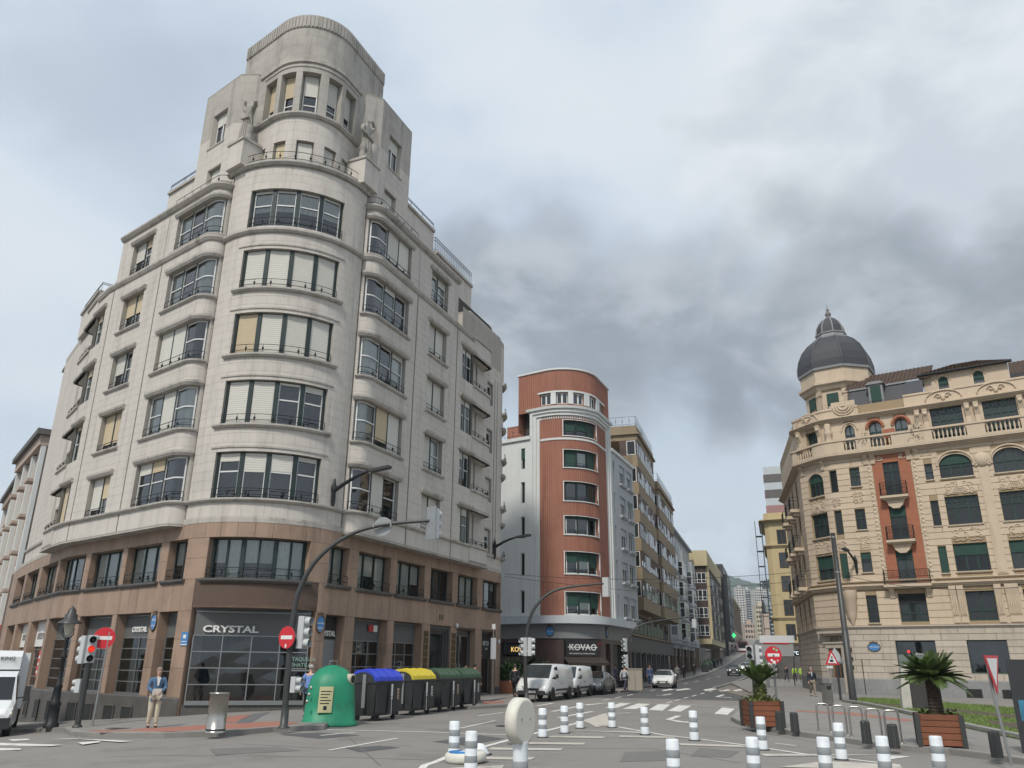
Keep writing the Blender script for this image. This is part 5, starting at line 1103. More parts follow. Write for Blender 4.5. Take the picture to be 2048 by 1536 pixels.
# giant pilasters, fluted consoles of the lower floor, brackets under the balustrade
for s_ in (4.43, 7.68):
    m = MB(); fr_ = PC.fr(s_, 0, 7.7); m.box(fr_, -.3, .3, 0, .09, 0, 7.0); m.box(fr_, -.2, .2, .09, .12, .1, 6.6); m.lathe(F(fr_(0, .05, 7.6), fr_.x, fr_.z, fr_.y), [(.5, 0), (.42, .1), (.1, .14)], 14)
    for sg in (-1, 1): m.tube([fr_(sg * (.42 + .16 * (1 - t / 10) * math.cos(t * .8)), .08, 7.25 + .16 * (1 - t / 10) * math.sin(t * .8)) for t in range(10)], .06, 6)
    m.build('pilaster', M_CREAMT, Cb)
for s_ in (1.35, 2.05 - .25, 3.95, 4.55, 7.2, 7.8, 4.9):
    m = MB(); fr_ = PC.fr(s_, 0, 4.7); m.box(fr_, -.2, .2, 0, .10, 0, 1.0); m.prism(F(fr_.o, fr_.y, fr_.x), [(0, 1.0), (.12, 1.0), (.16, 1.5), (.3, 2.1), (.3, 2.35), (0, 2.35)], -.2, .2); [m.box(fr_, x - .03, x + .03, .10, .2, .5, 1.9) for x in (-.12, 0, .12)]; m.build('console', M_CREAMT, Cb)
for s_ in (-2.35, -.05): m = MB(); fr_ = PC.fr(s_, 0, 6.3); m.prism(F(fr_.o, fr_.y, fr_.x), [(0, 0), (.1, .1), (.14, .35), (.4, .7), (0, .7)], -.16, .16); m.build('console', M_CREAMT, Cb)
for s_ in (-2.9, -2.4, .0, .5, -8.2, -6.0):
    m = MB(); fr_ = PC.fr(s_, 0, 15.8); m.prism(F(fr_.o, fr_.y, fr_.x), [(0, 0), (.1, .05), (.14, .4), (.45, .68), (0, .68)], -.15, .15); m.build('bracket', M_CREAMT, Cb)
# balustrade: dies and turned balusters
m = MB(); moulding(m, PC, sE2 - .4, 13, [(.2, 16.78), (.5, 16.78), (.5, 16.98), (.2, 17.0)]); moulding(m, PC, sE2 - .4, 13, [(.22, 17.72), (.52, 17.72), (.52, 17.86), (.22, 17.88)])
gaps = [(-8.1, -6.4), (-4.15, -3.3), (-2.3, -.9), (1.75, 3.9), (5.0, 7.1), (8.2, 10.3)]; s0 = sE2 - .4
for a, b in gaps + [(13, 13)]: moulding(m, PC, s0, a, [(.24, 16.98), (.46, 16.98), (.46, 17.72), (.24, 17.72)]); s0 = b
bal = m.build('balustrade', M_CREAMT, Cb); prof = [(.055, 0), (.055, .06), (.03, .1), (.075, .28), (.06, .45), (.03, .62), (.055, .68), (.055, .74)]
for a, b in gaps:
    k = int((b - a) / .24)
    for j in range(k): mb_ = MB(); mb_.lathe(PC.fr(a + (j + .5) * (b - a) / k, .35, 16.98), prof, 7); mb_.build('baluster', M_CREAMT, bal)
# consoles beside the top windows, parapet with scrolls
for s_ in (1.0, 1.5, 4.15, 4.7, 7.3, 7.9, -8.0, -5.9):
    m = MB(); fr_ = PC.fr(s_, 0, 17.0); m.prism(F(fr_.o, fr_.y, fr_.x), [(0, 0), (.28, .05), (.3, .5), (.16, .9), (.14, 1.4), (.32, 1.9), (.38, 2.3), (0, 2.3)], -.16, .16); m.ball((0, .3, 1.95), .15, .12, .15, 8, 6, fr=fr_); m.build('console', M_CREAMT, Cb)
m = MB(); m.lathe(PC.fr(-5.2, .12, 17.0), [(.34, 0), (.34, .15), (.26, .2), (.24, 1.3), (.3, 1.4), (.3, 1.6), (.22, 1.8), (.27, 2.05), (.2, 2.25)], 14); m.build('column', M_CREAMT, Cb)
m = MB(); wall(m, PC, .25, 13, 19.6, 20.55, .1); moulding(m, PC, .25, 13, [(.1, 20.45), (.16, 20.47), (.16, 20.6), (-.2, 20.62)]); wall(m, PC, sE2 - .4, -2.9, 19.6, 20.35, .12); moulding(m, PC, sE2 - .4, -2.9, [(.12, 20.25), (.18, 20.27), (.18, 20.42), (-.3, 20.44)])
m.quad(PC(.25, .1, 19.6), PC(.25, -.4, 19.6), PC(.25, -.4, 20.55), PC(.25, .1, 20.55)); m.build('parapet', M_CREAM, Cb)
for s_, z in ((2.8, 19.7), (6.05, 19.7), (9.3, 19.7), (-7.0, 19.65)):
    m = MB(); fr_ = PC.fr(s_, .13, z); m.tube([fr_(1.15 * math.cos(math.pi * k / 14), .02, .2 + .62 * math.sin(math.pi * k / 14)) for k in range(15)], .05, 6)
    for sg in (-1, 1): m.tube([fr_(sg * (.3 + .22 * (1 - t / 11) * math.cos(t * .75)), .03, .42 + .22 * (1 - t / 11) * math.sin(t * .75)) for t in range(11)], .05, 6)
    m.ball((0, .02, .3), .16, .08, .22, 8, 6, fr=fr_); m.build('scroll_ornament', M_CREAMT, Cb)
m = MB(); fr_ = PC.fr(-3.9, .14, 19.75)
for r in (.75, .55, .35): m.tube([fr_(r * math.cos(math.pi * (1 + k / 14)), .05, .75 + r * math.sin(math.pi * (1 + k / 14)) * .95) for k in range(15)], .07, 6)
m.box(fr_, -.85, .85, -.1, .02, -.05, 1.1); m.box(fr_, -.16, .16, 0, .1, .7, 1.5); m.build('cartouche', M_CREAMT, Cb)
# roofs
def roof_face(mb, a, b, c, d, rows, t=.05):
    """tiled slope as overlapping rows; a-b eave, d-c ridge"""
    n = (b - a).cross(d - a).normalized()
    for i in range(rows):
        p, q = i / rows, (i + 1.12) / rows; l0, r0 = a.lerp(d, p), b.lerp(c, p); l1, r1 = a.lerp(d, min(q, 1)), b.lerp(c, min(q, 1)); mb.quad(l0 + n * t, r0 + n * t, r1, l1); mb.quad(l0, r0, r0 + n * t, l0 + n * t)
        k = max(2, int((r0 - l0).length / .28))
        for j in range(k): x0, x1 = l0.lerp(r0, (j + .2) / k), l0.lerp(r0, (j + .6) / k); y0, y1 = l1.lerp(r1, (j + .2) / k), l1.lerp(r1, (j + .6) / k); mb.quad(x0 + n * (t + .04), x1 + n * (t + .04), y1 + n * .04, y0 + n * .04)
def pc(s_, off, z): return PC(s_, off, z)
m = MB(); m.quad(pc(-3.5, .0, 19.65), pc(.4, 0, 19.65), pc(.4, -1.0, 21.9), pc(-3.5, -1.0, 21.9)); m.quad(pc(-3.5, 0, 19.65), pc(-3.5, -1, 21.9), pc(-3.5, -5, 21.9), pc(-3.5, -5, 19.65)); m.build('mansard', M_SLATE, Cb)
m = MB(); m.box(PC.fr(-1.5, -1.0, 21.85), -2, 2, -.1, .12, 0, .14); m.build('gutter', M_LEAD, Cb)
m = MB(); m.quad(pc(.4, 0, 20.3), pc(1.6, 0, 20.3), pc(1.6, -1.0, 21.9), pc(.4, -1.0, 21.9)); m.build('mansard', M_SLATE, Cb)
m = MB(); roof_face(m, pc(-3.8, -.95, 22.0), pc(2.2, -.95, 22.0), pc(2.2, -4.4, 24.0), pc(-3.8, -4.4, 24.0), 10); m.build('roof_tiles', M_TILE, Cb, kind='stuff')
fr_ = PC.fr(-1.55, -.35, 19.9); m = MB(); m.box(fr_, -.5, .5, -1.2, .1, 0, 2.0); o = m.build('dormer', M_LEAD, Cb); MB().prism(fr_, [(-.65, 2.0), (.65, 2.0), (.4, 2.2), (-.4, 2.2)], -1.2, .22).build('dormer_roof', M_LEAD, o); MB().box(fr_, -.36, .36, .1, .14, .1, 1.85).build('blind', M_AWN, o)
m = MB(); [m.tube([fr_(x, .3, .05), fr_(x, .3, .65)], .012, 4) for x in (-.45, -.3, -.15, 0, .15, .3, .45)]; m.tube([fr_(-.5, .3, .65), fr_(.5, .3, .65)], .016, 4); m.build('railing', M_IRON, o)
aw = [(2.55, 3.2, 20.75, 22.0, .2), (4.8, 5.45, 20.75, 22.0, .2)]; m = MB(); wall(m, PC, 1.6, 7.0, 20.3, 22.3, -1.4, aw); m.quad(pc(1.6, -1.4, 20.3), pc(1.6, -6, 20.3), pc(1.6, -6, 22.3), pc(1.6, -1.4, 22.3)); m.build('attic_wall', M_CREAM, Cb)
for a, b, c, d, _ in aw: win(PC, a, b, c, d, -1.55, Cb, 1, .07, .5, .45, arch=.32, pane=M_GLASS); MB().quad(PC(a, -1.75, c), PC(b, -1.75, c), PC(b, -1.75, d), PC(a, -1.75, d)).build('curtain', M_CURT, Cb); m = MB(); arch_fill(m, PC, a, b, 21.68, .32, -1.39, .2); f_ = PC.fr((a + b) / 2, -1.38, 21.68); m.tube([f_(.46 * math.cos(math.pi * k / 12), 0, .5 * math.sin(math.pi * k / 12)) for k in range(13)], .05, 5); m.build('arch', M_CREAMT, Cb)
m = MB(); roof_face(m, pc(1.3, -1.05, 22.3), pc(7.3, -1.05, 22.3), pc(5.0, -4.2, 23.7), pc(3.6, -4.2, 23.7), 9); roof_face(m, pc(1.3, -7, 22.3), pc(1.3, -1.05, 22.3), pc(3.6, -4.2, 23.7), pc(3.6, -5, 23.7), 9); roof_face(m, pc(7.0, -3.5, 22.0), pc(13, -3.5, 22.0), pc(13, -7, 24.0), pc(7.0, -7, 24.0), 10); m.build('roof_tiles', M_TILE, Cb, kind='stuff')
m = MB(); m.box(PC.fr(4.3, -1.05, 22.22), -3.0, 3.0, -.3, .05, 0, .1); m.build('gutter', M_IRON, Cb)
m = MB(); m.quad(pc(7.0, -3.4, 20), pc(13, -3.4, 20), pc(13, -3.4, 22), pc(7, -3.4, 22)); m.build('mansard', M_SLATE, Cb)
# octagonal turret, dome, lantern, finial
TC = Vector((26.9, 61.9, 0)); fT = F(TC, (dC.x, dC.y, 0), (.5673 * -1, -.8235, 0))
def octp(r, z, n=8, a0=math.pi / 8): return [fT(r * math.cos(a0 + 2 * math.pi * k / n), r * math.sin(a0 + 2 * math.pi * k / n), z) for k in range(n)]
def ring(mb, prof, n=8, mi=0, smooth=False): return mb.rings([octp(r, z, n, math.pi / n) for r, z in prof], mi, True, smooth)
m = MB(); ring(m, [(2.62, 20.0), (2.62, 22.7)]); o = m.build('turret', M_CREAM, Cb)
m = MB(); ring(m, [(2.66, 22.7), (2.8, 22.8), (2.95, 23.05), (3.12, 23.2), (3.12, 23.4), (2.86, 23.42), (2.86, 24.55), (2.94, 24.6)]); m.build('turret_cornice', M_CREAMT, Cb)
for k in range(8):
    a = octp(2.63, 0)[k]; a2 = octp(2.63, 0)[(k + 1) % 8]; mid = (a + a2) / 2; nrm = (mid - TC).normalized()
    if nrm.dot(Vector((-mid.x, -mid.y, 0)).normalized()) < -.1: continue
    PQ = Path([a2, a] if (a - a2).cross(Vector((0, 0, 1))).dot(nrm) > 0 else [a, a2]); w_ = PQ.c[-1]
    win(PQ, w_ * .28, w_ * .72, 21.0, 22.45, .0, Cb, 1, .08, None, .65, pane=M_GLASSD); m = MB(); m.box(F(a, nrm.cross(ZU) * -1, (a - TC).normalized()), -.22, .22, -.1, .1, 20.3, 22.3); m.box(F(a, nrm.cross(ZU) * -1, (a - TC).normalized()), -.28, .28, -.1, .16, 22.3, 22.7); m.build('pilaster', M_CREAMT, Cb)
dome = [(2.93, 24.6), (2.98, 24.75), (2.96, 25.3), (2.8, 26.0), (2.45, 26.75), (1.95, 27.35), (1.45, 27.72), (1.32, 27.8)]
m = MB(); ring(m, dome); m.build('dome', M_SLATE, Cb)
m = MB()
for k in range(8): m.tube([octp(r + .02, z)[k] for r, z in dome], .06, 5)
m.build('dome_ribs', mat('dark lead', (.075, .075, .08), .6, .15, 3), Cb); m = MB(); ring(m, [(3.0, 24.5), (3.02, 24.7), (2.9, 24.74)]); m.build('eaves_band', M_LEAD, Cb)
m = MB(); ring(m, [(1.45, 27.7), (1.45, 27.85), (1.25, 27.9), (1.2, 28.15), (1.28, 28.2), (1.28, 28.3), (1.05, 28.35)]); m.build('lantern_base', M_LEAD, Cb)
lan = [(1.12, 28.3), (1.12, 28.45), (1.05, 28.9), (.85, 29.3), (.55, 29.65), (.3, 29.8)]; m = MB(); ring(m, lan); m.build('lantern', M_SLATE, Cb)
m = MB()
for k in range(8): m.tube([octp(r + .02, z)[k] for r, z in lan], .06, 5)
m.build('lantern_ribs', M_LEAD, Cb)
m = MB(); m.lathe(F(TC), [(.34, 29.75), (.34, 29.85), (.14, 29.95), (.22, 30.1), (.26, 30.25), (.16, 30.42), (.08, 30.5), (.14, 30.6), (.1, 30.7), (.03, 30.8), (.015, 31.15)], 12); m.build('finial', mat('dark finial stone', (.15, .145, .14), .8, .2, 6), Cb)
# corner entrance
m = MB(); fr_ = PC.fr(-6.95, 0, .15); m.box(fr_, -.65, .65, -.3, -.24, 0, 2.9); dr = m.build('door', mat('varnished wood door', (.20, .10, .04), .45, .25, 3), Cb); m = MB(); m.box(fr_, -.42, -.06, -.24, -.22, .9, 2.4); m.box(fr_, .06, .42, -.24, -.22, .9, 2.4); m.build('pane', M_GLASSD, dr)
m = MB(); m.box(fr_, -.85, -.65, -.1, .10, 0, 3.0); m.box(fr_, .65, .85, -.1, .10, 0, 3.0); m.box(fr_, -.85, .85, -.1, .12, 3.0, 3.3); m.box(fr_, -1.0, 1.0, -.1, .18, 3.3, 3.42); relief(PC.fr(-6.95, .04, 3.5), 1.6, .5, Cb, False, 77); m.build('door_surround', M_GREY, Cb)
m = MB(); m.box(fr_, -1.2, 1.2, 0, .45, 3.98, 4.14); m.box(fr_, -1.1, 1.1, 0, .3, 3.84, 3.98); m.build('door_cornice', M_GREY, Cb)
m = MB(); m.lathe(PC.fr(-5.15, .05, 0), [(.05, 4.6), (.12, 4.75), (.2, 5.0), (.34, 5.4), (.36, 5.7), (.42, 5.8), (.44, 6.4), (.5, 6.5), (.52, 7.0)], 14); m.build('corbel', M_CREAMT, Cb)
for z in (2.9, 2.3, 1.75): MB().box(PC.fr(-5.6, .03, z), -.14, .14, 0, .03, 0, .25).build('brass_plate', M_BRASS, Cb)
o = oval_plate(PC.fr(-4.0, .03, 3.2), .74, .5, Cb); text('lettering', 'CIRCULAR', PC.fr(-4.0, .065, 3.16).at(-.3, 0, 0), .14, M_SIGNW, o, .003)
m = MB(); m.tube([PC(-4.9, .06, z) for z in (0, 2.4)], .025, 5); m.build('conduit', M_IRON, Cb)
text('lettering', 'allianz', PC.fr(-1.3, -.12, 2.7).at(-.25, 0, 0), .22, M_SIGNW, Cb, .003)
m = MB(); m.ball((0, 0, 0), .09, .03, .09, 10, 6, fr=PC.fr(-1.9, -.12, 2.9)); m.build('red_light', emit_mat('red sign light', (.8, .03, .03), 1.2), Cb)
rp = PC.cuts(sE3, 13); m = MB(); m.slab([PC(c, -.02).to_2d() for c in rp] + [Vector((48, 62)), Vector((34, 80))], 19.5, 19.6); m.build('roof', M_TILE, Cb)
for s_ in (-2.6, .55, .9):     # plants on the terrace
    m = MB(); r_ = random.Random(int(s_ * 10) + 50); p = PC(s_, .2, 17.2)
    for _ in range(160): c = p + Vector((r_.gauss(0, .22), r_.gauss(0, .2), abs(r_.gauss(.4, .3)))); d = Vector((r_.uniform(-1, 1), r_.uniform(-1, 1), r_.uniform(-.4, 1))).normalized() * .14; n_ = d.cross(ZU).normalized() * .05; m.add([c - n_, c + n_, c + d], [(0, 1, 2)])
    t_p = thing('terrace_plant', 'leafy green plant on the balustrade terrace ' + {-2.6: 'by the slate mansard', .55: 'between the arched windows and the consoles', .9: 'against the paired consoles'}[s_], 'plant', p, world=True); m.build('leaves', mat('terrace leaves', (.06, .11, .025), .8, .4, 6), t_p); m = MB(); m.lathe(F(p), [(.12, -.2), (.17, .1), (.15, .12)], 10); m.build('pot', M_TILE, t_p)
m = MB(); wall(m, PC, sE3, 13, 0, 19.5, -1.0); m.build('inner_wall', M_ROOM, Cb)
# ---------------------------------------------------------------- red ribbed corner building with the restaurant
def fillet2(V_, azL, azR, R_, extL, extR, n=17):
    dl = Vector((math.sin(math.radians(azL)), math.cos(math.radians(azL)))); dr = Vector((math.sin(math.radians(azR)), math.cos(math.radians(azR)))); bis = (dl + dr).normalized(); half = math.acos(bis.dot(dr)); V_ = Vector(V_)
    k = R_ / math.tan(half); a, b, c = V_ + dl * k, V_ + dr * k, V_ + bis * (R_ / math.sin(half)); t0, t1 = math.atan2(a.y - c.y, a.x - c.x), math.atan2(b.y - c.y, b.x - c.x)
    return Path([a + dl * extL] + [c + R_ * Vector((math.cos(t0 + (t1 - t0) * i / (n - 1)), math.sin(t0 + (t1 - t0) * i / (n - 1)))) for i in range(n)] + [b + dr * extR], 1 + n // 2)
PBB = fillet2((5.69, 60.3), -55.6, 23, 3.0, 14, 9.5)
M_RED = mat('red ribbed cladding', (.315, .142, .098), .75, .16, .9, 0, 30, streak=.3)
M_WHT = mat('white painted render', (.58, .60, .59), .75, .06, 1., .05, 40, streak=.14)
M_WHG = mat('pale grey render', (.42, .45, .47), .75, .06, 1., streak=.12)
M_GRYC = mat('grey metal fascia', (.20, .205, .21), .5, .08, 2)
M_MARB = mat('brown marble', (.075, .05, .045), .35, .4, 1.6)
Bb = thing('corner_building', 'red ribbed corner building with white frame above the restaurant', 'building', (5, 66, 0), world=True)
BF = [(5.4, 7.05), (8.4, 10.05), (11.38, 12.8), (14.0, 15.52), (16.68, 18.12), (19.3, 20.6)]
bo = [(-1.0, 2.3, a, b, .3) for a, b in BF]; tw = [(-3.05, -2.02, 22.0, 23.0, .25), (-1.6, -.6, 22.0, 23.0, .25), (-.18, .83, 22.0, 23.0, .25), (1.4, 2.5, 22.0, 23.0, .25), (3.4, 4.6, 22.0, 23.0, .25)]
m = MB(); wall(m, PBB, -3.08, 5.0, 5.3, 21.2, 0, bo); m.build('wall', M_RED, Bb)
m = MB(); wall(m, PBB, -5.2, 6.3, 21.6, 25.0, -.02, tw); m.quad(PBB(-5.2, 0, 20), PBB(-5.2, -8, 20), PBB(-5.2, -8, 25), PBB(-5.2, 0, 25)); m.quad(PBB(6.3, 0, 20), PBB(6.3, -8, 20), PBB(6.3, -8, 25), PBB(6.3, 0, 25)); m.build('upper_wall', M_RED, Bb)
m = MB(); s_ = -5.1
def rib(mb, s_, z0, z1, off):
    if z1 - z0 > .05: mb.box(PBB.fr(s_, off, z0), -.05, .05, 0, .05, 0, z1 - z0)
while s_ < 6.25:
    zs_ = [21.6] + ([22.0 - .1, 23.1] if any(a - .1 < s_ < b + .1 for a, b, *_ in tw) else []) + [25.0]
    for k in range(0, len(zs_), 2): rib(m, s_, zs_[k], zs_[k + 1], -.02)
    if -3.0 < s_ < 4.95:
        if -1.1 < s_ < 2.4:
            z = 5.3
            for a, b in BF: rib(m, s_, z, a - .1, 0); z = b + .1
            rib(m, s_, z, 21.1, 0)
        else: rib(m, s_, 5.3, 21.1, 0)
    s_ += .19
m.build('cladding_ribs', M_RED, Bb, kind='stuff')
rB = random.Random(4)
for i, (a, b) in enumerate(BF):
    fb = MB(); kids = []; e = [-.98, .05, 1.15, 2.28]
    for k in range(3):
        sh = [(.62, .45, .7), (.45, .40, .68), (.12, .12, .12), (.05, .04, .05), (1, .1, 1), (.7, .62, 1)][i][k]; light(fb, PBB, e[k] + .04, e[k + 1] - .04, a + .02, b - .02, -.2, .07, 0, 0, shut=sh, col=M_AWN, curtain=.8 if (k == 1 and i in (0, 1, 4)) else 0, kids=kids)
    for k in range(1, 3): fb.box(PBB.fr(e[k], -.18, a), -.08, .08, -.05, .06, 0, b - a, 1)
    finish(fb, [M_WHITE if i < 3 else M_GREEN, M_GREEN], kids, Bb); m = MB(); moulding(m, PBB, -1.12, 2.42, [(0, a - .08), (.1, a - .07), (.1, a), (-.2, a + .01)]); moulding(m, PBB, -1.12, 2.42, [(-.1, b), (.07, b), (.07, b + .05), (0, b + .06)])
    for q in (-1.06, 2.36): m.box(PBB.fr(q, 0, a), -.035, .035, -.25, .07, 0, b - a)
    m.build('window_surround', M_WHT, Bb); rail(PBB, -.95, 2.25, .05, a, Bb, .35)
for a, b, c, d, _ in tw: fb = MB(); kids = []; mi_ = (a + b) / 2; [light(fb, PBB, u, v, c + .02, d - .02, -.18, .07, 0, 0, kids=kids, curtain=.0) for u, v in ((a + .03, mi_), (mi_, b - .03))]; finish(fb, M_WHITE, kids, Bb)
m = MB(); moulding(m, PBB, -3.25, 4.8, [(0, 23.0), (.07, 23.0), (.07, 23.14), (0, 23.16)])
for (a, b) in ((-2.02, -1.6), (-.6, -.18), (.83, 1.4), (2.5, 3.4)): moulding(m, PBB, a, b, [(-.1, 22.0), (.06, 22.0), (.06, 23.0), (-.1, 23.0)])
m.build('window_band', M_WHT, Bb)
# stepped white frame round the red field
m = MB()
for k, (o_, w_) in enumerate(((.05, .28), (.15, .28), (.25, .28))):
    a, b = -3.08 - .28 * (k + 1), 5.0 + .28 * (k + 1); z = 20.75 + .26 * k
    moulding(m, PBB, a, b, [(-.1, z), (o_, z), (o_, z + .26), (-.1, z + .26)])
    for s0, s1 in ((a, a + .28), (b - .28, b)): moulding(m, PBB, s0, s1, [(-.1, 5.3), (o_, 5.3), (o_, z), (-.1, z)])
moulding(m, PBB, -4.2, 6.1, [(-.1, 21.52), (.38, 21.54), (.42, 21.75), (-.1, 21.82)]); m.build('white_frame', M_WHT, Bb)
m = MB(); moulding(m, PBB, -5.3, 6.4, [(-.2, 24.95), (.1, 24.97), (.1, 25.12), (-.3, 25.16)]); m.build('coping', M_WHT, Bb)
m = MB(); moulding(m, PBB, -3.0, 4.9, [(0, 18.95), (.08, 18.95), (.08, 19.12), (0, 19.14)]); m.build('string_course', M_WHT, Bb)
# white side blocks with narrow windows
for a, b, ss, of in ((-7.2, -3.92, (-4.55,), .25), (5.85, 13.0, (6.55,), .25)):
    nar = [(s_ - .19, s_ + .19, z - .1, z + 1.65, .2) for s_ in ss for z in (5.6, 8.45, 11.3, 14.1, 16.9)]; wd = []
    if a > 0: wd = [(q, q + 1.9, z, z + 1.7, .25) for q in (8.2, 10.6) for z in (5.6, 8.45, 11.3, 14.1, 16.9)]
    m = MB(); wall(m, PBB, a, b, 5.3, 19.5, of, nar + wd); m.quad(PBB(a, of, 5.3), PBB(a, -.2, 5.3), PBB(a, -.2, 19.5), PBB(a, of, 19.5)); m.quad(PBB(b, of, 5.3), PBB(b, -.2, 5.3), PBB(b, -.2, 19.5), PBB(b, of, 19.5)); m.slab([PBB(a, of).to_2d(), PBB(b, of).to_2d(), PBB(b, -4).to_2d(), PBB(a, -4).to_2d()], 19.4, 19.5); m.build('side_wall', M_WHT if a < 0 else M_WHG, Bb)
    for q in nar: win(PBB, q[0], q[1], q[2], q[3], of - .15, Bb, 1, .06, None, .5 if q[2] > 16 else 0, fm=M_WHITE)
    for q in wd: win(PBB, q[0], q[1], q[2], q[3], of - .2, Bb, 3, .07, None, .35 if rB.random() < .5 else .1, fm=M_WHITE, blm=M_WHG); sill(PBB, q[0] - .1, q[1] + .1, q[2], of, Bb, .2, .25, M_WHG)
    m = MB(); moulding(m, PBB, a - .1, b + .1, [(of, 19.2), (of + .15, 19.22), (of + .15, 19.5), (of - .2, 19.55)]); m.build('cornice', M_WHT, Bb); rail(PBB, a, b, of, 19.55, Bb, .9)
m = MB(); m.slab([PBB(-7.0, -1).to_2d(), PBB(-5.2, -1).to_2d(), PBB(-5.2, -5).to_2d(), PBB(-7.0, -5).to_2d()], 19.5, 21.0); m.build('roof', M_RED, Bb)
c = PBB.cuts(-5.2, 6.3); m = MB(); m.slab([PBB(q).to_2d() for q in c] + [PBB(6.3, -8).to_2d(), PBB(-5.2, -8).to_2d()], 24.9, 25.0); m.build('roof', M_GRYC, Bb)
# canopy and restaurant
m = MB(); moulding(m, PBB, -12, 11, [(-.2, 5.32), (.55, 5.32), (.62, 4.75), (-.2, 4.7)]); m.build('canopy', M_WHG, Bb)
so_ = [(-10.5, -7.4, .1, 3.4, .6), (-6.6, -3.6, .1, 3.4, .6), (-1.2, 1.55, .1, 3.6, .6), (3.4, 4.6, .1, 3.4, .4), (5.4, 10.5, .1, 3.4, .6)]
m = MB(); wall(m, PBB, -14, 11, -.5, 3.7, 0, so_); m.build('shop_wall', M_MARB, Bb); m = MB(); wall(m, PBB, -14, 11, 3.7, 4.75, .1); m.build('fascia', M_GRYC, Bb)
for a, b, c_2, d_2, _ in so_: MB().quad(PBB(a, -.55, c_2), PBB(b, -.55, c_2), PBB(b, -.55, d_2), PBB(a, -.55, d_2)).build('shop_glass', M_GLASSD if a < 0 or a > 5 else M_SHADE, Bb)
fr_ = PBB.fr(.15, .0, 2.45); m = MB(); m.box(fr_, -1.3, 1.3, -.3, .08, 0, 1.15); o = m.build('shop_sign', bpy.data.materials['black sign board'], Bb); text('lettering', 'KOVAC', fr_.at(-1.05, .1, .42), .62, M_SIGNW, o, .01, bold=.008, xs=1.02); text('lettering', 'RESTAURANTE & COFFEE & MUSIC', fr_.at(-1.03, .1, .14), .135, M_SIGNW, o, .004)
m = MB(); m.box(fr_, -1.15, 1.05, .12, .13, .60, .66); m.prism(fr_, [(1.05, .5), (1.25, .63), (1.05, .76)], .12, .13); m.build('arrow', M_SIGNW, o)
for a in (-7.5, -4.5): m = MB(); f_ = PBB.fr(a - .6, .0, 2.55); m.box(f_, -1.3, 1.3, -.2, .05, 0, .75); o = m.build('shop_sign', bpy.data.materials['black sign board'], Bb); text('lettering', 'KOVAC', f_.at(-.6, .07, .2), .5, emit_mat('warm sign letters', (.9, .6, .2), 1.0), o, .01)
for a, b in ((-1.4, 1.9), (-6.7, -3.5)): m = MB(); f_ = PBB.fr((a + b) / 2, .05, 2.1); w_ = (b - a) / 2; m.add([f_(-w_, 0, .3), f_(w_, 0, .3), f_(w_, 1.0, -.1), f_(-w_, 1.0, -.1), f_(w_, 1.0, -.28), f_(-w_, 1.0, -.28)], [(0, 1, 2, 3), (3, 2, 4, 5)]); m.build('awning', mat('dark brown awning', (.035, .028, .022), .9, .2, 3), Bb)
o = oval_plate(PBB.fr(-2.2, .12, 4.2), .62, .62, Bb); text('lettering', 'HURTADO', PBB.fr(-2.2, .155, 4.18).at(-.25, 0, 0), .12, M_SIGNW, o, .003); oval_plate(PBB.fr(3.4, .12, 4.2), .5, .62, Bb)
m = MB(); m.box(PBB.fr(2.4, .02, 1.3), -.3, .3, 0, .04, 0, .85); o = m.build('menu_board', M_IRON, Bb); MB().box(PBB.fr(2.4, .06, 1.34), -.25, .25, 0, .01, 0, .77).build('menu_sheet', M_SIGNW, o)
MB().box(PBB.fr(1.85, .02, 3.3), -.4, .4, 0, .02, 0, .12).build('red_plate', bpy.data.materials['red plate'], Bb)
m = MB(); wall(m, PBB, -9, 12, 3.8, 19.3, -.85); wall(m, PBB, -5, 6.1, 19.3, 24.8, -.85); m.build('inner_wall', M_ROOM, Bb)
# ---------------------------------------------------------------- the street climbing away
rD = random.Random(21)
dS = Vector((math.sin(math.radians(17.5)), math.cos(math.radians(17.5)))); oS = Vector((7.9, 69.0)); PS_ = Path([oS - dS * 2, oS, oS + dS * 320], 1)
M_BEIGE = mat('beige render', (.25, .198, .13), .85, .08, .6, streak=.15); M_BROWN = mat('dark brown joinery', (.05, .032, .026), .6, .2, 3); M_BROWN2 = mat('brown panel', (.085, .052, .042), .7, .2, 2)
M_DKST = mat('dark grey stone', (.10, .095, .09), .7, .15, 1.5); M_WHS = mat('pale blue grey render', (.37, .39, .40), .8, .12, .8, streak=.3); M_YEL = mat('pale yellow stone', (.42, .36, .22), .85, .1, .8, streak=.15)
M_BLK = mat('black gallery iron', (.028, .032, .034), .5, .3, 2); M_TAN = mat('tan stone', (.24, .20, .155), .85, .12, .7, streak=.2); M_PINK = mat('pinkish stone', (.40, .315, .26), .85, .1, .8, streak=.2)
def zg(t): p = PS_(t); return gz(p.x, p.y)
def bvol(P, t0, t1, off, z0, z1, parent, wm, name='wall', back=10., top=True):
    """solid volume along the path from its front face at off back into the block"""
    m = MB(); c = P.cuts(t0, t1); m.slab([P(q, off).to_2d() for q in c] + [P(t1, -back).to_2d(), P(t0, -back).to_2d()], z0, z1); return m.build(name, wm, parent)
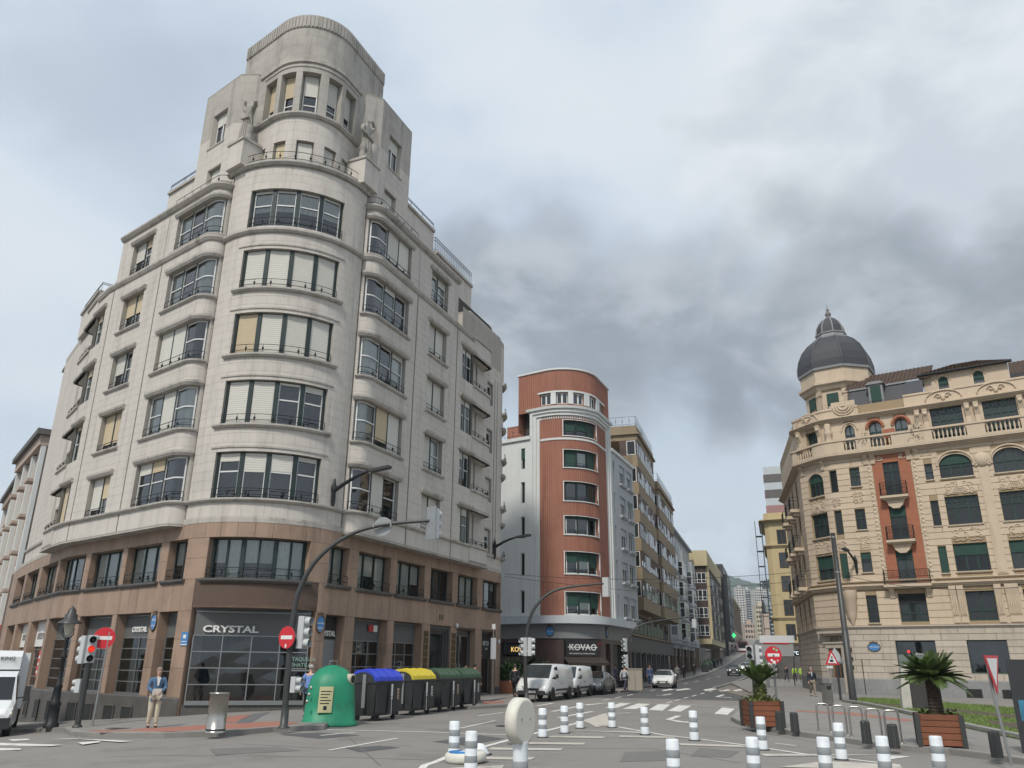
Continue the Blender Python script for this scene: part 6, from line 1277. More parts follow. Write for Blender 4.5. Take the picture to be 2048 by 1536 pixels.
def wbox(P, a, b, z0, z1, off, parent, fm, cols=2, bar=.06, sl=True, pane=None, shut=0., sm=None, tr=None, name='window'):
    """window set in a surround standing a little proud of the wall"""
    fb = MB(); fr, w = panel(P, a, b, off, z0); h = z1 - z0
    fb.box(fr, 0, w, -.05, .02, -bar, 0); fb.box(fr, 0, w, -.05, .02, h, h + bar); fb.box(fr, -bar, 0, -.05, .02, -bar, h + bar); fb.box(fr, w, w + bar, -.05, .02, -bar, h + bar)
    for i in range(1, cols): fb.box(fr, w * i / cols - bar / 2, w * i / cols + bar / 2, -.04, .02, 0, h)
    if tr: fb.box(fr, 0, w, -.04, .022, h * tr - bar / 2, h * tr + bar / 2)
    kids = [('pane', MB().quad(fr(0, .004, 0), fr(w, .004, 0), fr(w, .004, h), fr(0, .004, h)), pane or M_GLASSD)]
    if shut: kids.append(('blind', MB().box(fr, .02, w - .02, .005, .016, h * (1 - shut), h), sm or M_SHUT))
    return finish(fb, fm, kids, parent, name)
def end_path(P, t, off, d=1): a = P(t, off - 3.0); b = P(t, off); return Path([a, b])
# --- beige block with glazed brown bays
Db = thing('apartment_block', 'beige apartment block with projecting brown glazed bays next to the red building', 'building', (oS + dS * 20).to_3d(), world=True)
bvol(PS_, 5, 45, 0, -1, 20.5, Db, M_BEIGE); FD = [7.0 + 2.9 * i for i in range(6)]
for t0, t1, off, fls in ((13.5, 26.5, 1.4, (0, 1, 2, 3, 4, 5)), (28.5, 44, 1.6, (0, 1, 2, 3, 4))):
    near = Path([PS_(t0, off - 1.4), PS_(t0, off)])
    for i in fls:
        z = FD[i]; a0 = t0 if not (i in (3,) and t0 > 27) else 26.5
        m = MB(); m.slab([PS_(a0, off).to_2d(), PS_(t1, off).to_2d(), PS_(t1, -.5).to_2d(), PS_(a0, -.5).to_2d()], z, z + 1.25); m.build('spandrel', M_BEIGE, Db)
        m = MB(); m.slab([PS_(a0, off - .06).to_2d(), PS_(t1, off - .06).to_2d(), PS_(t1, -.5).to_2d(), PS_(a0, -.5).to_2d()], z + 1.25, z + 2.9); m.build('bay_panel', M_BROWN2, Db)
        k = round((t1 - a0) / 1.3)
        for j in range(k):
            s0 = a0 + (t1 - a0) * j / k + .06; wbox(PS_, s0, s0 + (t1 - a0) / k - .14, z + 1.38, z + 2.78, off - .05, Db, M_BROWN if rD.random() < .6 else M_WHITE, 2 if rD.random() < .4 else 1, .07, shut=rD.choice((0, 0, .3, .6)), sm=M_BROWN2)
        wbox(near, .35, 1.15, z + 1.35, z + 2.75, .01, Db, M_WHITE, 1, .07)
    zt = FD[fls[-1]] + 2.9; m = MB(); c_ = [PS_(t0 - .25, off + .25).to_2d(), PS_(t1 + .1, off + .25).to_2d(), PS_(t1 + .1, -4).to_2d(), PS_(t0 - .25, -4).to_2d()]; m.slab(c_, zt + .6, zt + .8); m.slab([PS_(t0, off).to_2d(), PS_(t1, off).to_2d(), PS_(t1, -4).to_2d(), PS_(t0, -4).to_2d()], zt, zt + 1.6); m.build('parapet', M_BEIGE, Db)
    rail(PS_, t0, t1, off - .1, zt + 1.6, Db, 1.0); rail(Path([PS_(t0, -3), PS_(t0, off)]), 0, 3 + off, 0, zt + 1.6, Db, 1.0)
k = 12
for j in range(k): s0 = 11 + 33 * j / k; wbox(PS_, s0 + .15, s0 + 2.4, 4.9, 6.6, .03, Db, M_BROWN, 3, .08, shut=rD.choice((0, .3)), sm=M_BROWN2)
m = MB(); m.slab([PS_(10, .5).to_2d(), PS_(45, .5).to_2d(), PS_(45, -.2).to_2d(), PS_(10, -.2).to_2d()], 4.55, 4.7); m.build('ledge', M_BEIGE, Db)
m = MB(); m.slab([PS_(8, .35).to_2d(), PS_(46, .35).to_2d(), PS_(46, -.2).to_2d(), PS_(8, -.2).to_2d()], 3.0, 4.5); m.build('fascia', M_DKST, Db)
for j in range(9): s0 = 9.5 + 3.9 * j; MB().box(PS_.fr(s0, .1, -.3), -.25, .25, -.1, .2, 0, 3.3).build('pillar', M_DKST, Db); wbox(PS_, s0 + .5, s0 + 3.4, .2, 2.9, .04, Db, M_STEEL, 2, .06)
m = MB(); r_ = random.Random(9); p0 = PS_(18, .8, FD[5] + 4.4)
for _ in range(200): c = p0 + Vector((r_.gauss(0, .35), r_.gauss(0, .35), r_.gauss(.3, .3))); d = Vector((r_.uniform(-1, 1), r_.uniform(-1, 1), r_.uniform(-.4, 1))).normalized() * .2; n_ = d.cross(ZU).normalized() * .07; m.add([c - n_, c + n_, c + d], [(0, 1, 2)])
t_p = thing('roof_plant', 'round green plant on the roof terrace of the beige block', 'plant', p0, world=True); m.build('leaves', mat('roof plant leaves', (.05, .08, .02), .8, .4, 6), t_p); MB().lathe(F(p0), [(.2, -.4), (.26, 0)], 8).build('pot', M_TILE, t_p)
# --- pale grey block with stacked bays
Eb = thing('apartment_block', 'pale grey apartment block with white bay windows and dark balconies', 'building', (oS + dS * 62).to_3d(), world=True)
bvol(PS_, 45, 84, -.1, -1, 21.4, Eb, M_WHS); FE = [5.4 + 3.05 * i for i in range(5)]
m = MB(); m.slab([PS_(44.8, .5).to_2d(), PS_(84.3, .5).to_2d(), PS_(84.3, -8).to_2d(), PS_(44.8, -8).to_2d()], 21.4, 21.7); m.build('cornice', M_WHS, Eb)
for a, b in ((46.5, 52.5), (58, 65), (73, 81)):
    m = MB(); m.slab([PS_(a, 0).to_2d(), PS_(a + 1, 1.1).to_2d(), PS_(b - 1, 1.1).to_2d(), PS_(b, 0).to_2d()], 4.6, 18.6); m.build('bay', M_WHS, Eb); near = Path([PS_(a, 0), PS_(a + 1, 1.1)])
    for z in FE[:4]:
        wbox(near, .25, 1.25, z + .3, z + 2.3, .02, Eb, M_WHITE, 1, .08, tr=.6); wbox(PS_, a + 1.2, b - 1.2, z + .3, z + 2.3, 1.12, Eb, M_WHITE, 3, .08, tr=.6, shut=rD.choice((0, .3)))
        m = MB(); m.slab([PS_(a - .1, 0).to_2d(), PS_(a + .9, 1.25).to_2d(), PS_(b - .9, 1.25).to_2d(), PS_(b + .1, 0).to_2d()], z - .35, z - .2); m.build('ledge', M_WHS, Eb)
for a, b in ((53.5, 57), (66, 72)):
    for z in FE[:4]:
        wbox(PS_, a + .6, b - .6, z + .0, z + 2.3, .0, Eb, M_WHITE, 2, .08, tr=.7); m = MB(); m.slab([PS_(a, .9).to_2d(), PS_(b, .9).to_2d(), PS_(b, -.1).to_2d(), PS_(a, -.1).to_2d()], z - .3, z - .1); o = m.build('balcony', M_WHS, Eb); m = MB()
        for q in range(int((b - a) / .16)): m.tube([PS_(a + .16 * q, .85, z - .1), PS_(a + .16 * q, .85, z + .85)], .014, 4)
        m.tube([PS_(a, 0, z + .85), PS_(a, .85, z + .85), PS_(b, .85, z + .85)], .025, 4); m.build('railing', M_IRON, o)
for j in range(11): s0 = 46 + 3.45 * j; wbox(PS_, s0, s0 + .9, 19.0, 20.7, -.08, Eb, M_WHITE, 1, .06)
for j in range(8): s0 = 46 + 4.7 * j; MB().box(PS_.fr(s0, 0, -.5), -.3, .3, -.1, .25, 0, 4.6).build('pillar', M_TAN if j % 2 else M_BROWN2, Eb); wbox(PS_, s0 + .6, s0 + 4.0, .1, 3.0, .0, Eb, M_BROWN, 2, .08)
# --- dark glazed block with the yellow pilaster, black galleries, tan facades further up
Fb = thing('apartment_block', 'brown glazed block with pale yellow cornice and pilaster up the street', 'building', (oS + dS * 100).to_3d(), world=True)
bvol(PS_, 86, 128, 2.6, 6.2, 19.2, Fb, M_BROWN); bvol(PS_, 85.5, 128.5, 3.0, 19.2, 22.0, Fb, M_YEL, 'parapet'); bvol(PS_, 85.5, 128.5, 2.9, 5.4, 6.3, Fb, M_YEL, 'ledge'); bvol(PS_, 86, 128, .4, -.5, 5.4, Fb, M_TAN, 'ground_floor')
near = Path([PS_(86, -1.5), PS_(86, 2.6)])
for i in range(4):
    z = 6.9 + 3.1 * i
    for j in range(5): wbox(near, .2 + .78 * j, .85 + .78 * j, z, z + 1.7, .03, Fb, M_WHITE, 1, .08, tr=.3)
    for j in range(9): s0 = 89 + 4.3 * j; wbox(PS_, s0, s0 + 3.4, z, z + 1.8, 2.63, Fb, M_WHITE if j % 3 == 0 else M_BROWN, 4, .1)
MB().box(PS_.fr(87.0, 2.6, 6.2), -.6, .6, -.1, .5, 0, 13.2).build('pilaster', M_YEL, Fb)
for j in range(8): s0 = 88 + 5 * j; wbox(PS_, s0, s0 + 3.8, zg(s0) + .2, 4.9, .43, Fb, M_BROWN, 2, .1)
def plain_block(name, label, P, t0, t1, off, z0, z1, wm, fm, floors, nw, ww, cat='building', shop=0., corn=None, gal=False, wh=1.9):
    t = thing(name, label, cat, P((t0 + t1) / 2, 0, z0), world=True); bvol(P, t0, t1, off, z0 - 2, z1, t, wm)
    h = (z1 - z0 - shop) / floors; near = Path([P(t0, off - 4), P(t0, off)])
    for i in range(floors):
        z = z0 + shop + h * i + h * .22
        for j in range(nw): s0 = t0 + (t1 - t0) * (j + .5) / nw; wbox(P, s0 - ww / 2, s0 + ww / 2, z, z + min(wh, h * .66), off + .03, t, fm, 2, .09)
        if gal:
            for q in range(2): wbox(near, .6 + 1.6 * q, 1.8 + 1.6 * q, z, z + min(wh, h * .66), .03, t, fm, 1, .09)
    if corn: m = MB(); c = [P(t0 - .3, off + .5).to_2d(), P(t1 + .3, off + .5).to_2d(), P(t1 + .3, off - 8).to_2d(), P(t0 - .3, off - 8).to_2d()]; m.slab(c, z1, z1 + .5); m.build('cornice', corn, t)
    if shop:
        for j in range(nw): s0 = t0 + (t1 - t0) * (j + .5) / nw; wbox(P, s0 - ww * .7, s0 + ww * .7, z0 + .3, z0 + shop - .8, off + .03, t, M_BROWN, 1, .1)
    return t
G1 = plain_block('apartment_block', 'tan stone block with dark bays beyond the yellow pilaster', PS_, 130, 156, 1.5, zg(143), 24.0, M_TAN, M_BLK, 5, 6, 1.8, shop=4., corn=M_YEL, gal=True)
G2 = plain_block('apartment_block', 'narrow block wrapped in black iron glazed galleries up the street', PS_, 157, 182, 2.2, zg(170), 27.5, M_BLK, M_DKST, 6, 7, 2.4, shop=4., gal=True)
for t_, of in ((160, 3.0), (166, 3.0), (172, 3.0), (178, 3.0)): MB().box(PS_.fr(t_, 2.2, 8), -.9, .9, 0, .9, 0, 17).build('glazed_bay', M_BLK, G2); [wbox(PS_, t_ - .7, t_ + .7, 8.5 + 3.3 * i, 11 + 3.3 * i, 3.13, G2, M_WHG, 2, .1) for i in range(5)]
G3 = plain_block('apartment_block', 'last dark gallery block before the long low facade', PS_, 183, 205, 2.0, zg(194), 26.5, M_DKST, M_BLK, 5, 6, 2.2, shop=4., gal=True)
G4 = plain_block('long_building', 'long reddish facade with rows of pilasters at the top of the street', PS_, 206, 275, 1.8, zg(230), 22.0, M_PINK, M_BROWN, 3, 16, 1.9, shop=4., corn=M_YEL)
for j in range(17): MB().box(PS_.fr(207 + 4.25 * j, 1.8, zg(230) + 4), -.3, .3, 0, .25, 0, 10).build('pilaster', M_TAN, G4)
m = MB(); roof_face(m, PS_(206, 2.4, 22.5), PS_(275, 2.4, 22.5), PS_(275, -6, 25), PS_(206, -6, 25), 8); m.build('roof', M_TILE, G4)
m = MB(); f_ = PS_.fr(160, 3.6, zg(160) + 5.2); gx_ = thing('pharmacy_sign', 'lit green pharmacy cross up the street', 'sign', f_.o, world=True)
gr_ = emit_mat('green neon', (.05, .8, .25), .7); f_ = F(f_.o, f_.y, -f_.x); m.box(f_, -.2, .2, -.1, .1, -.6, .6); m.box(f_, -.6, -.2, -.1, .1, -.2, .2); m.box(f_, .2, .6, -.1, .1, -.2, .2); m.build('cross', gr_, gx_); MB().box(f_, -1.3, -.9, -.05, .05, -.05, .05).build('bracket', M_IRON, gx_)
# --- right-hand side beyond the domed building
_q = Vector((34.6, 108.5)); PY = Path([_q + Vector((3.5, 11)), _q + Vector((.25, .9)), _q, _q + Vector((.5, -.55)), _q + Vector((1.3, -.95)), _q + Vector((16, -7))], 2)
Yb = thing('apartment_block', 'yellow rounded corner block behind the domed building', 'building', (40, 112, .2), world=True); M_YELW = mat('warm yellow render', (.46, .375, .215), .85, .08, .8, streak=.15)
c = PY.cuts(PY.c[0], 16); m = MB(); m.slab([PY(q).to_2d() for q in c] + [Vector((52, 113))], 4.5, 21.5); m.build('wall', M_YELW, Yb); m = MB(); m.slab([PY(q, .1).to_2d() for q in c] + [Vector((52, 113))], -1, 4.5); m.build('ground_floor', M_DKST, Yb)
for z, w_ in ((4.4, .4), (7.5, .25), (20.2, .7), (16.8, .3)): cornice(PY, PY.c[0], 16, z, w_, .4, Yb, M_YELW)
for i in range(5):
    for s_ in (2.2, 4.4, 6.8, 9.2, 11.8): wbox(PY, s_ - .5, s_ + .5, 5.1 + 3.05 * i, 6.9 + 3.05 * i, .05, Yb, M_BROWN, 2, .09)
M_PKB = mat('faded red band', (.30, .17, .16), .85); Sx = thing('tower_block', 'grey tower block striped in white and red above the yellow corner', 'building', (46, 150, 1), world=True); PX = Path([(48.6, 150), (54, 148)]); bvol(PX, 0, 5.5, 0, -1, 38, Sx, M_WHG, back=6)
for i in range(11): MB().box(PX.fr(2.75, .05, 5 + 3 * i), -2.75, 2.75, -.3, .05, 0, 1.5).build('red_band', M_PKB if i < 9 else M_DKST, Sx); MB().box(Path([PX(0, -6), PX(0, 0)]).fr(3, .05, 5 + 3 * i), -3, 3, -.1, .05, 0, 1.5).build('red_band', M_PKB, Sx)
sc = thing('scaffolding', 'dark netted scaffolding standing against the yellow corner block', 'scaffolding', PY(-1, .3, .3), world=True); f_ = F(PY(-.6, .3, 0), (.3, .95, 0), (-.95, .3, 0))
MB().box(f_, -1.0, .1, .1, .16, 4, 20).build('netting', mat('blue grey netting', (.10, .13, .16), .9, .2, 2), sc); m = MB()
for x in (-1.0, .1):
    for y in (.05, .9): m.tube([f_(x, y, .1), f_(x, y, 20.5)], .04, 5)
for i in range(10): m.box(f_, -1.05, .15, .05, .9, 2 * i + .4, 2 * i + .46)
m.build('poles', M_IRON, sc)
# --- far buildings under the hill
def far_block(label, u0, u1, vt, y, zb, wm, fl, nw, wmn=None, turn=0., group=None, balc=False):
    a, b = at_y(u0, vt, y), at_y(u1, vt, y); P = Path([(a.x, y), (b.x, y + turn)]); w_ = P.c[-1]; zt = a.z
    t = thing('tower_block', label, 'building', (a.x, y, zb), group=group, world=True); bvol(P, 0, w_, 0, zb - 3, zt, t, wm, back=w_)
    h = (zt - zb) / fl
    for i in range(fl):
        for j in range(nw): s0 = w_ * (j + .5) / nw; q = w_ / nw * .3; MB().box(P.fr(s0, 0, zb + h * (i + .3)), -q, q, 0, .06, 0, h * .5).build('window', wmn or M_GLASSD, t)
        if balc: MB().box(P.fr(w_ * .5, 0, zb + h * i), -w_ * .46, w_ * .46, 0, 1.2, 0, h * .22).build('balcony', M_WHG, t)
    MB().box(P.fr(w_ / 2, 0, zt), -w_ * .2, w_ * .2, -w_ * .6, -w_ * .2, 0, h * .8).build('roof_hut', wm, t); return t
M_FARW = mat('far white render', (.46, .45, .43), .9, .1, .05); M_FARC = mat('far cream render', (.46, .41, .31), .9, .1, .05); M_FARG = mat('far green grey', (.24, .27, .25), .9, .15, .05)
far_block('white tower block with dark window stripe under the hill', 1471, 1487, 1174, 560, 26, M_FARW, 16, 3); far_block('slim white tower block right of the striped one under the hill', 1489, 1500, 1178, 575, 26, M_FARW, 16, 2, balc=True)
far_block('broad pale slab block below the wooded ridge', 1508, 1534, 1178, 520, 24, M_FARW, 15, 7); far_block('grey slab block with balconies left of the scaffolding', 1535, 1562, 1186, 500, 24, M_WHG, 14, 6, balc=True)
far_block('cream block with rows of dark windows at the end of the street', 1511, 1533, 1211, 400, 12, M_FARC, 8, 5); far_block('green grey block with balconies at the end of the street', 1534, 1548, 1209, 390, 12, M_FARG, 9, 2, balc=True); far_block('low pink roofed house below the white towers', 1489, 1510, 1247, 430, 14, M_PINK, 3, 4)
mo = thing('monument', 'pink stone pedestal with dark standing figure at the end of the street', 'monument', at_y(1534, 1290, 360), world=True); pm = at_y(1534, 1290, 360); f_ = F((pm.x, pm.y, 9)); m = MB(); m.box(f_, -1.4, 1.4, -1.4, 1.4, 0, 13); m.box(f_, -1.8, 1.8, -1.8, 1.8, 13, 13.8); m.build('pedestal', M_PINK, mo); m = MB(); m.lathe(f_, [(.9, 13.8), (.8, 15.5), (.55, 17), (.75, 18.2), (.3, 18.9), (.38, 19.4), (.1, 19.9)], 10); m.build('figure', M_IRON, mo)
# --- pink ornate block past the far left end of the pale building
def pink_block(label, u0, u1, vt, y0, y1, zb, fl):
    a, b = at_y(u1, vt, y0), at_y(u0, vt, y1); P = Path([(b.x, y1), (a.x, y0)]); w_ = P.c[-1]; t = thing('apartment_block', label, 'building', (a.x, y0, zb), world=True); zt = a.z; bvol(P, 0, w_, 0, zb - 3, zt, t, M_PINK, back=8)
    MB().box(P.fr(w_ / 2, 0, zt), -w_ / 2 - .5, w_ / 2 + .5, -2, .9, 0, .5).build('cornice', M_DKST, t); MB().box(P.fr(w_ / 2, 0, zt - .9), -w_ / 2 - .2, w_ / 2 + .2, -1, .55, 0, .9).build('frieze', M_PINK, t); h = (zt - zb - 1) / fl
    for i in range(fl):
        for j in range(3): s0 = w_ * (j + .5) / 3; wbox(P, s0 - .6, s0 + .6, zb + h * i + .7, zb + h * i + h * .75, .05, t, M_WHT, 2, .12); MB().box(P.fr(s0, 0, zb + h * i + .3), -.9, .9, 0, .7, 0, .25).build('balcony', M_PINK, t)
    for j in range(4): MB().box(P.fr(w_ * (j + .02) / 3, 0, zb + 4), -.3, .3, 0, .35, 0, zt - zb - 5).build('pilaster', M_WHT, t)
pink_block('tall pink stone block behind the far end of the pale building', 58, 96, 872, 67, 78, -2.5, 7); pink_block('lower pink stone block furthest down the side street', 30, 60, 945, 82, 100, -3, 6)
m = MB(); f_ = F(at_y(30, 1250, 60)); f_ = F((f_.o.x, 60, 0)); rf_ = thing('red_fence', 'red site fence panel down the side street', 'fence', (f_.o.x, 60, -2), world=True); m.box(f_, -3, 1, 0, .1, 2.2, 4.2); m.build('panel', mat('red mesh panel', (.35, .06, .03), .7, .3, 4), rf_); [MB().box(f_, x, x + .1, .1, .2, -3, 4.4).build('post', M_IRON, rf_) for x in (-3, -1, .8)]
# --- hills
def hill(pts, y, name, mt, label=None):
    """ridge given by photo directions at distance y, falling towards the viewer"""
    r_ = random.Random(3); top = [at_y(u, v, y) for u, v in pts]; m = MB(); rows = []; n = 10
    fine_ = []
    for a, b in zip(top[:-1], top[1:]):
        for k in range(12): fine_.append(a.lerp(b, k / 12))
    fine_.append(top[-1])
    for i in range(n + 1):
        q = i / n; rows.append([Vector((p.x * (1 - .35 * (1 - q)), p.y * (1 - .35 * (1 - q)), 5 + (p.z - 5) * q ** .9 + (r_.uniform(-6, 6) if 0 < i < n else r_.uniform(-2, 2)))) for p in fine_])
    w_ = len(fine_); m.add([p for r in rows for p in r], [(i * w_ + j, i * w_ + j + 1, (i + 1) * w_ + j + 1, (i + 1) * w_ + j) for i in range(n) for j in range(w_ - 1)], 0, True); m.build(name, mt, None, kind='structure')
M_HILL = mat('wooded hillside', (.045, .075, .045), .95, .6, .012); M_HILL2 = mat('grassy ridge', (.075, .10, .055), .95, .5, .01)
hill([(1380, 1180), (1430, 1150), (1462, 1152), (1500, 1164), (1540, 1172), (1600, 1178), (1760, 1170), (2100, 1200)], 1900, 'hill', M_HILL)
hill([(1500, 1186), (1530, 1176), (1570, 1172), (1640, 1168), (1800, 1190)], 1100, 'hill', M_HILL2)
hill([(-700, 1090), (-300, 1080), (-60, 1100), (0, 1108), (40, 1112), (120, 1125), (300, 1160)], 1500, 'hill', M_HILL)
for i, (u, v) in enumerate(((1531, 1177), (1536, 1174), (1541, 1172), (1547, 1173), (1552, 1172), (1557, 1173))):
    p = at_y(u, v + 3, 1090); r_ = random.Random(i); t_ = thing('ridge_tree', ('%s dark tree on the ridge, counted from the hill' % ('first', 'second', 'third', 'fourth', 'fifth', 'sixth')[i]), 'tree', p, group='trees on the ridge', world=True); m = MB(); m.tube([p - ZU * 4, p + ZU * 3], [.8, .5], 6); m.build('trunk', M_BROWN, t_); m = MB(); vs, fs = [], []
    for _ in range(260): c = p + Vector((r_.gauss(0, 3.2), r_.gauss(0, 3), 5 + r_.gauss(0, 2.6))); d = Vector((r_.gauss(0, 1), r_.gauss(0, 1), r_.gauss(0, 1))).normalized(); e = d.cross(Vector((.3, .8, .5))).normalized(); k = len(vs); vs += [c, c + d * 1.6, c + e * 1.6]; fs.append((k, k + 1, k + 2))
    m.add(vs, fs); m.build('crown', mat('ridge foliage %d' % i, (.035, .05, .03), .9, .4, .3), t_)
# ---------------------------------------------------------------- street furniture
M_POLE = mat('dark grey painted steel', (.05, .052, .052), .45, .12, 4, metal=.2); M_GALV = mat('galvanised steel', (.30, .31, .31), .45, .15, 4, metal=.6); M_SIGL = mat('pale grey signal housing', (.45, .47, .48), .5, .08, 4)
M_SIGNR = mat('red sign face', (.52, .018, .03), .4, .06, 5, coat=.2); M_BLKP = mat('black plastic', (.03, .032, .034), .55, .15, 4, dirt=((.055, .055, .055), .5, 2)); M_WPL = mat('white plastic', (.66, .70, .73), .45, .07, 3, dirt=((.36, .36, .35), .45, 3.5)); M_GBAND = mat('grey reflective band', (.26, .28, .29), .5, .06, 8)
M_INOX = mat('stainless steel', (.42, .40, .37), .28, .12, 3, metal=.9); M_RLED = emit_mat('red signal light', (.9, .04, .02), .7)
PV = .13
def gp(u, v, lift=0.): return ground_at(u, v, lift)
# white flexible bollards
bt = thing('white_bollard', 'x', 'bollard', (0, 0, 0), group='white bollards around the hatched island')
m = MB(); m.lathe(F(), [(.125, 0), (.122, .22), (.115, .24), (.112, .745), (.10, .765), (.02, .77)], 18); m.build('post', M_WPL, bt)
m = MB(); m.lathe(F(), [(.165, 0), (.165, .012), (.125, .03)], 18); m.build('foot', M_BLKP, bt)
for z in (.22, .475): m = MB(); m.lathe(F(), [(.117, z), (.121, z + .01), (.121, z + .115), (.117, z + .125)], 18, caps=False); m.build('band', M_GBAND, bt)
WB = [(907, 1523, 0, 'white bollard behind the blue topped disc lying on the road'), (943, 1462, 1, 'white bollard in front of the blue topped disc lying on the road'), (1028, 1492, 0, 'white bollard almost hidden behind the round white sign'), (1085, 1478, 0, 'scuffed white bollard just right of the round white sign'), (1129, 1467, 0, 'clean white bollard, second to the right of the round white sign'), (1160, 1457, 0, 'dirty white bollard beside the painted island tip, nearer the bins'), (1224, 1457, 0, 'dirty white bollard at the painted island tip, nearer the arrow marking'), (1290, 1470, 0, 'white bollard between the island tip and the turn arrow'), (1389, 1484, 0, 'white bollard right of the turn arrow on the road'), (1526, 1502, 0, 'white bollard in front of the left planter'), (1344, 1478, 1, 'dirty white bollard alone at the bottom edge of the road'), (1503, 1474, 1, 'white bollard cut by the bottom edge, below the left planter'), (1645, 1474, 1, 'white bollard cut by the bottom edge in front of the first bike rack'), (1684, 1521, 0, 'whole white bollard in front of the second bike rack'), (1762, 1472, 1, 'white bollard cut by the bottom edge before the grey bollards'), (1870, 1472, 1, 'white bollard in front of the right planter')]
for i, (u, v, tp, lb) in enumerate(WB):
    p = at_z(u, v, .765) if tp else gp(u, v); p.z = gz(p.x, p.y)
    if i == 0: bt.location = p; bt['label'] = lb
    else: dup(bt, p, .7 * i, lb)
# round white sign on a bollard post, seen from behind
pd = at_y(1041, 1432, 13.6); pd.z = 0; t = thing('round_sign_post', 'round white sign on a banded bollard post, seen from behind', 'sign', pd); fr = F((0, 0, 0), (1, 0, 0), (0, 1, 0)).rot(math.radians(60))
m = MB(); m.lathe(F(), [(.12, 0), (.115, .62), (.12, .75), (.13, .82)], 18); m.build('post', M_WPL, t)
for z in (.16, .42): m = MB(); m.lathe(F(), [(.12, z), (.124, z + .01), (.122, z + .12), (.118, z + .13)], 18, caps=False); m.build('band', M_GBAND, t)
m = MB(); ring_ = lambda r, y: [fr(r * math.cos(2 * math.pi * k / 36), y, 1.12 + r * math.sin(2 * math.pi * k / 36)) for k in range(36)]; m.rings([ring_(.30, -.10), ring_(.345, -.085), ring_(.35, .085), ring_(.30, .10)]); m.build('disc', mat('cream plastic', (.58, .56, .50), .5, .08, 3, dirt=((.40, .39, .35), .4, 3)), t)
m = MB(); [m.box(fr.at(.14 * math.cos(a), -.105, 1.12 + .14 * math.sin(a)), -.012, .012, 0, .01, -.02, .02) for a in (.2, 2.9)]; m.build('bolt', M_GALV, t)
pk = gp(931, 1527); t = thing('knocked_sign_disc', 'white disc with blue face lying flat between two bollards', 'sign', pk, .4); m = MB(); m.lathe(F((0, 0, .02), (1, 0, .05), None), [(.02, 0), (.42, 0), (.44, .05), (.44, .15), (.40, .19), (.02, .19)], 28); m.build('disc', bpy.data.materials['cream plastic'], t); m = MB(); m.lathe(F((0, 0, .2)), [(.36, .0), (.36, .012), (.02, .014)], 26); m.build('blue_face', mat('blue sign face', (.02, .17, .45), .4, .1, 4), t); m = MB(); m.prism(F((0, -.1, .214), (1, 0, 0), (0, 0, 1), (0, 1, 0)), [(-.05, -.2), (.05, -.2), (.05, .05), (.16, .05), (0, .25), (-.16, .05), (-.05, .05)], 0, .006); m.build('arrow', M_WPL, t)
pk2 = gp(958, 1512); t = thing('bollard_base', 'white domed rubber base left behind the lying disc', 'bollard base', pk2); m = MB(); m.lathe(F(), [(.24, 0), (.23, .05), (.16, .14), (.11, .22), (.02, .24)], 18); m.build('dome', M_WPL, t); m = MB(); m.lathe(F(), [(.3, .0), (.3, .02), (.22, .03)], 18); m.build('foot', M_BLKP, t)
# signal heads
def head(mb_parent, fr, n=3, lit=None, w=.30, hh=.31, d=.2, mt=None):
    """signal head facing local +y, with hoods"""
    m = MB(); m.box(fr, -w / 2, w / 2, -d / 2, d / 2, 0, hh * n); o = m.build('signal_head', mt or M_SIGL, mb_parent)
    for i in range(n):
        f2 = F(fr(0, d / 2, hh * (i + .5)), fr.x, fr.z, fr.y); m = MB(); m.lathe(f2, [(w * .4, 0), (w * .4, .17)], 14, caps=False); m.build('hood', mt or M_SIGL, o); m = MB(); m.lathe(f2, [(w * .36, .005), (w * .3, .03), (.01, .045)], 14, caps=False); m.build('lens', M_RLED if lit == i else M_SHADE, o)
    return o
def disc_sign(parent, fr, r=.30, kind='noentry', th=.02):
    """round sign facing local +y, centred on the frame origin"""
    n = 32; m = MB(); c = [(r * math.cos(2 * math.pi * k / n), r * math.sin(2 * math.pi * k / n)) for k in range(n)]; m.prism(fr, c, -th, 0); o = m.build('sign_plate', M_GALV if kind == 'back' else M_SIGNR, parent)
    if kind == 'noentry': MB().box(fr, -r * .72, r * .72, .001, .006, -r * .17, r * .17).build('white_bar', M_SIGNW, o); MB().prism(fr, c, -th - .006, -th - .001).build('plate_back', M_GALV, o)
    return o
def face(p): d = Vector((CAM.x - p.x, CAM.y - p.y, 0)).normalized(); return F(p, (-d.y, d.x, 0), d)      # a frame turned towards the camera side
# arched signal pole over the near carriageway
def arch_pole(label, base_px, pts, y, r0=.10, lift=PV):
    b = gp(*base_px, lift); t = thing('arched_signal_pole', label, 'traffic light', b, world=True); ps = [b + ZU * .0] + [at_y(u, v, b.y) for u, v in pts]; k = len(ps); m = MB(); sm = []
    for i in range(k - 1):
        p0, p1, p2, p3 = ps[max(i - 1, 0)], ps[i], ps[i + 1], ps[min(i + 2, k - 1)]
        for j in range(5):
            q = j / 5; sm.append(.5 * ((2 * p1) + (p2 - p0) * q + (2 * p0 - 5 * p1 + 4 * p2 - p3) * q * q + (3 * p1 - p0 - 3 * p2 + p3) * q ** 3))
    sm.append(ps[-1]); n = len(sm); m.tube(sm, [r0 * (1 - .55 * i / n) for i in range(n)], 12); m.build('mast', M_POLE, t); m = MB(); m.lathe(F(b), [(.17, 0), (.17, .04), (.12, .06), (.11, .5), (.10, .55)], 14); m.build('base_collar', M_POLE, t); return t, ps, b
t, ps, b = arch_pole('tall arched pole with no entry sign in front of the shop corner', (567, 1457), [(577, 1330), (585, 1250), (598, 1182), (635, 1118), (695, 1072), (765, 1050), (862, 1041)], 27)
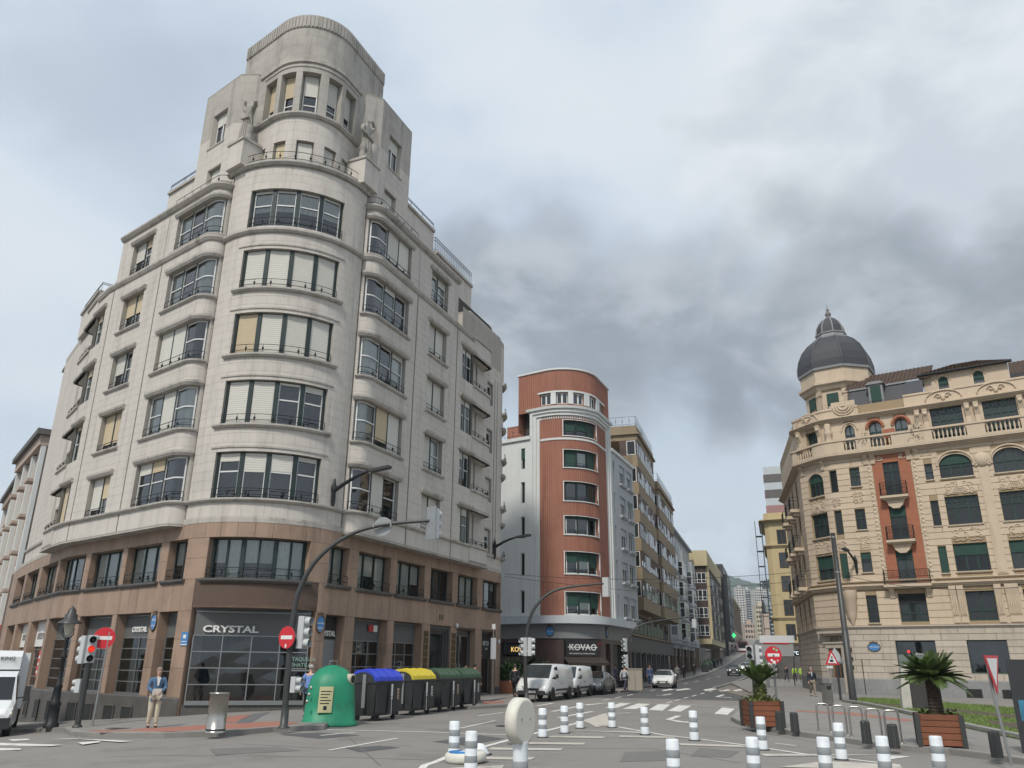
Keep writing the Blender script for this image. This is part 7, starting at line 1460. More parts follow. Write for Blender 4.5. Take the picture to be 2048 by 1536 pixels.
f_ = F(ps[-1], (1, .15, 0)).rot(math.radians(-35)); f_ = F(ps[-1] + Vector((.08, .05, -.55)), f_.x, f_.y * -1); fb_ = F(f_.o, (-.8, .55, 0), (.55, .8, 0)); head(t, fb_, 3); MB().box(fb_, -.19, .19, -.14, -.1, -.05, .98).build('backplate', M_GALV, t)
f_ = F(at_y(765, 1052, b.y) + Vector((0, .12, 0)), (-.98, .15, 0), (.15, .98, 0)); disc_sign(t, f_, .30, 'back'); m = MB(); [m.tube([at_y(u, 1052, b.y) + Vector((0, -.06, -.05)), at_y(u, 1052, b.y) + Vector((0, -.06, .1))], .03, 6) for u in (748, 782)]; m.build('clamp', M_INOX, t)
f_ = F(at_y(577, 1275, b.y) + Vector((-.02, -.14, 0)), (.86, -.5, 0), (-.5, -.86, 0)); disc_sign(t, f_, .32); MB().box(f_.at(.0, .007, -.24), -.03, .03, 0, .004, -.05, .05).build('sticker', M_SIGNW, t)
head(t, F(at_y(603, 1297, b.y), (-.35, -.93, 0), (.93, -.35, 0)), 3); head(t, F(at_y(588, 1385, b.y), (-.35, -.93, 0), (.93, -.35, 0)), 2, None, .22, .22, .16)
m = MB(); m.tube([at_y(576, 1289, b.y), at_y(600, 1291, b.y)], .025, 5); m.build('bracket', M_POLE, t)
t, ps, b = arch_pole('arched signal pole rising behind the white vans', (1053, 1401), [(1050, 1320), (1056, 1252), (1072, 1212), (1105, 1183), (1155, 1172), (1208, 1167)], 47, .11)
head(t, F(ps[-1] + Vector((.1, 0, -.7)), (-.8, .5, 0), (.5, .8, 0)), 3, None, .34, .34); head(t, F(at_y(1048, 1312, b.y), (.5, -.85, 0), (-.85, -.5, 0)), 3); head(t, F(at_y(1060, 1312, b.y), (-.2, -.95, 0), (.95, -.2, 0)), 3)
t, ps, b = arch_pole('third arched signal pole by the pavement corner below the beige bays', (1257, 1381), [(1256, 1320), (1262, 1268), (1282, 1250), (1320, 1241), (1388, 1233)], 62, .09)
head(t, F(at_y(1250, 1303, b.y), (.6, -.8, 0), (-.8, -.6, 0)), 3); head(t, F(at_y(1252, 1336, b.y), (.5, -.85, 0), (-.85, -.5, 0)), 3); head(t, F(ps[-1] + Vector((0, 0, -.8)), (-.8, .5, 0), (.5, .8, 0)), 2)
# left corner: lantern, signal, no entry sign
b = gp(101, 1456, PV); t = thing('lantern_post', 'old style black lantern post near the far left kerb', 'street lamp', b); H = at_y(146, 1212, b.y).z - b.z; dx = 0
m = MB(); m.lathe(F(), [(.26, 0), (.26, .12), (.2, .18), (.19, .75), (.22, .8), (.15, .9), (.13, 1.35), (.16, 1.4), (.09, 1.5), (.075, H - 1.9), (.11, H - 1.86), (.11, H - 1.8), (.06, H - 1.7), (.055, H - 1.25), (.09, H - 1.2), (.05, H - 1.12)], 14); m.build('post', M_IRON, t)
m = MB(); [m.tube([(sx * .06, 0, H - 1.2), (sx * .2, 0, H - 1.05), (sx * .2, 0, H - .8)], .018, 6) for sx in (-1, 1)]; m.build('yoke', M_IRON, t)
m = MB(); m.lathe(F(), [(.09, H - 1.05), (.16, H - .85), (.2, H - .62)], 14); m.build('globe', mat('milky lamp glass', (.42, .40, .33), .25, .1, 5), t)
m = MB(); m.lathe(F(), [(.42, H - .64), (.40, H - .58), (.24, H - .5), (.22, H - .32), (.16, H - .28), (.15, H - .16), (.1, H - .1), (.05, H - .05), (.03, H)], 18); m.build('lamp_shade', M_POLE, t)
b = gp(154, 1456, PV); t = thing('signal_post', 'dark post carrying grey signal heads beside the lantern post', 'traffic light', b, world=True); top = at_y(172, 1326, b.y); m = MB(); m.tube([b, Vector((b.x, b.y, top.z + .35))], .1, 12); m.lathe(F(b), [(.16, 0), (.16, .05), (.1, .1)], 12); m.build('post', M_POLE, t)
head(t, F((b.x + .02, b.y - .02, top.z), (.86, .5, 0), (.5, -.86, 0)), 3, 1); head(t, F((b.x - .2, b.y, top.z - .02), (.4, .9, 0), (-.9, .4, 0)), 3); head(t, F((b.x - .17, b.y, at_y(152, 1385, b.y).z), (.3, .95, 0), (-.95, .3, 0)), 2, None, .22, .22)
b = gp(184, 1453, PV); t = thing('no_entry_sign', 'red no entry sign on a galvanised post at the far left', 'sign', b, world=True); c = at_y(210, 1276, b.y); m = MB(); m.tube([b, Vector((b.x + .06, b.y, c.z + .2))], .035, 8); m.build('post', M_GALV, t); disc_sign(t, F(Vector((c.x, c.y - .06, c.z)), (.97, .25, 0), (.25, -.97, 0)), .36)
b = gp(430, 1468, PV); t = thing('steel_cylinder', 'brushed steel cylinder bollard on the red tiles', 'bollard', b); m = MB(); m.lathe(F(), [(.27, .0), (.27, .04), (.25, .05), (.25, .98), (.27, .985), (.27, 1.02), (.02, 1.03)], 24); m.build('shell', M_INOX, t); m = MB(); m.lathe(F(), [(.262, .06), (.262, .10)], 24, caps=False); m.build('dark_ring', M_BLKP, t)
# glass igloo and four wheeled containers
b = gp(657, 1452); t = thing('bottle_bank', 'green dome shaped bottle bank beside the kerb', 'recycling container', b, .2); M_IGL = mat('green fibreglass', (.012, .215, .115), .5, .12, 1.5, .05, 20, dirt=((.02, .12, .07), .6, 2.5)); n = 32
def sup(rx, ry, z, e=3.2): return [(rx * math.copysign(abs(math.cos(a)) ** (2 / e), math.cos(a)), ry * math.copysign(abs(math.sin(a)) ** (2 / e), math.sin(a)), z) for a in [2 * math.pi * k / n for k in range(n)]]
m = MB(); m.rings([sup(.92, .92, .02), sup(.92, .92, .1), sup(.84, .84, .14), sup(.80, .80, .7, 3), sup(.75, .75, 1.2, 2.8), sup(.66, .66, 1.5, 2.5), sup(.46, .46, 1.72, 2.2), sup(.2, .2, 1.83, 2), sup(.03, .03, 1.86, 2)]); m.build('shell', M_IGL, t)
m = MB(); f_ = F((.62, -.42, 1.42), (.56, .83, 0), (.83, -.56, .0)); m.lathe(F(f_.o, f_.x, f_.z, f_.y), [(.16, -.15), (.17, .06), (.13, .07)], 16); m.build('mouth', mat('cream rubber ring', (.45, .42, .33), .7), t); m = MB(); m.lathe(F(f_(0, .075, 0), f_.x, f_.z, f_.y), [(.125, 0), (.02, .003)], 16); m.build('hole', M_SHADE, t)
m = MB(); f_ = F((-.16, -.845, .42), (1, 0.0, 0), (0, -1, 0)); f_.z = Vector((.02, .085, 1)).normalized(); m.box(f_, -.22, .22, 0, .02, 0, .78); o = m.build('notice', mat('yellow notice', (.46, .44, .25), .6, .1, 3), t); m = MB(); [m.box(f_, -.17, .17 - .05 * (k % 3), .021, .024, .62 - .09 * k, .65 - .09 * k) for k in range(5)]; m.box(f_, -.05, .06, .021, .024, .08, .2); m.build('lettering', M_IRON, o)
m = MB(); m.tube([(-.12, 0, 1.84), (-.12, 0, 1.98), (.12, 0, 1.98), (.12, 0, 1.84)], .012, 6); m.build('lifting_hook', M_GALV, t); m = MB(); [m.ball((-.6 - .04 * k, -.35 - .2 * k, 1.35 - .2 * k), .05, .03, .06, 8, 5) for k in range(4)]; m.build('clasp', M_INOX, t)
def container(label, p, rz, lid, kind):
    t = thing('wheeled_container', label, 'recycling container', p, rz, 'containers parked along the kerb'); w, d = 1.72, .95       # opening side faces -y
    m = MB(); sec = lambda z, k, q: [(-w / 2 * k, -d / 2 * q, z), (-w / 2 * k * .55, -d / 2 * q * 1.06, z), (w / 2 * k * .55, -d / 2 * q * 1.06, z), (w / 2 * k, -d / 2 * q, z), (w / 2 * k, d / 2 * q, z), (-w / 2 * k, d / 2 * q, z)]
    m.rings([sec(.16, .86, .8), sec(.5, .93, .9), sec(1.1, 1, 1), sec(1.14, 1.03, 1.05), sec(1.2, 1.03, 1.05)], smooth=False); m.build('body', M_BLKP, t)
    m = MB(); [m.box(F((x, -d / 2 * .97, .25)), -.28, .28, -.035, 0, 0, .7) for x in (-.5, .5)]; m.box(F((0, -d / 2 * 1.0, .2)), -.06, .06, -.08, 0, 0, .85); m.build('ribs', M_BLKP, t)
    m = MB(); pr = [(-d / 2 * 1.04, 1.2), (-d / 2 * .98, 1.32), (-d * .28, 1.50), (0, 1.56), (d * .3, 1.52), (d / 2 * 1.03, 1.3), (d / 2 * 1.03, 1.2)]; m.prism(F((0, 0, 0), (0, 1, 0), (1, 0, 0)), pr, -w / 2 * 1.0, w / 2 * 1.0)
    for x in (-.5, 0, .5): m.prism(F((x, 0, .02), (0, 1, 0), (1, 0, 0)), [(a * 1.0, b_) for a, b_ in pr], -.06, .06)
    m.build('lid', lid, t); m = MB()
    for sx in (-1, 1): m.prism(F((sx * (w / 2 * 1.0 + .012), 0, 0), (0, 1, 0), (1, 0, 0)), [(-.42 * math.cos(math.pi * k / 10), 1.2 + .27 * math.sin(math.pi * k / 10)) for k in range(11)], -.012, .012)
    m.build('lid_cheek', M_BLKP, t); m = MB(); [m.lathe(F((sx * .6, sy * .3, .085), (0, 1, 0), (0, 0, 1), (1, 0, 0)), [(.085, -.025), (.085, .025)], 10) for sx in (-1, 1) for sy in (-1, 1)]; m.build('wheels', M_BLKP, t)
    m = MB(); f_ = F((.52, -d / 2 * 1.03, .62)); m.box(f_, -.06, .06, -.03, -.02, 0, .34); o = m.build('striped_sticker', mat('orange white stripes', (.55, .42, .33), .6) if kind else M_SIGNW, t); m = MB(); [m.prism(f_, [(-.06, z), (.06, z + .07), (.06, z + .11), (-.06, z + .04)], -.036, -.031) for z in (.0, .1, .2)]; m.build('stripes', M_IRON, o)
    m = MB(); f_ = F((.05, -d / 2 * 1.07, .55)); m.box(f_, -.05, .05, -.05, -.04, .18, .55); m.box(f_, -.012, .012, -.05, -.04, -.4, .1); m.lathe(F(f_(0, -.05, .12), (1, 0, 0), (0, 0, 1), (0, -1, 0)), [(.05, 0), (.02, .005)], 12); m.build('notice', M_SIGNW, t)
    m = MB(); f_ = F((-w / 2 * 1.03, -.08, .4)); m.box(f_, -.04, .0, -.06, .06, 0, 1.0); m.build('side_bar', M_GALV, t); return t
lidb, lidy, lidg = mat('blue lid', (.03, .06, .50), .45, .06, 2), mat('yellow lid', (.56, .45, .04), .45, .06, 2), mat('dark green lid', (.042, .088, .05), .5, .1, 2)
az = math.radians(-22.6) + math.pi / 2; CS = 1.1
for (u, v), lid, lb, kd in (((740, 1441), lidb, 'black wheeled container with bright blue lid', 1), ((815, 1431), lidy, 'black wheeled container with yellow lid', 0), ((872, 1424), lidg, 'dark green lidded container next to the yellow lid', 1), ((917, 1417), lidg, 'dark green lidded container last in the row', 0)):
    p = gp(u, v); p.x += .12; p.y += .35; container(lb, p, az, lid, kd).scale = (CS, CS, CS)
# bus stop flag, hoop barrier, utility box, street bins
b = gp(985, 1392, PV); t = thing('bus_stop_flag', 'slim bus stop post with hanging sign beside the boutique', 'sign', b, world=True); zt = at_y(994, 1248, b.y).z; m = MB(); m.tube([b, Vector((b.x, b.y, zt))], .03, 8); m.build('post', M_GALV, t); MB().box(F((b.x, b.y - .03, zt - 2.0), (1, .2, 0)), -.16, .16, -.03, 0, 0, 1.2).build('sign_plate', M_SIGL, t); MB().box(F((b.x, b.y - .03, zt - .3), (1, .2, 0)), -.1, .1, -.05, 0, 0, .3).build('lamp', M_SIGNW, t)
b = gp(1060, 1403); t = thing('hoop_barrier', 'red and white hoop barrier in front of the first van', 'barrier', b, .4)
for i in range(9):
    a0, a1 = i / 9, (i + 1) / 9; hp = lambda q: Vector((-.32 + .0, 0, 2.4 * q)) if q < .33 else (Vector((.32 * -math.cos(math.pi * (q - .33) / .34), 0, .79 + .28 * math.sin(math.pi * (q - .33) / .34))) if q < .67 else Vector((.32, 0, 2.4 * (1 - q)))); m = MB(); m.tube([hp(a0 + (a1 - a0) * k / 5) for k in range(6)], .03, 7); m.build('tube', M_SIGNR if i % 2 else M_SIGNW, t)
b = gp(1272, 1382, PV); t = thing('utility_cabinet', 'beige utility cabinet on the pavement left of the white car', 'cabinet', b, -.3); MB().box(F(), -.5, .5, -.25, .25, .05, 1.45).box(F(), -.54, .54, -.29, .29, 1.45, 1.52).build('cabinet', mat('beige cabinet', (.30, .27, .22), .7, .1, 3), t); MB().box(F(), -.01, .01, -.26, -.25, .1, 1.4).build('door_gap', M_IRON, t); MB().box(F(), -.5, .5, -.25, .25, 0, .05).build('foot', M_DKST, t)
for i, (u, v) in enumerate(((1411, 1346), (1419, 1342), (1427, 1337))):
    b = gp(u, v); t = thing('wheeled_container', ('first', 'middle', 'last')[i] + ' dark container of the three parked up the street', 'recycling container', b, math.radians(72), 'containers up the street'); MB().prism(F((0, 0, 0), (0, 1, 0), (1, 0, 0)), [(-.5, .1), (.5, .1), (.55, 1.2), (.3, 1.6), (-.3, 1.6), (-.55, 1.2)], -.8, .8).build('body', M_BLKP, t); MB().prism(F((0, 0, 0), (0, 1, 0), (1, 0, 0)), [(-.57, 1.2), (.57, 1.2), (.32, 1.63), (-.32, 1.63)], -.83, .83).build('lid', lidg, t)
# planter boxes with cycads
M_CORTEN = mat('stained timber planks', (.18, .066, .032), .6, .22, 2.2, .2, 30, rand=.14); M_LEAF = mat('cycad leaf', (.062, .098, .022), .5, .35, 3, rand=.2); M_TRUNK = mat('cycad trunk', (.05, .036, .026), .95, .4, 12, .8, 25)
def planter(label, p, rz, L_, D_, H_):
    t = thing('planter_box', label, 'planter', p, rz); nb = 5
    for sx, sy, ln, a in ((0, -D_ / 2, L_, 0), (0, D_ / 2, L_, math.pi), (-L_ / 2, 0, D_, -math.pi / 2), (L_ / 2, 0, D_, math.pi / 2)):
        f_ = F((sx, sy, .04)).rot(a)
        for k in range(nb): MB().box(f_, -ln / 2 + .05, ln / 2 - .05, -.0, .045, H_ / nb * k + .006, H_ / nb * (k + 1) - .008).build('plank', M_CORTEN, t)
    [MB().box(F((sx * L_ / 2, sy * D_ / 2, 0)), -.055, .055, -.055, .055, 0, H_ + .03).build('corner_post', M_POLE, t) for sx in (-1, 1) for sy in (-1, 1)]; MB().box(F(), -L_ / 2 + .06, L_ / 2 - .06, -D_ / 2 + .06, D_ / 2 - .06, H_ - .12, H_ - .05).build('soil', M_SOIL, t); return t
def cycad(label, p, trunk_h, trunk_r, nf, fl, seed, wrap=None, up=0.35, span=92):
    t = thing('cycad_palm', label, 'palm', p); r_ = random.Random(seed); m = MB(); rg = []
    for i in range(26):
        z = trunk_h * i / 25; rr = trunk_r * (1 + .10 * (i % 2)) * (1.05 - .12 * i / 25); rg.append([(rr * math.cos(2 * math.pi * (k + .5 * (i % 2)) / 14), rr * math.sin(2 * math.pi * (k + .5 * (i % 2)) / 14), z) for k in range(14)])
    m.rings(rg, smooth=False); m.build('trunk', M_TRUNK, t)
    for i in range(nf):
        a = 2.39996 * i; q = i / nf; el = math.radians(80 - span * q ** .8 + r_.uniform(-11, 11)); L_ = fl * (.82 + .25 * q) * r_.uniform(.76, 1.12); a += r_.uniform(-.2, .2); dr_ = r_.uniform(.5, 1.7); d0 = Vector((math.cos(a), math.sin(a), 0)); pts = []; pos = Vector((0, 0, trunk_h)) + d0 * trunk_r * .5; ang = el
        for k in range(13): pts.append(pos.copy()); pos = pos + (d0 * math.cos(ang) + ZU * math.sin(ang)) * L_ / 12; ang -= math.radians(up * dr_ * (3 + 5 * q))
        vs, fs = [], []; side = d0.cross(ZU).normalized()
        for k in range(1, 12):
            for j in (0, .5):
                b0 = pts[k].lerp(pts[k + 1], j) if k < 12 else pts[k]; tg = (pts[min(k + 1, 12)] - pts[k - 1]).normalized(); q2 = (k + j) / 12; ll = .30 * fl * (math.sin(math.pi * min(q2 * .85 + .12, 1)) ** .7) * .85
                for sg in (-1, 1):
                    dv = (side * sg * .8 + tg * .62 + tg.cross(side) * .0 + ZU * .22).normalized(); w2 = tg * .011; e = b0 + dv * ll - ZU * ll * .12; mid_ = b0 + dv * ll * .5 + ZU * .01; c = len(vs); vs += [b0 - w2, b0 + w2, mid_ + w2 * 1.3, e, mid_ - w2 * 1.3]; fs.append((c, c + 1, c + 2, c + 3, c + 4))
        mb_ = MB(); mb_.add(vs, fs); mb_.tube(pts, [.016 * (1 - k / 14) for k in range(13)], 5); mb_.build('frond', M_LEAF, t)
    if wrap:
        m = MB(); vs, fs = [], []
        for _ in range(wrap):
            a = r_.uniform(0, 6.28); z = r_.uniform(0, trunk_h * .97); rr = trunk_r * r_.uniform(1.02, 1.35); c = Vector((rr * math.cos(a), rr * math.sin(a), z)); d = Vector((math.cos(a) * .5 + r_.uniform(-.6, .6), math.sin(a) * .5 + r_.uniform(-.6, .6), r_.uniform(-.7, .5))).normalized() * .07; n_ = Vector((-math.sin(a), math.cos(a), r_.uniform(-.5, .5))).normalized() * .032; k = len(vs); vs += [c - d * .3, c + n_, c + d, c - n_]; fs.append((k, k + 1, k + 2, k + 3))
        m.add(vs, fs); m.build('ivy_wrap', M_IVY, t)
    return t
M_IVY = mat('variegated ivy', (.16, .19, .06), .7, .7, 14)
def ground_ivy(label, p, rz, L_, D_, H_, n, col=None):
    t = thing('ivy_bed', label, 'plant', p, rz); r_ = random.Random(8); vs, fs = [], []
    for _ in range(n): c = Vector((r_.uniform(-L_ / 2, L_ / 2), r_.uniform(-D_ / 2, D_ / 2), H_ - .06 + abs(r_.gauss(0, .07)))); d = Vector((r_.uniform(-1, 1), r_.uniform(-1, 1), r_.uniform(-.2, .8))).normalized() * .07; n_ = d.cross(Vector((.2, .3, 1))).normalized() * .035; k = len(vs); vs += [c - d * .3, c + n_, c + d, c - n_]; fs.append((k, k + 1, k + 2, k + 3))
    m = MB(); m.add(vs, fs); m.build('leaves', col or M_IVY, t)
p = gp(1541, 1458, .12); p.y += .75; planter('timber planter box at the kerb tip below the no entry sign', p, .06, 1.0, .9, .76); cycad('ivy wrapped cycad palm in the planter behind the no entry sign', p + ZU * .7, .62, .15, 40, .78, 4, 700, .16, 48); ground_ivy('variegated ivy filling the planter behind the no entry sign', p, .06, 1.0, .9, .8, 600)
p = gp(1919, 1503, .12); p.y += .8; planter('timber planter box with cycad beside the give way sign', p, -.40, .98, .85, .72); cycad('broad cycad palm with bare trunk in front of the grey windows', p + ZU * .62, 1.0, .16, 74, .84, 9, None, .26); ground_ivy('low green plants around the bare cycad trunk', p, -.40, .92, .8, .72, 260, mat('low green leaves', (.06, .09, .03), .8, .4, 8))
# ribbed grey bollards
gb = None
for u, v, lb in ((1735, 1489, 'ribbed grey bollard between the third and fourth bike racks'), (1790, 1497, 'ribbed grey bollard in front of the last bike rack'), (1996, 1519, 'ribbed grey bollard between the right planter and give way sign'), (1591, 1465, 'ribbed grey bollard right of the left planter'), (1561, 1461, 'ribbed grey bollard at the foot of the stickered no entry sign'), (1497, 1440, 'first ribbed grey bollard left of the left planter'), (1507, 1447, 'second ribbed grey bollard touching the left planter')):
    p = gp(u, v, .12)
    if gb is None:
        gb = thing('ribbed_bollard', lb, 'bollard', p, 0, 'ribbed grey bollards along the right kerb'); m = MB(); nn = 20; m.rings([[((.105 if k % 2 else .12) * s_ * math.cos(2 * math.pi * k / nn), (.105 if k % 2 else .12) * s_ * math.sin(2 * math.pi * k / nn), z) for k in range(nn)] for s_, z in ((1.05, 0), (.98, .5), (.85, .54))], smooth=False); m.build('post', M_POLE, gb); m = MB(); m.lathe(F((0, 0, .54)), [(.1, 0), (.02, .012)], 14); m.build('cap', M_POLE, gb)
    else: dup(gb, p, .3, lb)
# bike racks
br = None
for i, (u, v) in enumerate(((1650, 1467), (1683, 1474), (1717, 1480), (1752, 1486), (1790, 1491))):
    p = gp(u, v - 3, .12); lb = '%s steel hoop bike rack from the left planter' % ('first', 'second', 'third', 'fourth', 'fifth')[i]
    if br is None: br = thing('bike_rack', lb, 'bike rack', p, -.35, 'steel hoop bike racks'); pts = [(-.17, 0, 0), (-.17, 0, .68)] + [(-.17 + .09 * (1 - math.cos(a)), 0, .68 + .1 * math.sin(a)) for a in (.4, .8, 1.2, 1.57)] + [(.17 - .09 * (1 - math.sin(a)), 0, .68 + .1 * math.cos(a)) for a in (.0, .4, .8, 1.2)] + [(.17, 0, .6), (.17, 0, 0)]; m = MB(); m.tube(pts, .026, 8); m.build('hoop', M_INOX, br); m = MB(); [m.lathe(F((x, 0, 0)), [(.07, 0), (.07, .012), (.03, .016)], 10) for x in (-.17, .17)]; m.build('flange', M_INOX, br)
    else: dup(br, p, -.35, lb)
# signs by the planter and beyond
b = gp(1557, 1455, .12); t = thing('no_entry_sign', 'stickered no entry sign on a leaning post in front of the left planter', 'sign', b, world=True); b.y -= .12; c = at_y(1546, 1310, b.y - .25); m = MB(); m.tube([b, at_y(1549, 1350, b.y - .2), c], .035, 8); m.build('post', M_GALV, t); f_ = F(c + Vector((0, -.05, 0)), (.99, .1, 0), (.1, -.99, 0)); disc_sign(t, f_, .275)
for x, z, r, c_ in ((.03, .19, .04, (.25, .5, .3)), (.12, .15, .04, (.25, .5, .3)), (-.08, -.16, .04, (.7, .7, .65)), (0, -.22, .055, (.7, .7, .65)), (.12, -.17, .03, (.6, .45, .5)), (.0, -.02, .028, (.03, .03, .03))): m = MB(); m.prism(f_.at(x, .008, z), [(r * math.cos(k), r * math.sin(k)) for k in [i * .63 for i in range(10)]], 0, .002); m.build('sticker', mat('sticker', c_, .5), t)
b = gp(1512, 1398, .0); t = thing('signal_post', 'leaning dark post with grey signal heads behind the left planter', 'traffic light', b, world=True); zt = at_y(1502, 1322, b.y).z; m = MB(); m.tube([b, at_y(1505, 1318, b.y)], [.16, .12], 12); m.build('post', M_POLE, t); head(t, F(at_y(1503, 1320, b.y) + Vector((-.12, -.2, 0)), (.9, -.42, 0), (-.42, -.9, 0)), 2, None, .42, .42, .25); head(t, F(at_y(1513, 1330, b.y) + Vector((.1, 0, 0)), (-.2, -.98, 0), (.98, -.2, 0)), 3, None, .36, .4, .22)
b = gp(1667, 1404, .12); t = thing('warning_sign', 'red bordered triangular warning sign near the domed building door', 'sign', b, world=True); c = at_y(1663, 1318, b.y); m = MB(); m.tube([b, Vector((b.x, b.y, c.z + .3))], .035, 8); m.build('post', M_GALV, t); f_ = F(c + Vector((0, -.06, 0)), (.95, .3, 0), (.3, -.95, 0)); m = MB(); m.prism(f_, [(-.46, -.3), (.46, -.3), (0, .5)], -.02, 0); o = m.build('sign_plate', M_SIGNR, t); MB().prism(f_, [(-.31, -.215), (.31, -.215), (0, .32)], .001, .005).build('white_face', M_SIGNW, o); MB().box(f_.at(-.05, .006, -.15), -.1, .12, 0, .003, 0, .12).box(f_.at(0, .006, .02), -.04, .04, 0, .003, 0, .12).build('pictogram', M_IRON, o); MB().box(f_.at(-.2, 0, -.48), -.2, .2, -.02, 0, 0, .12).build('sub_plate', M_SIGNW, t)
b = gp(1682, 1401, .12); t = thing('sign_post', 'dark post with the blank grey backs of two signs', 'sign', b, world=True); c = at_y(1673, 1312, b.y); m = MB(); m.tube([b, Vector((b.x, b.y, c.z + .3))], .07, 9); m.build('post', M_POLE, t); f_ = F(c + Vector((-.1, -.1, 0)), (.95, .3, 0), (.3, -.95, 0)); MB().prism(f_, [(-.3, -.3), (.3, -.3), (.3, .1), (0, .45), (-.3, .1)], -.02, 0).build('sign_back', M_SIGL, t); MB().prism(f_.at(.35, -.05, 0), [(-.2, -.4), (.25, -.4), (-.1, .3)], -.02, 0).build('sign_back', M_GALV, t)
b = gp(1657, 1412, .12); t = thing('litter_bin', 'slim steel litter bin near the warning sign', 'litter bin', b, .3); MB().prism(F((0, 0, 0), (0, 1, 0), (1, 0, 0)), [(-.16, .05), (.16, .05), (.14, .98), (-.18, .98)], -.2, .2).build('bin', M_INOX, t); MB().box(F(), -.12, .12, -.2, -.17, .75, .92).build('slot', M_SHADE, t); MB().box(F(), -.22, .22, -.2, .18, .98, 1.02).build('lid', M_POLE, t); MB().box(F(), -.2, .2, -.15, .15, 0, .05).build('foot', M_POLE, t)
b = gp(1707, 1404, .12); t = thing('catenary_mast', 'tall dark tapered mast for tram wires beside the lawn', 'mast', b, world=True); zt = at_y(1667, 1066, b.y).z; zm = at_y(1695, 1262, b.y).z; m = MB(); m.tube([b, Vector((b.x, b.y, zm)), Vector((b.x, b.y, zm + .01)), Vector((b.x, b.y, zt))], [.20, .18, .16, .13], 14); m.build('mast', M_POLE, t); m = MB(); [m.lathe(F((b.x, b.y, z)), [(.15, 0), (.165, .03), (.15, .06)], 14) for z in (zm + 3.2, zm + 5.2)]; m.build('clamp', M_GALV, t)
# bust
b = gp(1842, 1420, .12); t = thing('bust_monument', 'dark bronze bust on a pedestal with two white stone slabs', 'monument', b, -.25); H = 1.95; M_WST = mat('rough white stone', (.45, .43, .39), .85, .2, 3, .4, 15)
for sx in (-1, 1): m = MB(); m.prism(F(), [(sx * .38, 0), (sx * .78, 0), (sx * .74, H * .5), (sx * .62, H * (.98 if sx < 0 else .92)), (sx * .36, H * (.98 if sx < 0 else .9))], -.18, .3); m.build('stone_slab', M_WST, t)
MB().box(F(), -.36, .36, -.02, .26, 0, H * .84).build('pedestal', mat('dark pedestal', (.045, .042, .04), .6, .2, 3), t); MB().box(F(), -.42, .42, -.2, .3, H * .84, H * .93).build('shelf', M_WST, t)
skin('bust', {'a': (0, .05, H * .93, .26, .16), 'b': (0, .05, H * .93 + .22, .24, .15), 'n': (0, .03, H * .93 + .4, .085), 'j': (0, .0, H * .93 + .52, .10, .115), 'h': (0, .02, H * .93 + .66, .105, .125), 'c': (0, .03, H * .93 + .74, .07, .09), 'l': (-.24, .05, H * .93 + .2, .11), 'r': (.24, .05, H * .93 + .2, .11)}, [('a', 'b'), ('b', 'n'), ('n', 'j'), ('j', 'h'), ('h', 'c'), ('b', 'l'), ('b', 'r')], M_IRON, t, 2); m = MB(); m.ball((0, -.13, H * .93 + .6), .02, .03, .04, 8, 5); [m.ball((sx * .11, .02, H * .93 + .6), .015, .03, .04, 8, 5) for sx in (-1, 1)]; m.build('features', M_IRON, t)
b = gp(2024, 1532, .12); t = thing('give_way_sign', 'give way sign turned edge on at the right', 'sign', b, world=True); c = at_y(1985, 1345, b.y); m = MB(); m.tube([b, Vector((b.x - .12, b.y, c.z - .4)), Vector((b.x - .14, b.y, c.z + .3))], .032, 8); m.build('post', M_GALV, t); f_ = F(c + Vector((0, -.06, 0)), (.73, .68, 0), (.68, -.73, 0)); m = MB(); m.prism(f_, [(0, -.42), (.44, .34), (-.44, .34)], -.02, 0); o = m.build('sign_plate', M_SIGNR, t); MB().prism(f_, [(0, -.26), (.32, .28), (-.32, .28)], .001, .005).build('white_face', M_SIGNW, o)
b = gp(2092, 1512, .12); t = thing('information_totem', 'black information totem cut by the right edge', 'totem', b, -.5); MB().box(F(), -.45, .45, -.12, .12, 0, 2.05).build('panel', mat('anthracite panel', (.03, .032, .036), .5, .1, 3), t); MB().box(F(), -.35, .35, -.13, -.12, .7, 1.15).build('screen', mat('blue printed map', (.04, .16, .26), .5, .6, 6), t)
# wall lamps on arms
def arm_lamp(label, P, s_, off, z, tip, y2, parent=None):
    a = P(s_, off, z); t = thing('wall_street_lamp', label, 'street lamp', a, world=True); e = at_y(*tip, y2); d = e - a; m = MB(); m.tube([a + d * q + ZU * (.55 * d.length * .12 * math.sin(q * 3.14)) for q in (0, .15, .3, .45, .6, .72)], [.1, .09, .08, .07, .06, .055], 8); m.build('arm', M_IRON, t); f_ = F(a + d * .72 + ZU * .07, d, None); m = MB(); m.box(F(a + d * .68 + ZU * .08, Vector((d.x, d.y, d.z * .3)).normalized(), Vector((-d.y, d.x, 0)).normalized(), ZU), 0, d.length * .34, -.16, .16, 0, .12); m.build('lamp_head', M_POLE, t); m = MB(); m.lathe(F(a - ZU * .4), [(.05, -.35), (.1, -.1), (.09, .3), (.13, .4), (.13, .55), (.05, .8), (.03, .95)], 9); m.build('bracket', M_IRON, t)
a = PA(3.05, .1, 8.9); arm_lamp('black lamp arm on the pale building beside the bow windows', PA, 3.05, .12, 9.15, (776, 932), a.y - 1.2); a = PA(20.9, .1, 9.1); arm_lamp('smaller black lamp arm at the far end of the pale building', PA, 20.9, .12, 8.95, (1058, 1071), a.y - 1.6)
a = PC(-4.5, .1, 9); arm_lamp('black lamp arm on the domed building above the door', PC, -4.45, .1, 8.9, (1688, 1096), a.y - 1.2)
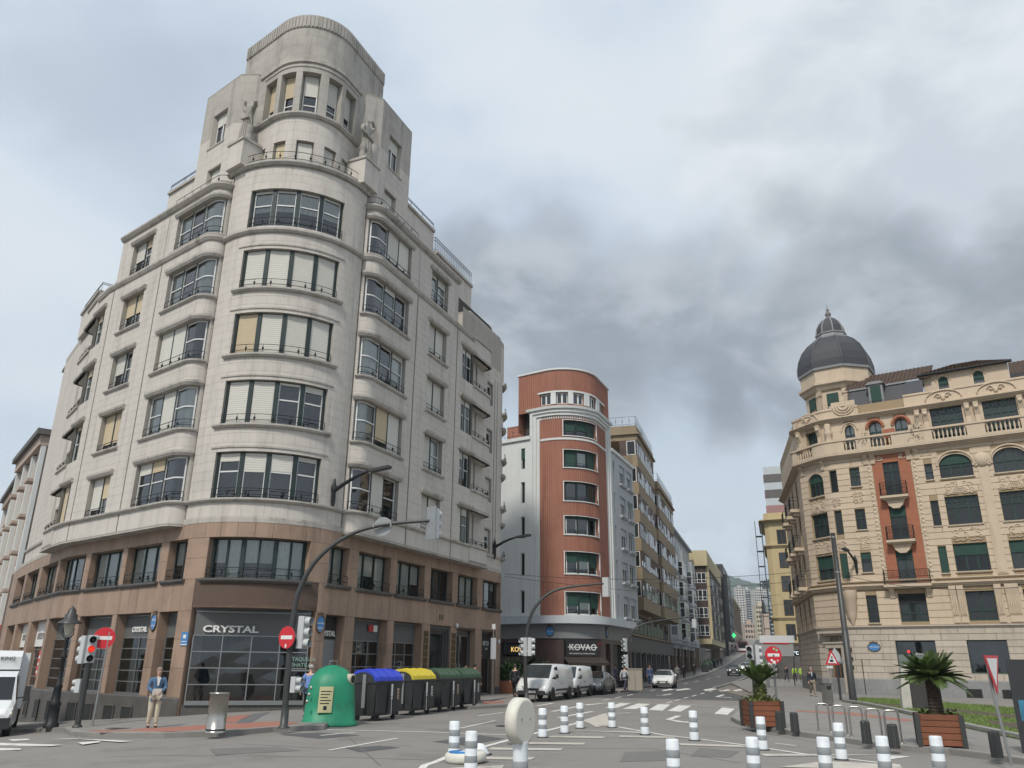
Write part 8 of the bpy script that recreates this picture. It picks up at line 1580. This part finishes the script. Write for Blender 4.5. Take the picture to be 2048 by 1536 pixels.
for i, (ta, tip) in enumerate(((30, (1308, 1183)), (52, (1365, 1206)))): a = PS_(ta, 1.5, 8.3); arm_lamp(('black lamp arm on the beige glazed block', 'black lamp arm on the pale grey block')[i], PS_, ta, 1.5 if i == 0 else .3, 9.3, tip, a.y - 2.0)
# overhead sign box and clock display, tram wires
b = gp(1536, 1378, .0); t = thing('gantry_sign', 'grey and white back of a large overhead sign above the palm', 'sign', b, world=True); f_ = F((b.x, b.y, 0), (1, -.1, 0)); z0, z1, z2 = at_y(1550, 1312, b.y).z, at_y(1550, 1286, b.y).z, at_y(1550, 1271, b.y).z; x0, x1 = at_y(1520, 1290, b.y).x - b.x, at_y(1588, 1290, b.y).x - b.x
MB().box(f_, x0, x1, -.05, .1, z1 + .02, z2).build('white_box', mat('white enamel', (.60, .63, .65), .5, .06, 2), t); MB().box(f_, x0 + .1, x1 - .15, -.02, .06, z0, z1 - .08).build('grey_panel', mat('grey sign back', (.30, .31, .32), .6, .08, 2), t); MB().box(f_, x0 + .3, x1 - .5, -.06, .0, z1 - .08, z1 + .02).build('red_strip', M_SIGNR, t); m = MB(); [m.tube([f_(x, .1, 0), f_(x, .1, z2 + (2 if x == 0 else 0))], .07, 8) for x in (x0 + .5, 0.)]; m.build('post', M_GALV, t)
b = gp(1590, 1372, .12); t = thing('temperature_display', 'small black display reading 22 degrees near the blue truck', 'display', b, world=True); c = at_y(1587, 1306, b.y); MB().box(F((c.x, c.y, c.z)), -.55, .55, -.1, .1, -.28, .28).build('display', M_SHADE, t); text('lettering', '22°C', F((c.x - .42, c.y - .11, c.z - .14), (1, 0, 0), (0, -1, 0)), .42, emit_mat('display digits', (.8, .95, .95), 1.5), t, .004); MB().tube([b, c - ZU * .28], .05, 8).build('post', M_POLE, t)
M_WIRE = mat('black wire', (.02, .02, .02), .6); wt = thing('tram_wire', 'thin overhead wires strung across the street to the catenary mast', 'wire', at_y(1000, 1148, 53), world=True)
for (u0, v0, y0), (u1, v1, y1) in (((1010, 1148, 52), (1672, 1136, 51)), ((1010, 1153, 52), (1560, 1190, 90)), ((1300, 1165, 70), (1672, 1150, 51)), ((1672, 1146, 51), (2060, 1172, 40)), ((1480, 1210, 120), (1690, 1180, 56))):
    a, e = at_y(u0, v0, y0), at_y(u1, v1, y1); m = MB(); m.tube([a.lerp(e, k / 16) - ZU * (.5 * 4 * (k / 16) * (1 - k / 16)) for k in range(17)], .014, 4); m.build('cable', M_WIRE, wt)
# hedge pots by the restaurant
for i, (u, v) in enumerate(((1004, 1393), (1018, 1394), (1078, 1390))):
    b = gp(u, v, .13); b.y += 5; b.x = b.x * (b.y / (b.y - 5)); r_ = random.Random(i); t = thing('hedge_trough', ('leftmost', 'middle', 'rightmost')[i] + ' brown trough of bushy greenery outside the restaurant', 'planter', b, -.2, 'restaurant hedge troughs'); MB().box(F(), -.7, .7, -.25, .25, 0, .75).build('trough', M_CORTEN, t); vs, fs = [], []
    for _ in range(500): c = Vector((r_.uniform(-.75, .75), r_.gauss(0, .22), .8 + abs(r_.gauss(.45, .3)))); d = Vector((r_.uniform(-1, 1), r_.uniform(-1, 1), r_.uniform(-.3, 1))).normalized() * .16; n_ = d.cross(Vector((.2, .3, 1))).normalized() * .06; k = len(vs); vs += [c - d * .3, c + n_, c + d, c - n_]; fs.append((k, k + 1, k + 2, k + 3))
    m = MB(); m.add(vs, fs); m.build('leaves', mat('hedge leaves', (.055, .11, .03), .7, .5, 6), t)
# ---------------------------------------------------------------- vehicles (local +y is forward)
M_TYRE = mat('tyre rubber', (.02, .02, .02), .85, .2, 8); M_RIM = mat('alloy rim', (.33, .34, .35), .35, .1, 6, metal=.8); M_CARG = glass_mat('car glass', dark=(.018, .022, .024)); M_LAMP = mat('headlamp glass', (.5, .52, .54), .12, .3, 9, coat=.8); M_TRIMB = mat('black bumper plastic', (.028, .029, .03), .6, .1, 5); M_PLATE = mat('number plate', (.55, .55, .52), .5, .1, 20); M_TAIL = mat('tail lamp', (.3, .015, .015), .25, .1, 8)
def paint(name, c, met=0.): return mat(name, c, .32, .03, 1.5, metal=met, coat=.7, spec=.5)
KIND = {
 'hatch': ([(-2.17, .34, .62, .74, .78, .76, .66), (-2.10, .28, .90, 1.02, .87, .84, .70), (-1.72, .25, .98, 1.36, .90, .86, .64), (-1.1, .23, .98, 1.46, .91, .88, .65), (-.2, .22, .96, 1.48, .91, .88, .66), (.42, .22, .95, 1.42, .91, .88, .64), (1.08, .22, .96, 1.03, .91, .87, .80), (1.7, .24, .85, .91, .90, .82, .70), (2.06, .27, .68, .76, .85, .75, .62), (2.18, .33, .55, .60, .74, .68, .56)], (5, 6), (2, 1), [(2, 3), (3, 4), (4, 5)], (1.32, -1.33), .32, .6),
 'sedan': ([(-2.45, .36, .66, .80, .78, .76, .66), (-2.38, .30, .92, 1.0, .86, .84, .74), (-1.75, .27, .96, 1.04, .91, .88, .78), (-1.1, .25, .97, 1.38, .92, .89, .64), (-.4, .24, .96, 1.44, .92, .89, .66), (.35, .24, .95, 1.41, .92, .89, .65), (1.05, .24, .95, 1.02, .92, .88, .80), (1.8, .26, .86, .92, .91, .84, .72), (2.3, .29, .68, .76, .86, .78, .66), (2.44, .34, .55, .60, .76, .70, .58)], (5, 6), (3, 2), [(3, 4), (4, 5)], (1.45, -1.45), .33, .66),
 'suv': ([(-2.2, .40, .75, .9, .80, .78, .68), (-2.12, .34, 1.0, 1.15, .88, .86, .72), (-1.8, .32, 1.08, 1.52, .91, .88, .68), (-1.1, .30, 1.08, 1.60, .92, .89, .68), (-.2, .28, 1.06, 1.62, .92, .89, .68), (.5, .28, 1.05, 1.56, .92, .89, .66), (1.15, .28, 1.06, 1.14, .92, .88, .82), (1.75, .30, .98, 1.04, .91, .84, .72), (2.1, .34, .82, .9, .86, .78, .66), (2.22, .40, .62, .68, .76, .70, .58)], (5, 6), (2, 1), [(2, 3), (3, 4), (4, 5)], (1.36, -1.34), .35, .62),
 'van': ([(-2.42, .45, 1.15, 1.82, .88, .88, .76), (-2.36, .36, 1.15, 1.88, .94, .93, .80), (-.9, .33, 1.14, 1.92, .95, .94, .81), (.45, .32, 1.12, 1.92, .95, .94, .80), (.95, .32, 1.08, 1.85, .95, .93, .77), (1.82, .32, 1.10, 1.17, .95, .90, .82), (2.2, .33, .95, 1.02, .93, .84, .72), (2.38, .36, .75, .82, .88, .78, .66), (2.44, .42, .58, .62, .78, .72, .6)], (4, 5), None, [(3, 4)], (1.55, -1.55), .34, .95),
 'smallvan': ([(-2.15, .42, 1.1, 1.74, .82, .82, .70), (-2.1, .34, 1.1, 1.79, .88, .87, .74), (-.8, .31, 1.08, 1.83, .89, .88, .75), (.35, .30, 1.06, 1.82, .89, .88, .74), (.8, .30, 1.03, 1.74, .89, .87, .71), (1.5, .30, 1.04, 1.10, .89, .84, .76), (1.9, .32, .92, .98, .87, .78, .66), (2.12, .36, .70, .76, .80, .72, .60), (2.18, .42, .56, .60, .72, .66, .55)], (4, 5), None, [(3, 4)], (1.35, -1.4), .33, .85)}
def vehicle(name, label, cat, loc, head_az, kind, pm, lit=False, dark_bumper=False, group=None):
    t = thing(name, label, cat, loc, -math.radians(head_az), group); st_, ws_, rw_, sw_, ax_, wr, gr = KIND[kind]
    def half(q): y, zb, zs, zt, w, wb, wt = q; return [(w * .86, zb), (w * .97, zb + .1), (w, zb + (zs - zb) * .45), (w * .995, zb + (zs - zb) * .75), (wb, zs), ((wb + wt) / 2 + .02, (zs + zt) / 2), (wt, zt - .04), (wt * .82, zt), (0, zt + .015)]
    rs = []
    for q in st_: h = half(q); rs.append([(x, q[0], z) for x, z in h] + [(-x, q[0], z) for x, z in h[:-1][::-1]])
    m = MB(); m.rings(rs, smooth=True); m.build('body', pm, t)
    def glass(nm, quads):
        m = MB(); [m.quad(*q) for q in quads]; return m.build(nm, M_CARG, t)
    a, b = st_[ws_[0]], st_[ws_[1]]; lp = lambda p, q, k: tuple(p[i] + (q[i] - p[i]) * k for i in range(3))
    tl, bl = (-a[6] * .93, a[0] + .02, a[3] - .01), (-b[5] * .90, b[0] - .02, b[2] + .09); tr, brr = (-tl[0], tl[1], tl[2]), (-bl[0], bl[1], bl[2]); up_ = Vector((0, .03, .035)); glass('windscreen', [[Vector(p) + up_ for p in (bl, brr, tr, tl)]])
    if rw_: a, b = st_[rw_[0]], st_[rw_[1]]; glass('rear_window', [[Vector(p) + Vector((0, -.03, .03)) for p in ((b[5] * .85, b[0] + .05, b[2] + .1), (-b[5] * .85, b[0] + .05, b[2] + .1), (-a[6] * .9, a[0], a[3] - .03), (a[6] * .9, a[0], a[3] - .03))]])
    for i, j in sw_:
        p, q = st_[i], st_[j]
        for sx in (-1, 1):
            k0, k1 = .06, .94
            if kind in ('van', 'smallvan'): k0 = .05
            L0 = lambda r_, k: Vector((sx * ((1 - k) * r_[5] + k * r_[6] + .02 * math.sin(math.pi * k) + .014), r_[0], r_[2] * (1 - k) + (r_[3] - .04) * k)); A0, A1, B0, B1 = L0(p, .1), L0(p, .88), L0(q, .1), L0(q, .88); glass('side_window', [[A0.lerp(B0, k0), A0.lerp(B0, k1), A1.lerp(B1, k1), A1.lerp(B1, k0)]])
    for y in ax_:
        for sx in (-1, 1):
            w = .91 if kind not in ('van',) else .95; f_ = F((sx * (w - .10), y, wr), (0, 1, 0), (0, 0, 1), (sx, 0, 0)); m = MB(); m.lathe(f_, [(wr * .62, -.1), (wr * .96, -.1), (wr, -.06), (wr, .08), (wr * .95, .12), (wr * .66, .125)], 20); o = m.build('wheel', M_TYRE, t); m = MB(); m.lathe(f_, [(wr * .66, .10), (wr * .6, .118), (wr * .2, .10), (.02, .125)], 10, smooth=False); m.build('rim', M_RIM, o)
            f2 = F((sx * (w - .004), y, wr), (0, 1, 0), (0, 0, 1), (sx, 0, 0)); m = MB(); k = 16; pts = [(wr * 1.16 * math.cos(math.pi * i / k), wr * 1.16 * math.sin(math.pi * i / k)) for i in range(k + 1)] + [(-wr * 1.16, -wr * .3), (wr * 1.16, -wr * .3)]; m.add([f2(x, z, .004) for x, z in pts], [tuple(range(len(pts)))]); m.build('wheel_arch', M_TRIMB, t)
    fq, fq2 = st_[-1], st_[-2]; zc = fq2[2]
    for sx in (-1, 1): m = MB(); m.add([(sx * fq2[4] * .99, fq2[0] - .12, zc + .02), (sx * fq2[4] * .94, fq2[0] + .04, zc - .10), (sx * .42, fq[0] + .015, zc - .12), (sx * .42, fq2[0] + .1, zc + .04)], [(0, 1, 2, 3)]); m.add([(sx * fq2[4] * 1.0, fq2[0] - .22, zc + .0), (sx * fq2[4] * 1.0, fq2[0] - .02, zc - .08), (sx * fq2[4] * .94, fq2[0] + .04, zc - .10), (sx * fq2[4] * .99, fq2[0] - .12, zc + .02)], [(0, 1, 2, 3)]); m.build('headlight', emit_mat('lit headlamp', (.9, .92, .95), 1.6) if lit else M_LAMP, t)
    for sx in (-1, 1): rq = st_[1]; MB().box(F((sx * rq[4] * .82, rq[0], rq[2] - .25)), -.08, .08, -.06, .0, 0, .3).build('tail_light', M_TAIL, t)
    yb = fq[0]; m = MB(); m.prism(F((0, yb + .0, 0)), [(-.46, zc - .07), (.46, zc - .07), (.36, zc - .26), (-.36, zc - .26)], -.04, .035); m.build('grille', M_TRIMB, t); m = MB(); m.box(F((0, yb, 0)), -.62, .62, -.1, .015, fq[1] + .02, fq[1] + .12); m.build('lower_grille', M_TRIMB, t)
    if dark_bumper: m = MB(); m.rings([[(-.93 * q, y, z0), (.93 * q, y, z0), (.93 * q, y, z1), (-.93 * q, y, z1)] for q, y, z0, z1 in ((1.0, yb - .75, .34, .56), (.99, yb - .25, .33, .58), (.82, yb + .03, .36, .56))], smooth=False); m.build('front_bumper', M_TRIMB, t); [MB().box(F((sx * .955, -.2, .52)), -.012, .012, -1.9, 1.2, 0, .1).build('side_strip', M_TRIMB, t) for sx in (-1, 1)]
    MB().box(F((0, yb + .035, .44)), -.26, .26, 0, .012, 0, .115).build('number_plate', M_PLATE, t)
    cw_ = st_[ws_[1]]
    for sx in (-1, 1): m = MB(); m.ball((sx * (cw_[4] + .11), cw_[0] - .25, cw_[2] + .10), .11, .06, .085, 10, 6); m.box(F((sx * (cw_[4] + .02), cw_[0] - .25, cw_[2] + .05)), -.06, .06, -.03, .03, 0, .05); m.build('mirror', M_TRIMB if dark_bumper else pm, t)
    for y in ((.9, -.25, -1.2) if kind in ('hatch', 'suv', 'sedan') else (.85, -.35)):
        for sx in (-1, 1): MB().box(F((sx * .922 if kind != 'smallvan' else sx * .895, y, .4)), -.004, .004, -.006, .006, 0, .55).build('door_gap', M_TRIMB, t)
    for sx in (-1, 1): MB().box(F((sx * (.93 if kind != 'van' else .955), .0, .88)), -.015, .015, -.1, .1, 0, .03).build('door_handle', M_TRIMB, t)
    return t
WHP = paint('white car paint', (.62, .63, .63)); SLV = paint('grey blue metallic', (.12, .135, .15), .5); BLKC = paint('black car paint', (.022, .024, .028)); RDC = paint('red car paint', (.4, .03, .03))
def park(u, v, az, kind, back=0.): p = gp(u, v); d = Vector((math.sin(math.radians(az)), math.cos(math.radians(az)), 0)); p = p - d * back; p.z = gz(p.x, p.y); return p
vehicle('parked_van', 'white van with black bumper parked nearest the crossing', 'van', park(1064, 1404, 201, 'van', 2.3), 201, 'van', WHP, dark_bumper=True)
vehicle('parked_van', 'smaller white van parked behind the first van', 'van', park(1123, 1396, 201, 'smallvan', 1.9), 201, 'smallvan', WHP, dark_bumper=True)
vehicle('parked_car', 'grey saloon car parked behind the two white vans', 'car', park(1178, 1390, 200, 'sedan', 2.0), 200, 'sedan', SLV)
vehicle('moving_car', 'white hatchback coming down the hill towards the crossing', 'car', park(1327, 1377, 195, 'hatch', 1.5), 195, 'hatch', WHP)
vehicle('moving_car', 'black car with lit headlights further up the road', 'car', park(1468, 1352, 196, 'hatch', 1.5), 196, 'suv', BLKC, True)
vehicle('moving_car', 'white car with lit headlights just behind the black car', 'car', park(1492, 1347, 197, 'suv', 1.5), 197, 'suv', WHP, True)
vehicle('parked_car', 'white car with red rear window seen past the signal post', 'car', gp(1532, 1342), 17, 'suv', WHP)
# refrigerated lorry entering at the left edge
t = thing('delivery_lorry', 'white refrigerated lorry cut by the left edge', 'lorry', gp(-44, 1476), -math.radians(152)); LW = paint('white lorry cab', (.64, .66, .67))
m = MB(); sec = lambda y, z0, zs, zt, w, wt: [(-w, y, z0), (w, y, z0), (w * 1.02, y, (z0 + zs) / 2), (w, y, zs), (wt, y, zt), (-wt, y, zt), (-w, y, zs), (-w * 1.02, y, (z0 + zs) / 2)]
m.rings([sec(-1.6, .45, 1.25, 2.2, 1.0, .88), sec(.1, .42, 1.25, 2.25, 1.0, .86), sec(.5, .42, 1.22, 2.1, 1.0, .84), sec(1.15, .42, 1.2, 1.3, .98, .86), sec(1.55, .45, 1.0, 1.08, .94, .8), sec(1.72, .5, .75, .85, .86, .74)], smooth=False); m.build('cab', LW, t)
m = MB(); m.box(F((0, -4.0, .9)), -1.1, 1.1, -2.5, 2.75, 0, 2.0); m.build('cargo_box', LW, t); m = MB(); m.prism(F((0, -1.25, 2.25), (0, 1, 0), (1, 0, 0)), [(-.1, 0), (.75, .05), (.8, .5), (.6, .72), (-.1, .72)], -.85, .85); o = m.build('cooling_unit', LW, t); text('lettering', 'THERMO KING', F((.7, -.43, 2.62), (-1, 0, 0), (0, 1, 0)), .2, M_IRON, o, .004)
MB().add([(-.84, 1.17, 1.33), (.84, 1.17, 1.33), (.8, .56, 2.06), (-.8, .56, 2.06)], [(0, 1, 2, 3)]).build('windscreen', M_CARG, t)
for sx in (-1, 1):
    MB().add([(sx * 1.005, .95, 1.3), (sx * 1.005, -.2, 1.3), (sx * .9, -.2, 2.1), (sx * .87, .45, 2.05)], [(0, 1, 2, 3)]).build('side_window', M_CARG, t); m = MB(); m.box(F((sx * 1.28, .95, 1.25)), -.09, .09, -.06, .06, 0, .5); m.tube([(sx * .98, .9, 1.35), (sx * 1.28, .95, 1.4)], .03, 6); m.build('mirror', M_TRIMB, t)
    MB().add([(sx * .95, 1.5, 1.04), (sx * .93, 1.62, .86), (sx * .5, 1.74, .84), (sx * .5, 1.68, 1.0)], [(0, 1, 2, 3)]).build('headlight', emit_mat('warm headlamp', (.95, .75, .5), 1.2), t)
    for y in (.85, -4.6): f_ = F((sx * .86, y, .38), (0, 1, 0), (0, 0, 1), (sx, 0, 0)); m = MB(); m.lathe(f_, [(.2, -.12), (.38, -.12), (.39, .1), (.24, .13)], 18); o = m.build('wheel', M_TYRE, t); m = MB(); m.lathe(f_, [(.22, .11), (.1, .08), (.02, .14)], 12); m.build('rim', M_RIM, o)
MB().box(F((0, 1.55, .38)), -.95, .95, -.5, .2, 0, .36).build('front_bumper', M_TRIMB, t); MB().box(F((0, 1.74, .78)), -.4, .4, -.03, .03, -.06, .14).build('grille', M_TRIMB, t)
# blue lorry and bus in the distance
b = gp(1608, 1352, .1); t = thing('delivery_lorry', 'blue box lorry lettered Tudi beyond the hi vis walkers', 'lorry', b, math.radians(-10)); MB().box(F(), -1.6, 2.8, -1.1, 1.1, .9, 3.3).build('cargo_box', mat('blue lorry side', (.015, .13, .23), .4, .08, 2), t); text('lettering', 'Tudi', F((-1.3, -1.12, 1.75), (1, 0, 0), (0, -1, 0)), 1.3, mat('pale blue letters', (.45, .6, .68), .5), t, .005); MB().box(F(), -3.4, -1.65, -1.05, 1.05, .5, 2.7).build('cab', LW, t); MB().box(F(), -3.0, -1.9, -1.07, -1.05, 1.6, 2.4).build('side_window', M_CARG, t); MB().box(F(), -3.4, 2.8, -.9, .9, .5, .9).build('chassis', M_TRIMB, t)
for x in (-2.6, 1.6): MB().lathe(F((x, -.98, .45), (1, 0, 0), (0, 0, 1), (0, -1, 0)), [(.2, -.1), (.45, -.1), (.45, .1), (.2, .12)], 16).build('wheel', M_TYRE, t)
p = at_y(1487, 1310, 240); p.z = gz(p.x, p.y); t = thing('city_bus', 'red and white city bus at the top of the street', 'bus', p, -math.radians(198)); MB().box(F(), -1.25, 1.25, -11, 0, .4, 3.1).build('body', RDC, t); MB().box(F(), -1.15, 1.15, 0, .05, 1.3, 2.5).build('windscreen', M_CARG, t); MB().box(F(), -1.2, 1.2, 0, .06, 2.55, 3.0).build('destination_board', M_SHADE, t); MB().box(F(), -1.25, 1.25, .0, .05, .6, 1.2).build('front_panel', WHP, t)
for sx in (-1, 1): MB().lathe(F((sx * 1.1, -2, .48), (0, 1, 0), (0, 0, 1), (sx, 0, 0)), [(.2, -.1), (.48, -.1), (.48, .12), (.2, .14)], 16).build('wheel', M_TYRE, t)
# ---------------------------------------------------------------- people
def pp(u, v, lift=PV): p = gp(u, v, lift); return p
person('elderly man in blue jacket and cream trousers holding folded papers', pp(302, 1456), 150, (.075, .14, .235), (.50, .46, .36), (.22, .18, .15), 1.72, 'stand', hold=True, shirt=(.7, .7, .7))
p = pp(607, 1436); p.y += .3; person('grey haired man in blue shirt walking away behind the bottle bank', p, 20, (.13, .22, .46), (.025, .03, .05), (.35, .34, .33), 1.72, 'walk')
p = pp(946, 1403); person('person in red shirt behind the last container', p, 30, (.42, .015, .03), (.03, .03, .035), (.02, .018, .015), 1.75, 'walk', long=False)
person('man in dark suit walking away left of the vans', pp(1029, 1394), 15, (.02, .022, .028), (.02, .022, .026), (.06, .05, .05), 1.74, 'walk')
p = PA(14.4, 1.4); p.z = gz(p.x, p.y) + PV; person('person in dark clothes in the granite doorway', p, 200, (.035, .035, .04), (.03, .03, .035), (.10, .07, .05), 1.66)
person('man in dark jacket and khaki trousers beside the domed building', pp(1627, 1393, .12), 190, (.018, .022, .032), (.22, .19, .14), (.25, .2, .17), 1.74, 'walk', shirt=(.4, .45, .5))
person('left of two walkers in fluorescent yellow tops', pp(1591, 1364, .12), 190, (.32, .52, .06), (.03, .03, .04), h=1.74, pose='walk', sub=1); person('right of two walkers in fluorescent yellow tops', pp(1604, 1364, .12), 185, (.34, .54, .08), (.25, .3, .12), h=1.72, pose='walk', sub=1)
person('dark dressed walker left of the fluorescent pair', pp(1574, 1364, .12), 170, (.03, .03, .035), (.03, .035, .05), h=1.75, pose='walk', sub=1); person('walker in grey further back by the white car', pp(1568, 1352, .12), 10, (.12, .12, .13), (.04, .04, .05), h=1.7, pose='walk', sub=1)
person('walker with pale backpack by the third signal pole', pp(1249, 1384, .13), 40, (.35, .36, .38), (.04, .045, .06), h=1.7, pose='walk', sub=1)
person('walker in blue under the beige block portico', pp(1301, 1373, .13), 190, (.06, .08, .15), (.06, .09, .16), h=1.76, pose='walk', sub=1); person('walker in grey top with white bag behind the white hatchback', pp(1356, 1364, .13), 190, (.16, .16, .17), (.08, .08, .09), h=1.72, pose='walk', sub=1, bag=(.6, .6, .6))
person('walker in black on the pavement above the white hatchback', pp(1369, 1359, .13), 195, (.015, .015, .018), (.015, .015, .018), h=1.74, pose='walk', sub=1); person('walker in black near the pale grey block', pp(1389, 1352, .13), 15, (.02, .02, .022), (.025, .025, .03), h=1.72, pose='walk', sub=1)
for i, (u, v, c) in enumerate(((1440, 1334, (.05, .06, .08)), (1447, 1332, (.03, .03, .03)), (1449, 1316, (.03, .03, .035)), (1453, 1314, (.2, .05, .05)), (1457, 1313, (.05, .05, .08)), (1462, 1310, (.10, .10, .10)), (1466, 1308, (.03, .03, .03)), (1476, 1301, (.25, .03, .03)), (1482, 1299, (.04, .04, .05)))):
    person(('pair of far pedestrians below the pharmacy cross, left one', 'pair of far pedestrians below the pharmacy cross, right one', 'first pedestrian of the cluster up the hill', 'reddish pedestrian in the cluster up the hill', 'third pedestrian of the cluster up the hill', 'fourth pedestrian of the cluster up the hill', 'last pedestrian of the cluster up the hill', 'pedestrian in red near the bus', 'pedestrian in dark clothes nearest the bus')[i], pp(u - 4, v, .13), 15 + 170 * (i % 2), c, (.03, .03, .04), h=1.7, pose='walk', sub=1, group='pedestrians up the hill')
# lettering becomes real meshes
bpy.context.view_layer.update(); dg_ = bpy.context.evaluated_depsgraph_get()
for o in TEXTS:
    me = bpy.data.meshes.new_from_object(o.evaluated_get(dg_)); k = bpy.data.objects.new('lettering', me); COL.objects.link(k)
    k.parent = o.parent; k.matrix_local = o.matrix_local.copy()
for o in TEXTS: bpy.data.objects.remove(o)
# the air: a faint even haze round everything
hz = MB(); hz.box(WF, -4200, 4200, -420, 5700, -6.5, 235); ho = hz.build('haze', None, None, kind='stuff'); hm = bpy.data.materials.new('thin haze'); hm.use_nodes = True
for n in list(hm.node_tree.nodes):
    if n.type == 'BSDF_PRINCIPLED': hm.node_tree.nodes.remove(n)
pvn = hm.node_tree.nodes.new('ShaderNodeVolumePrincipled'); pvn.inputs['Color'].default_value = (.82, .9, 1, 1); pvn.inputs['Density'].default_value = .00022; pvn.inputs['Anisotropy'].default_value = .2
hm.node_tree.links.new(pvn.outputs[0], hm.node_tree.nodes['Material Output'].inputs['Volume']); ho.data.materials.clear(); ho.data.materials.append(hm)
S.render.engine = 'CYCLES'; cy_ = S.cycles; cy_.max_bounces = 5; cy_.diffuse_bounces = 3; cy_.glossy_bounces = 3; cy_.transmission_bounces = 2; cy_.transparent_max_bounces = 7; cy_.volume_bounces = 0
cy_.use_adaptive_sampling = True; cy_.adaptive_threshold = .02; cy_.use_denoising = True; cy_.caustics_reflective = cy_.caustics_refractive = False; cy_.volume_step_rate = 10
W.cycles.sampling_method = 'MANUAL'; W.cycles.sample_map_resolution = 512
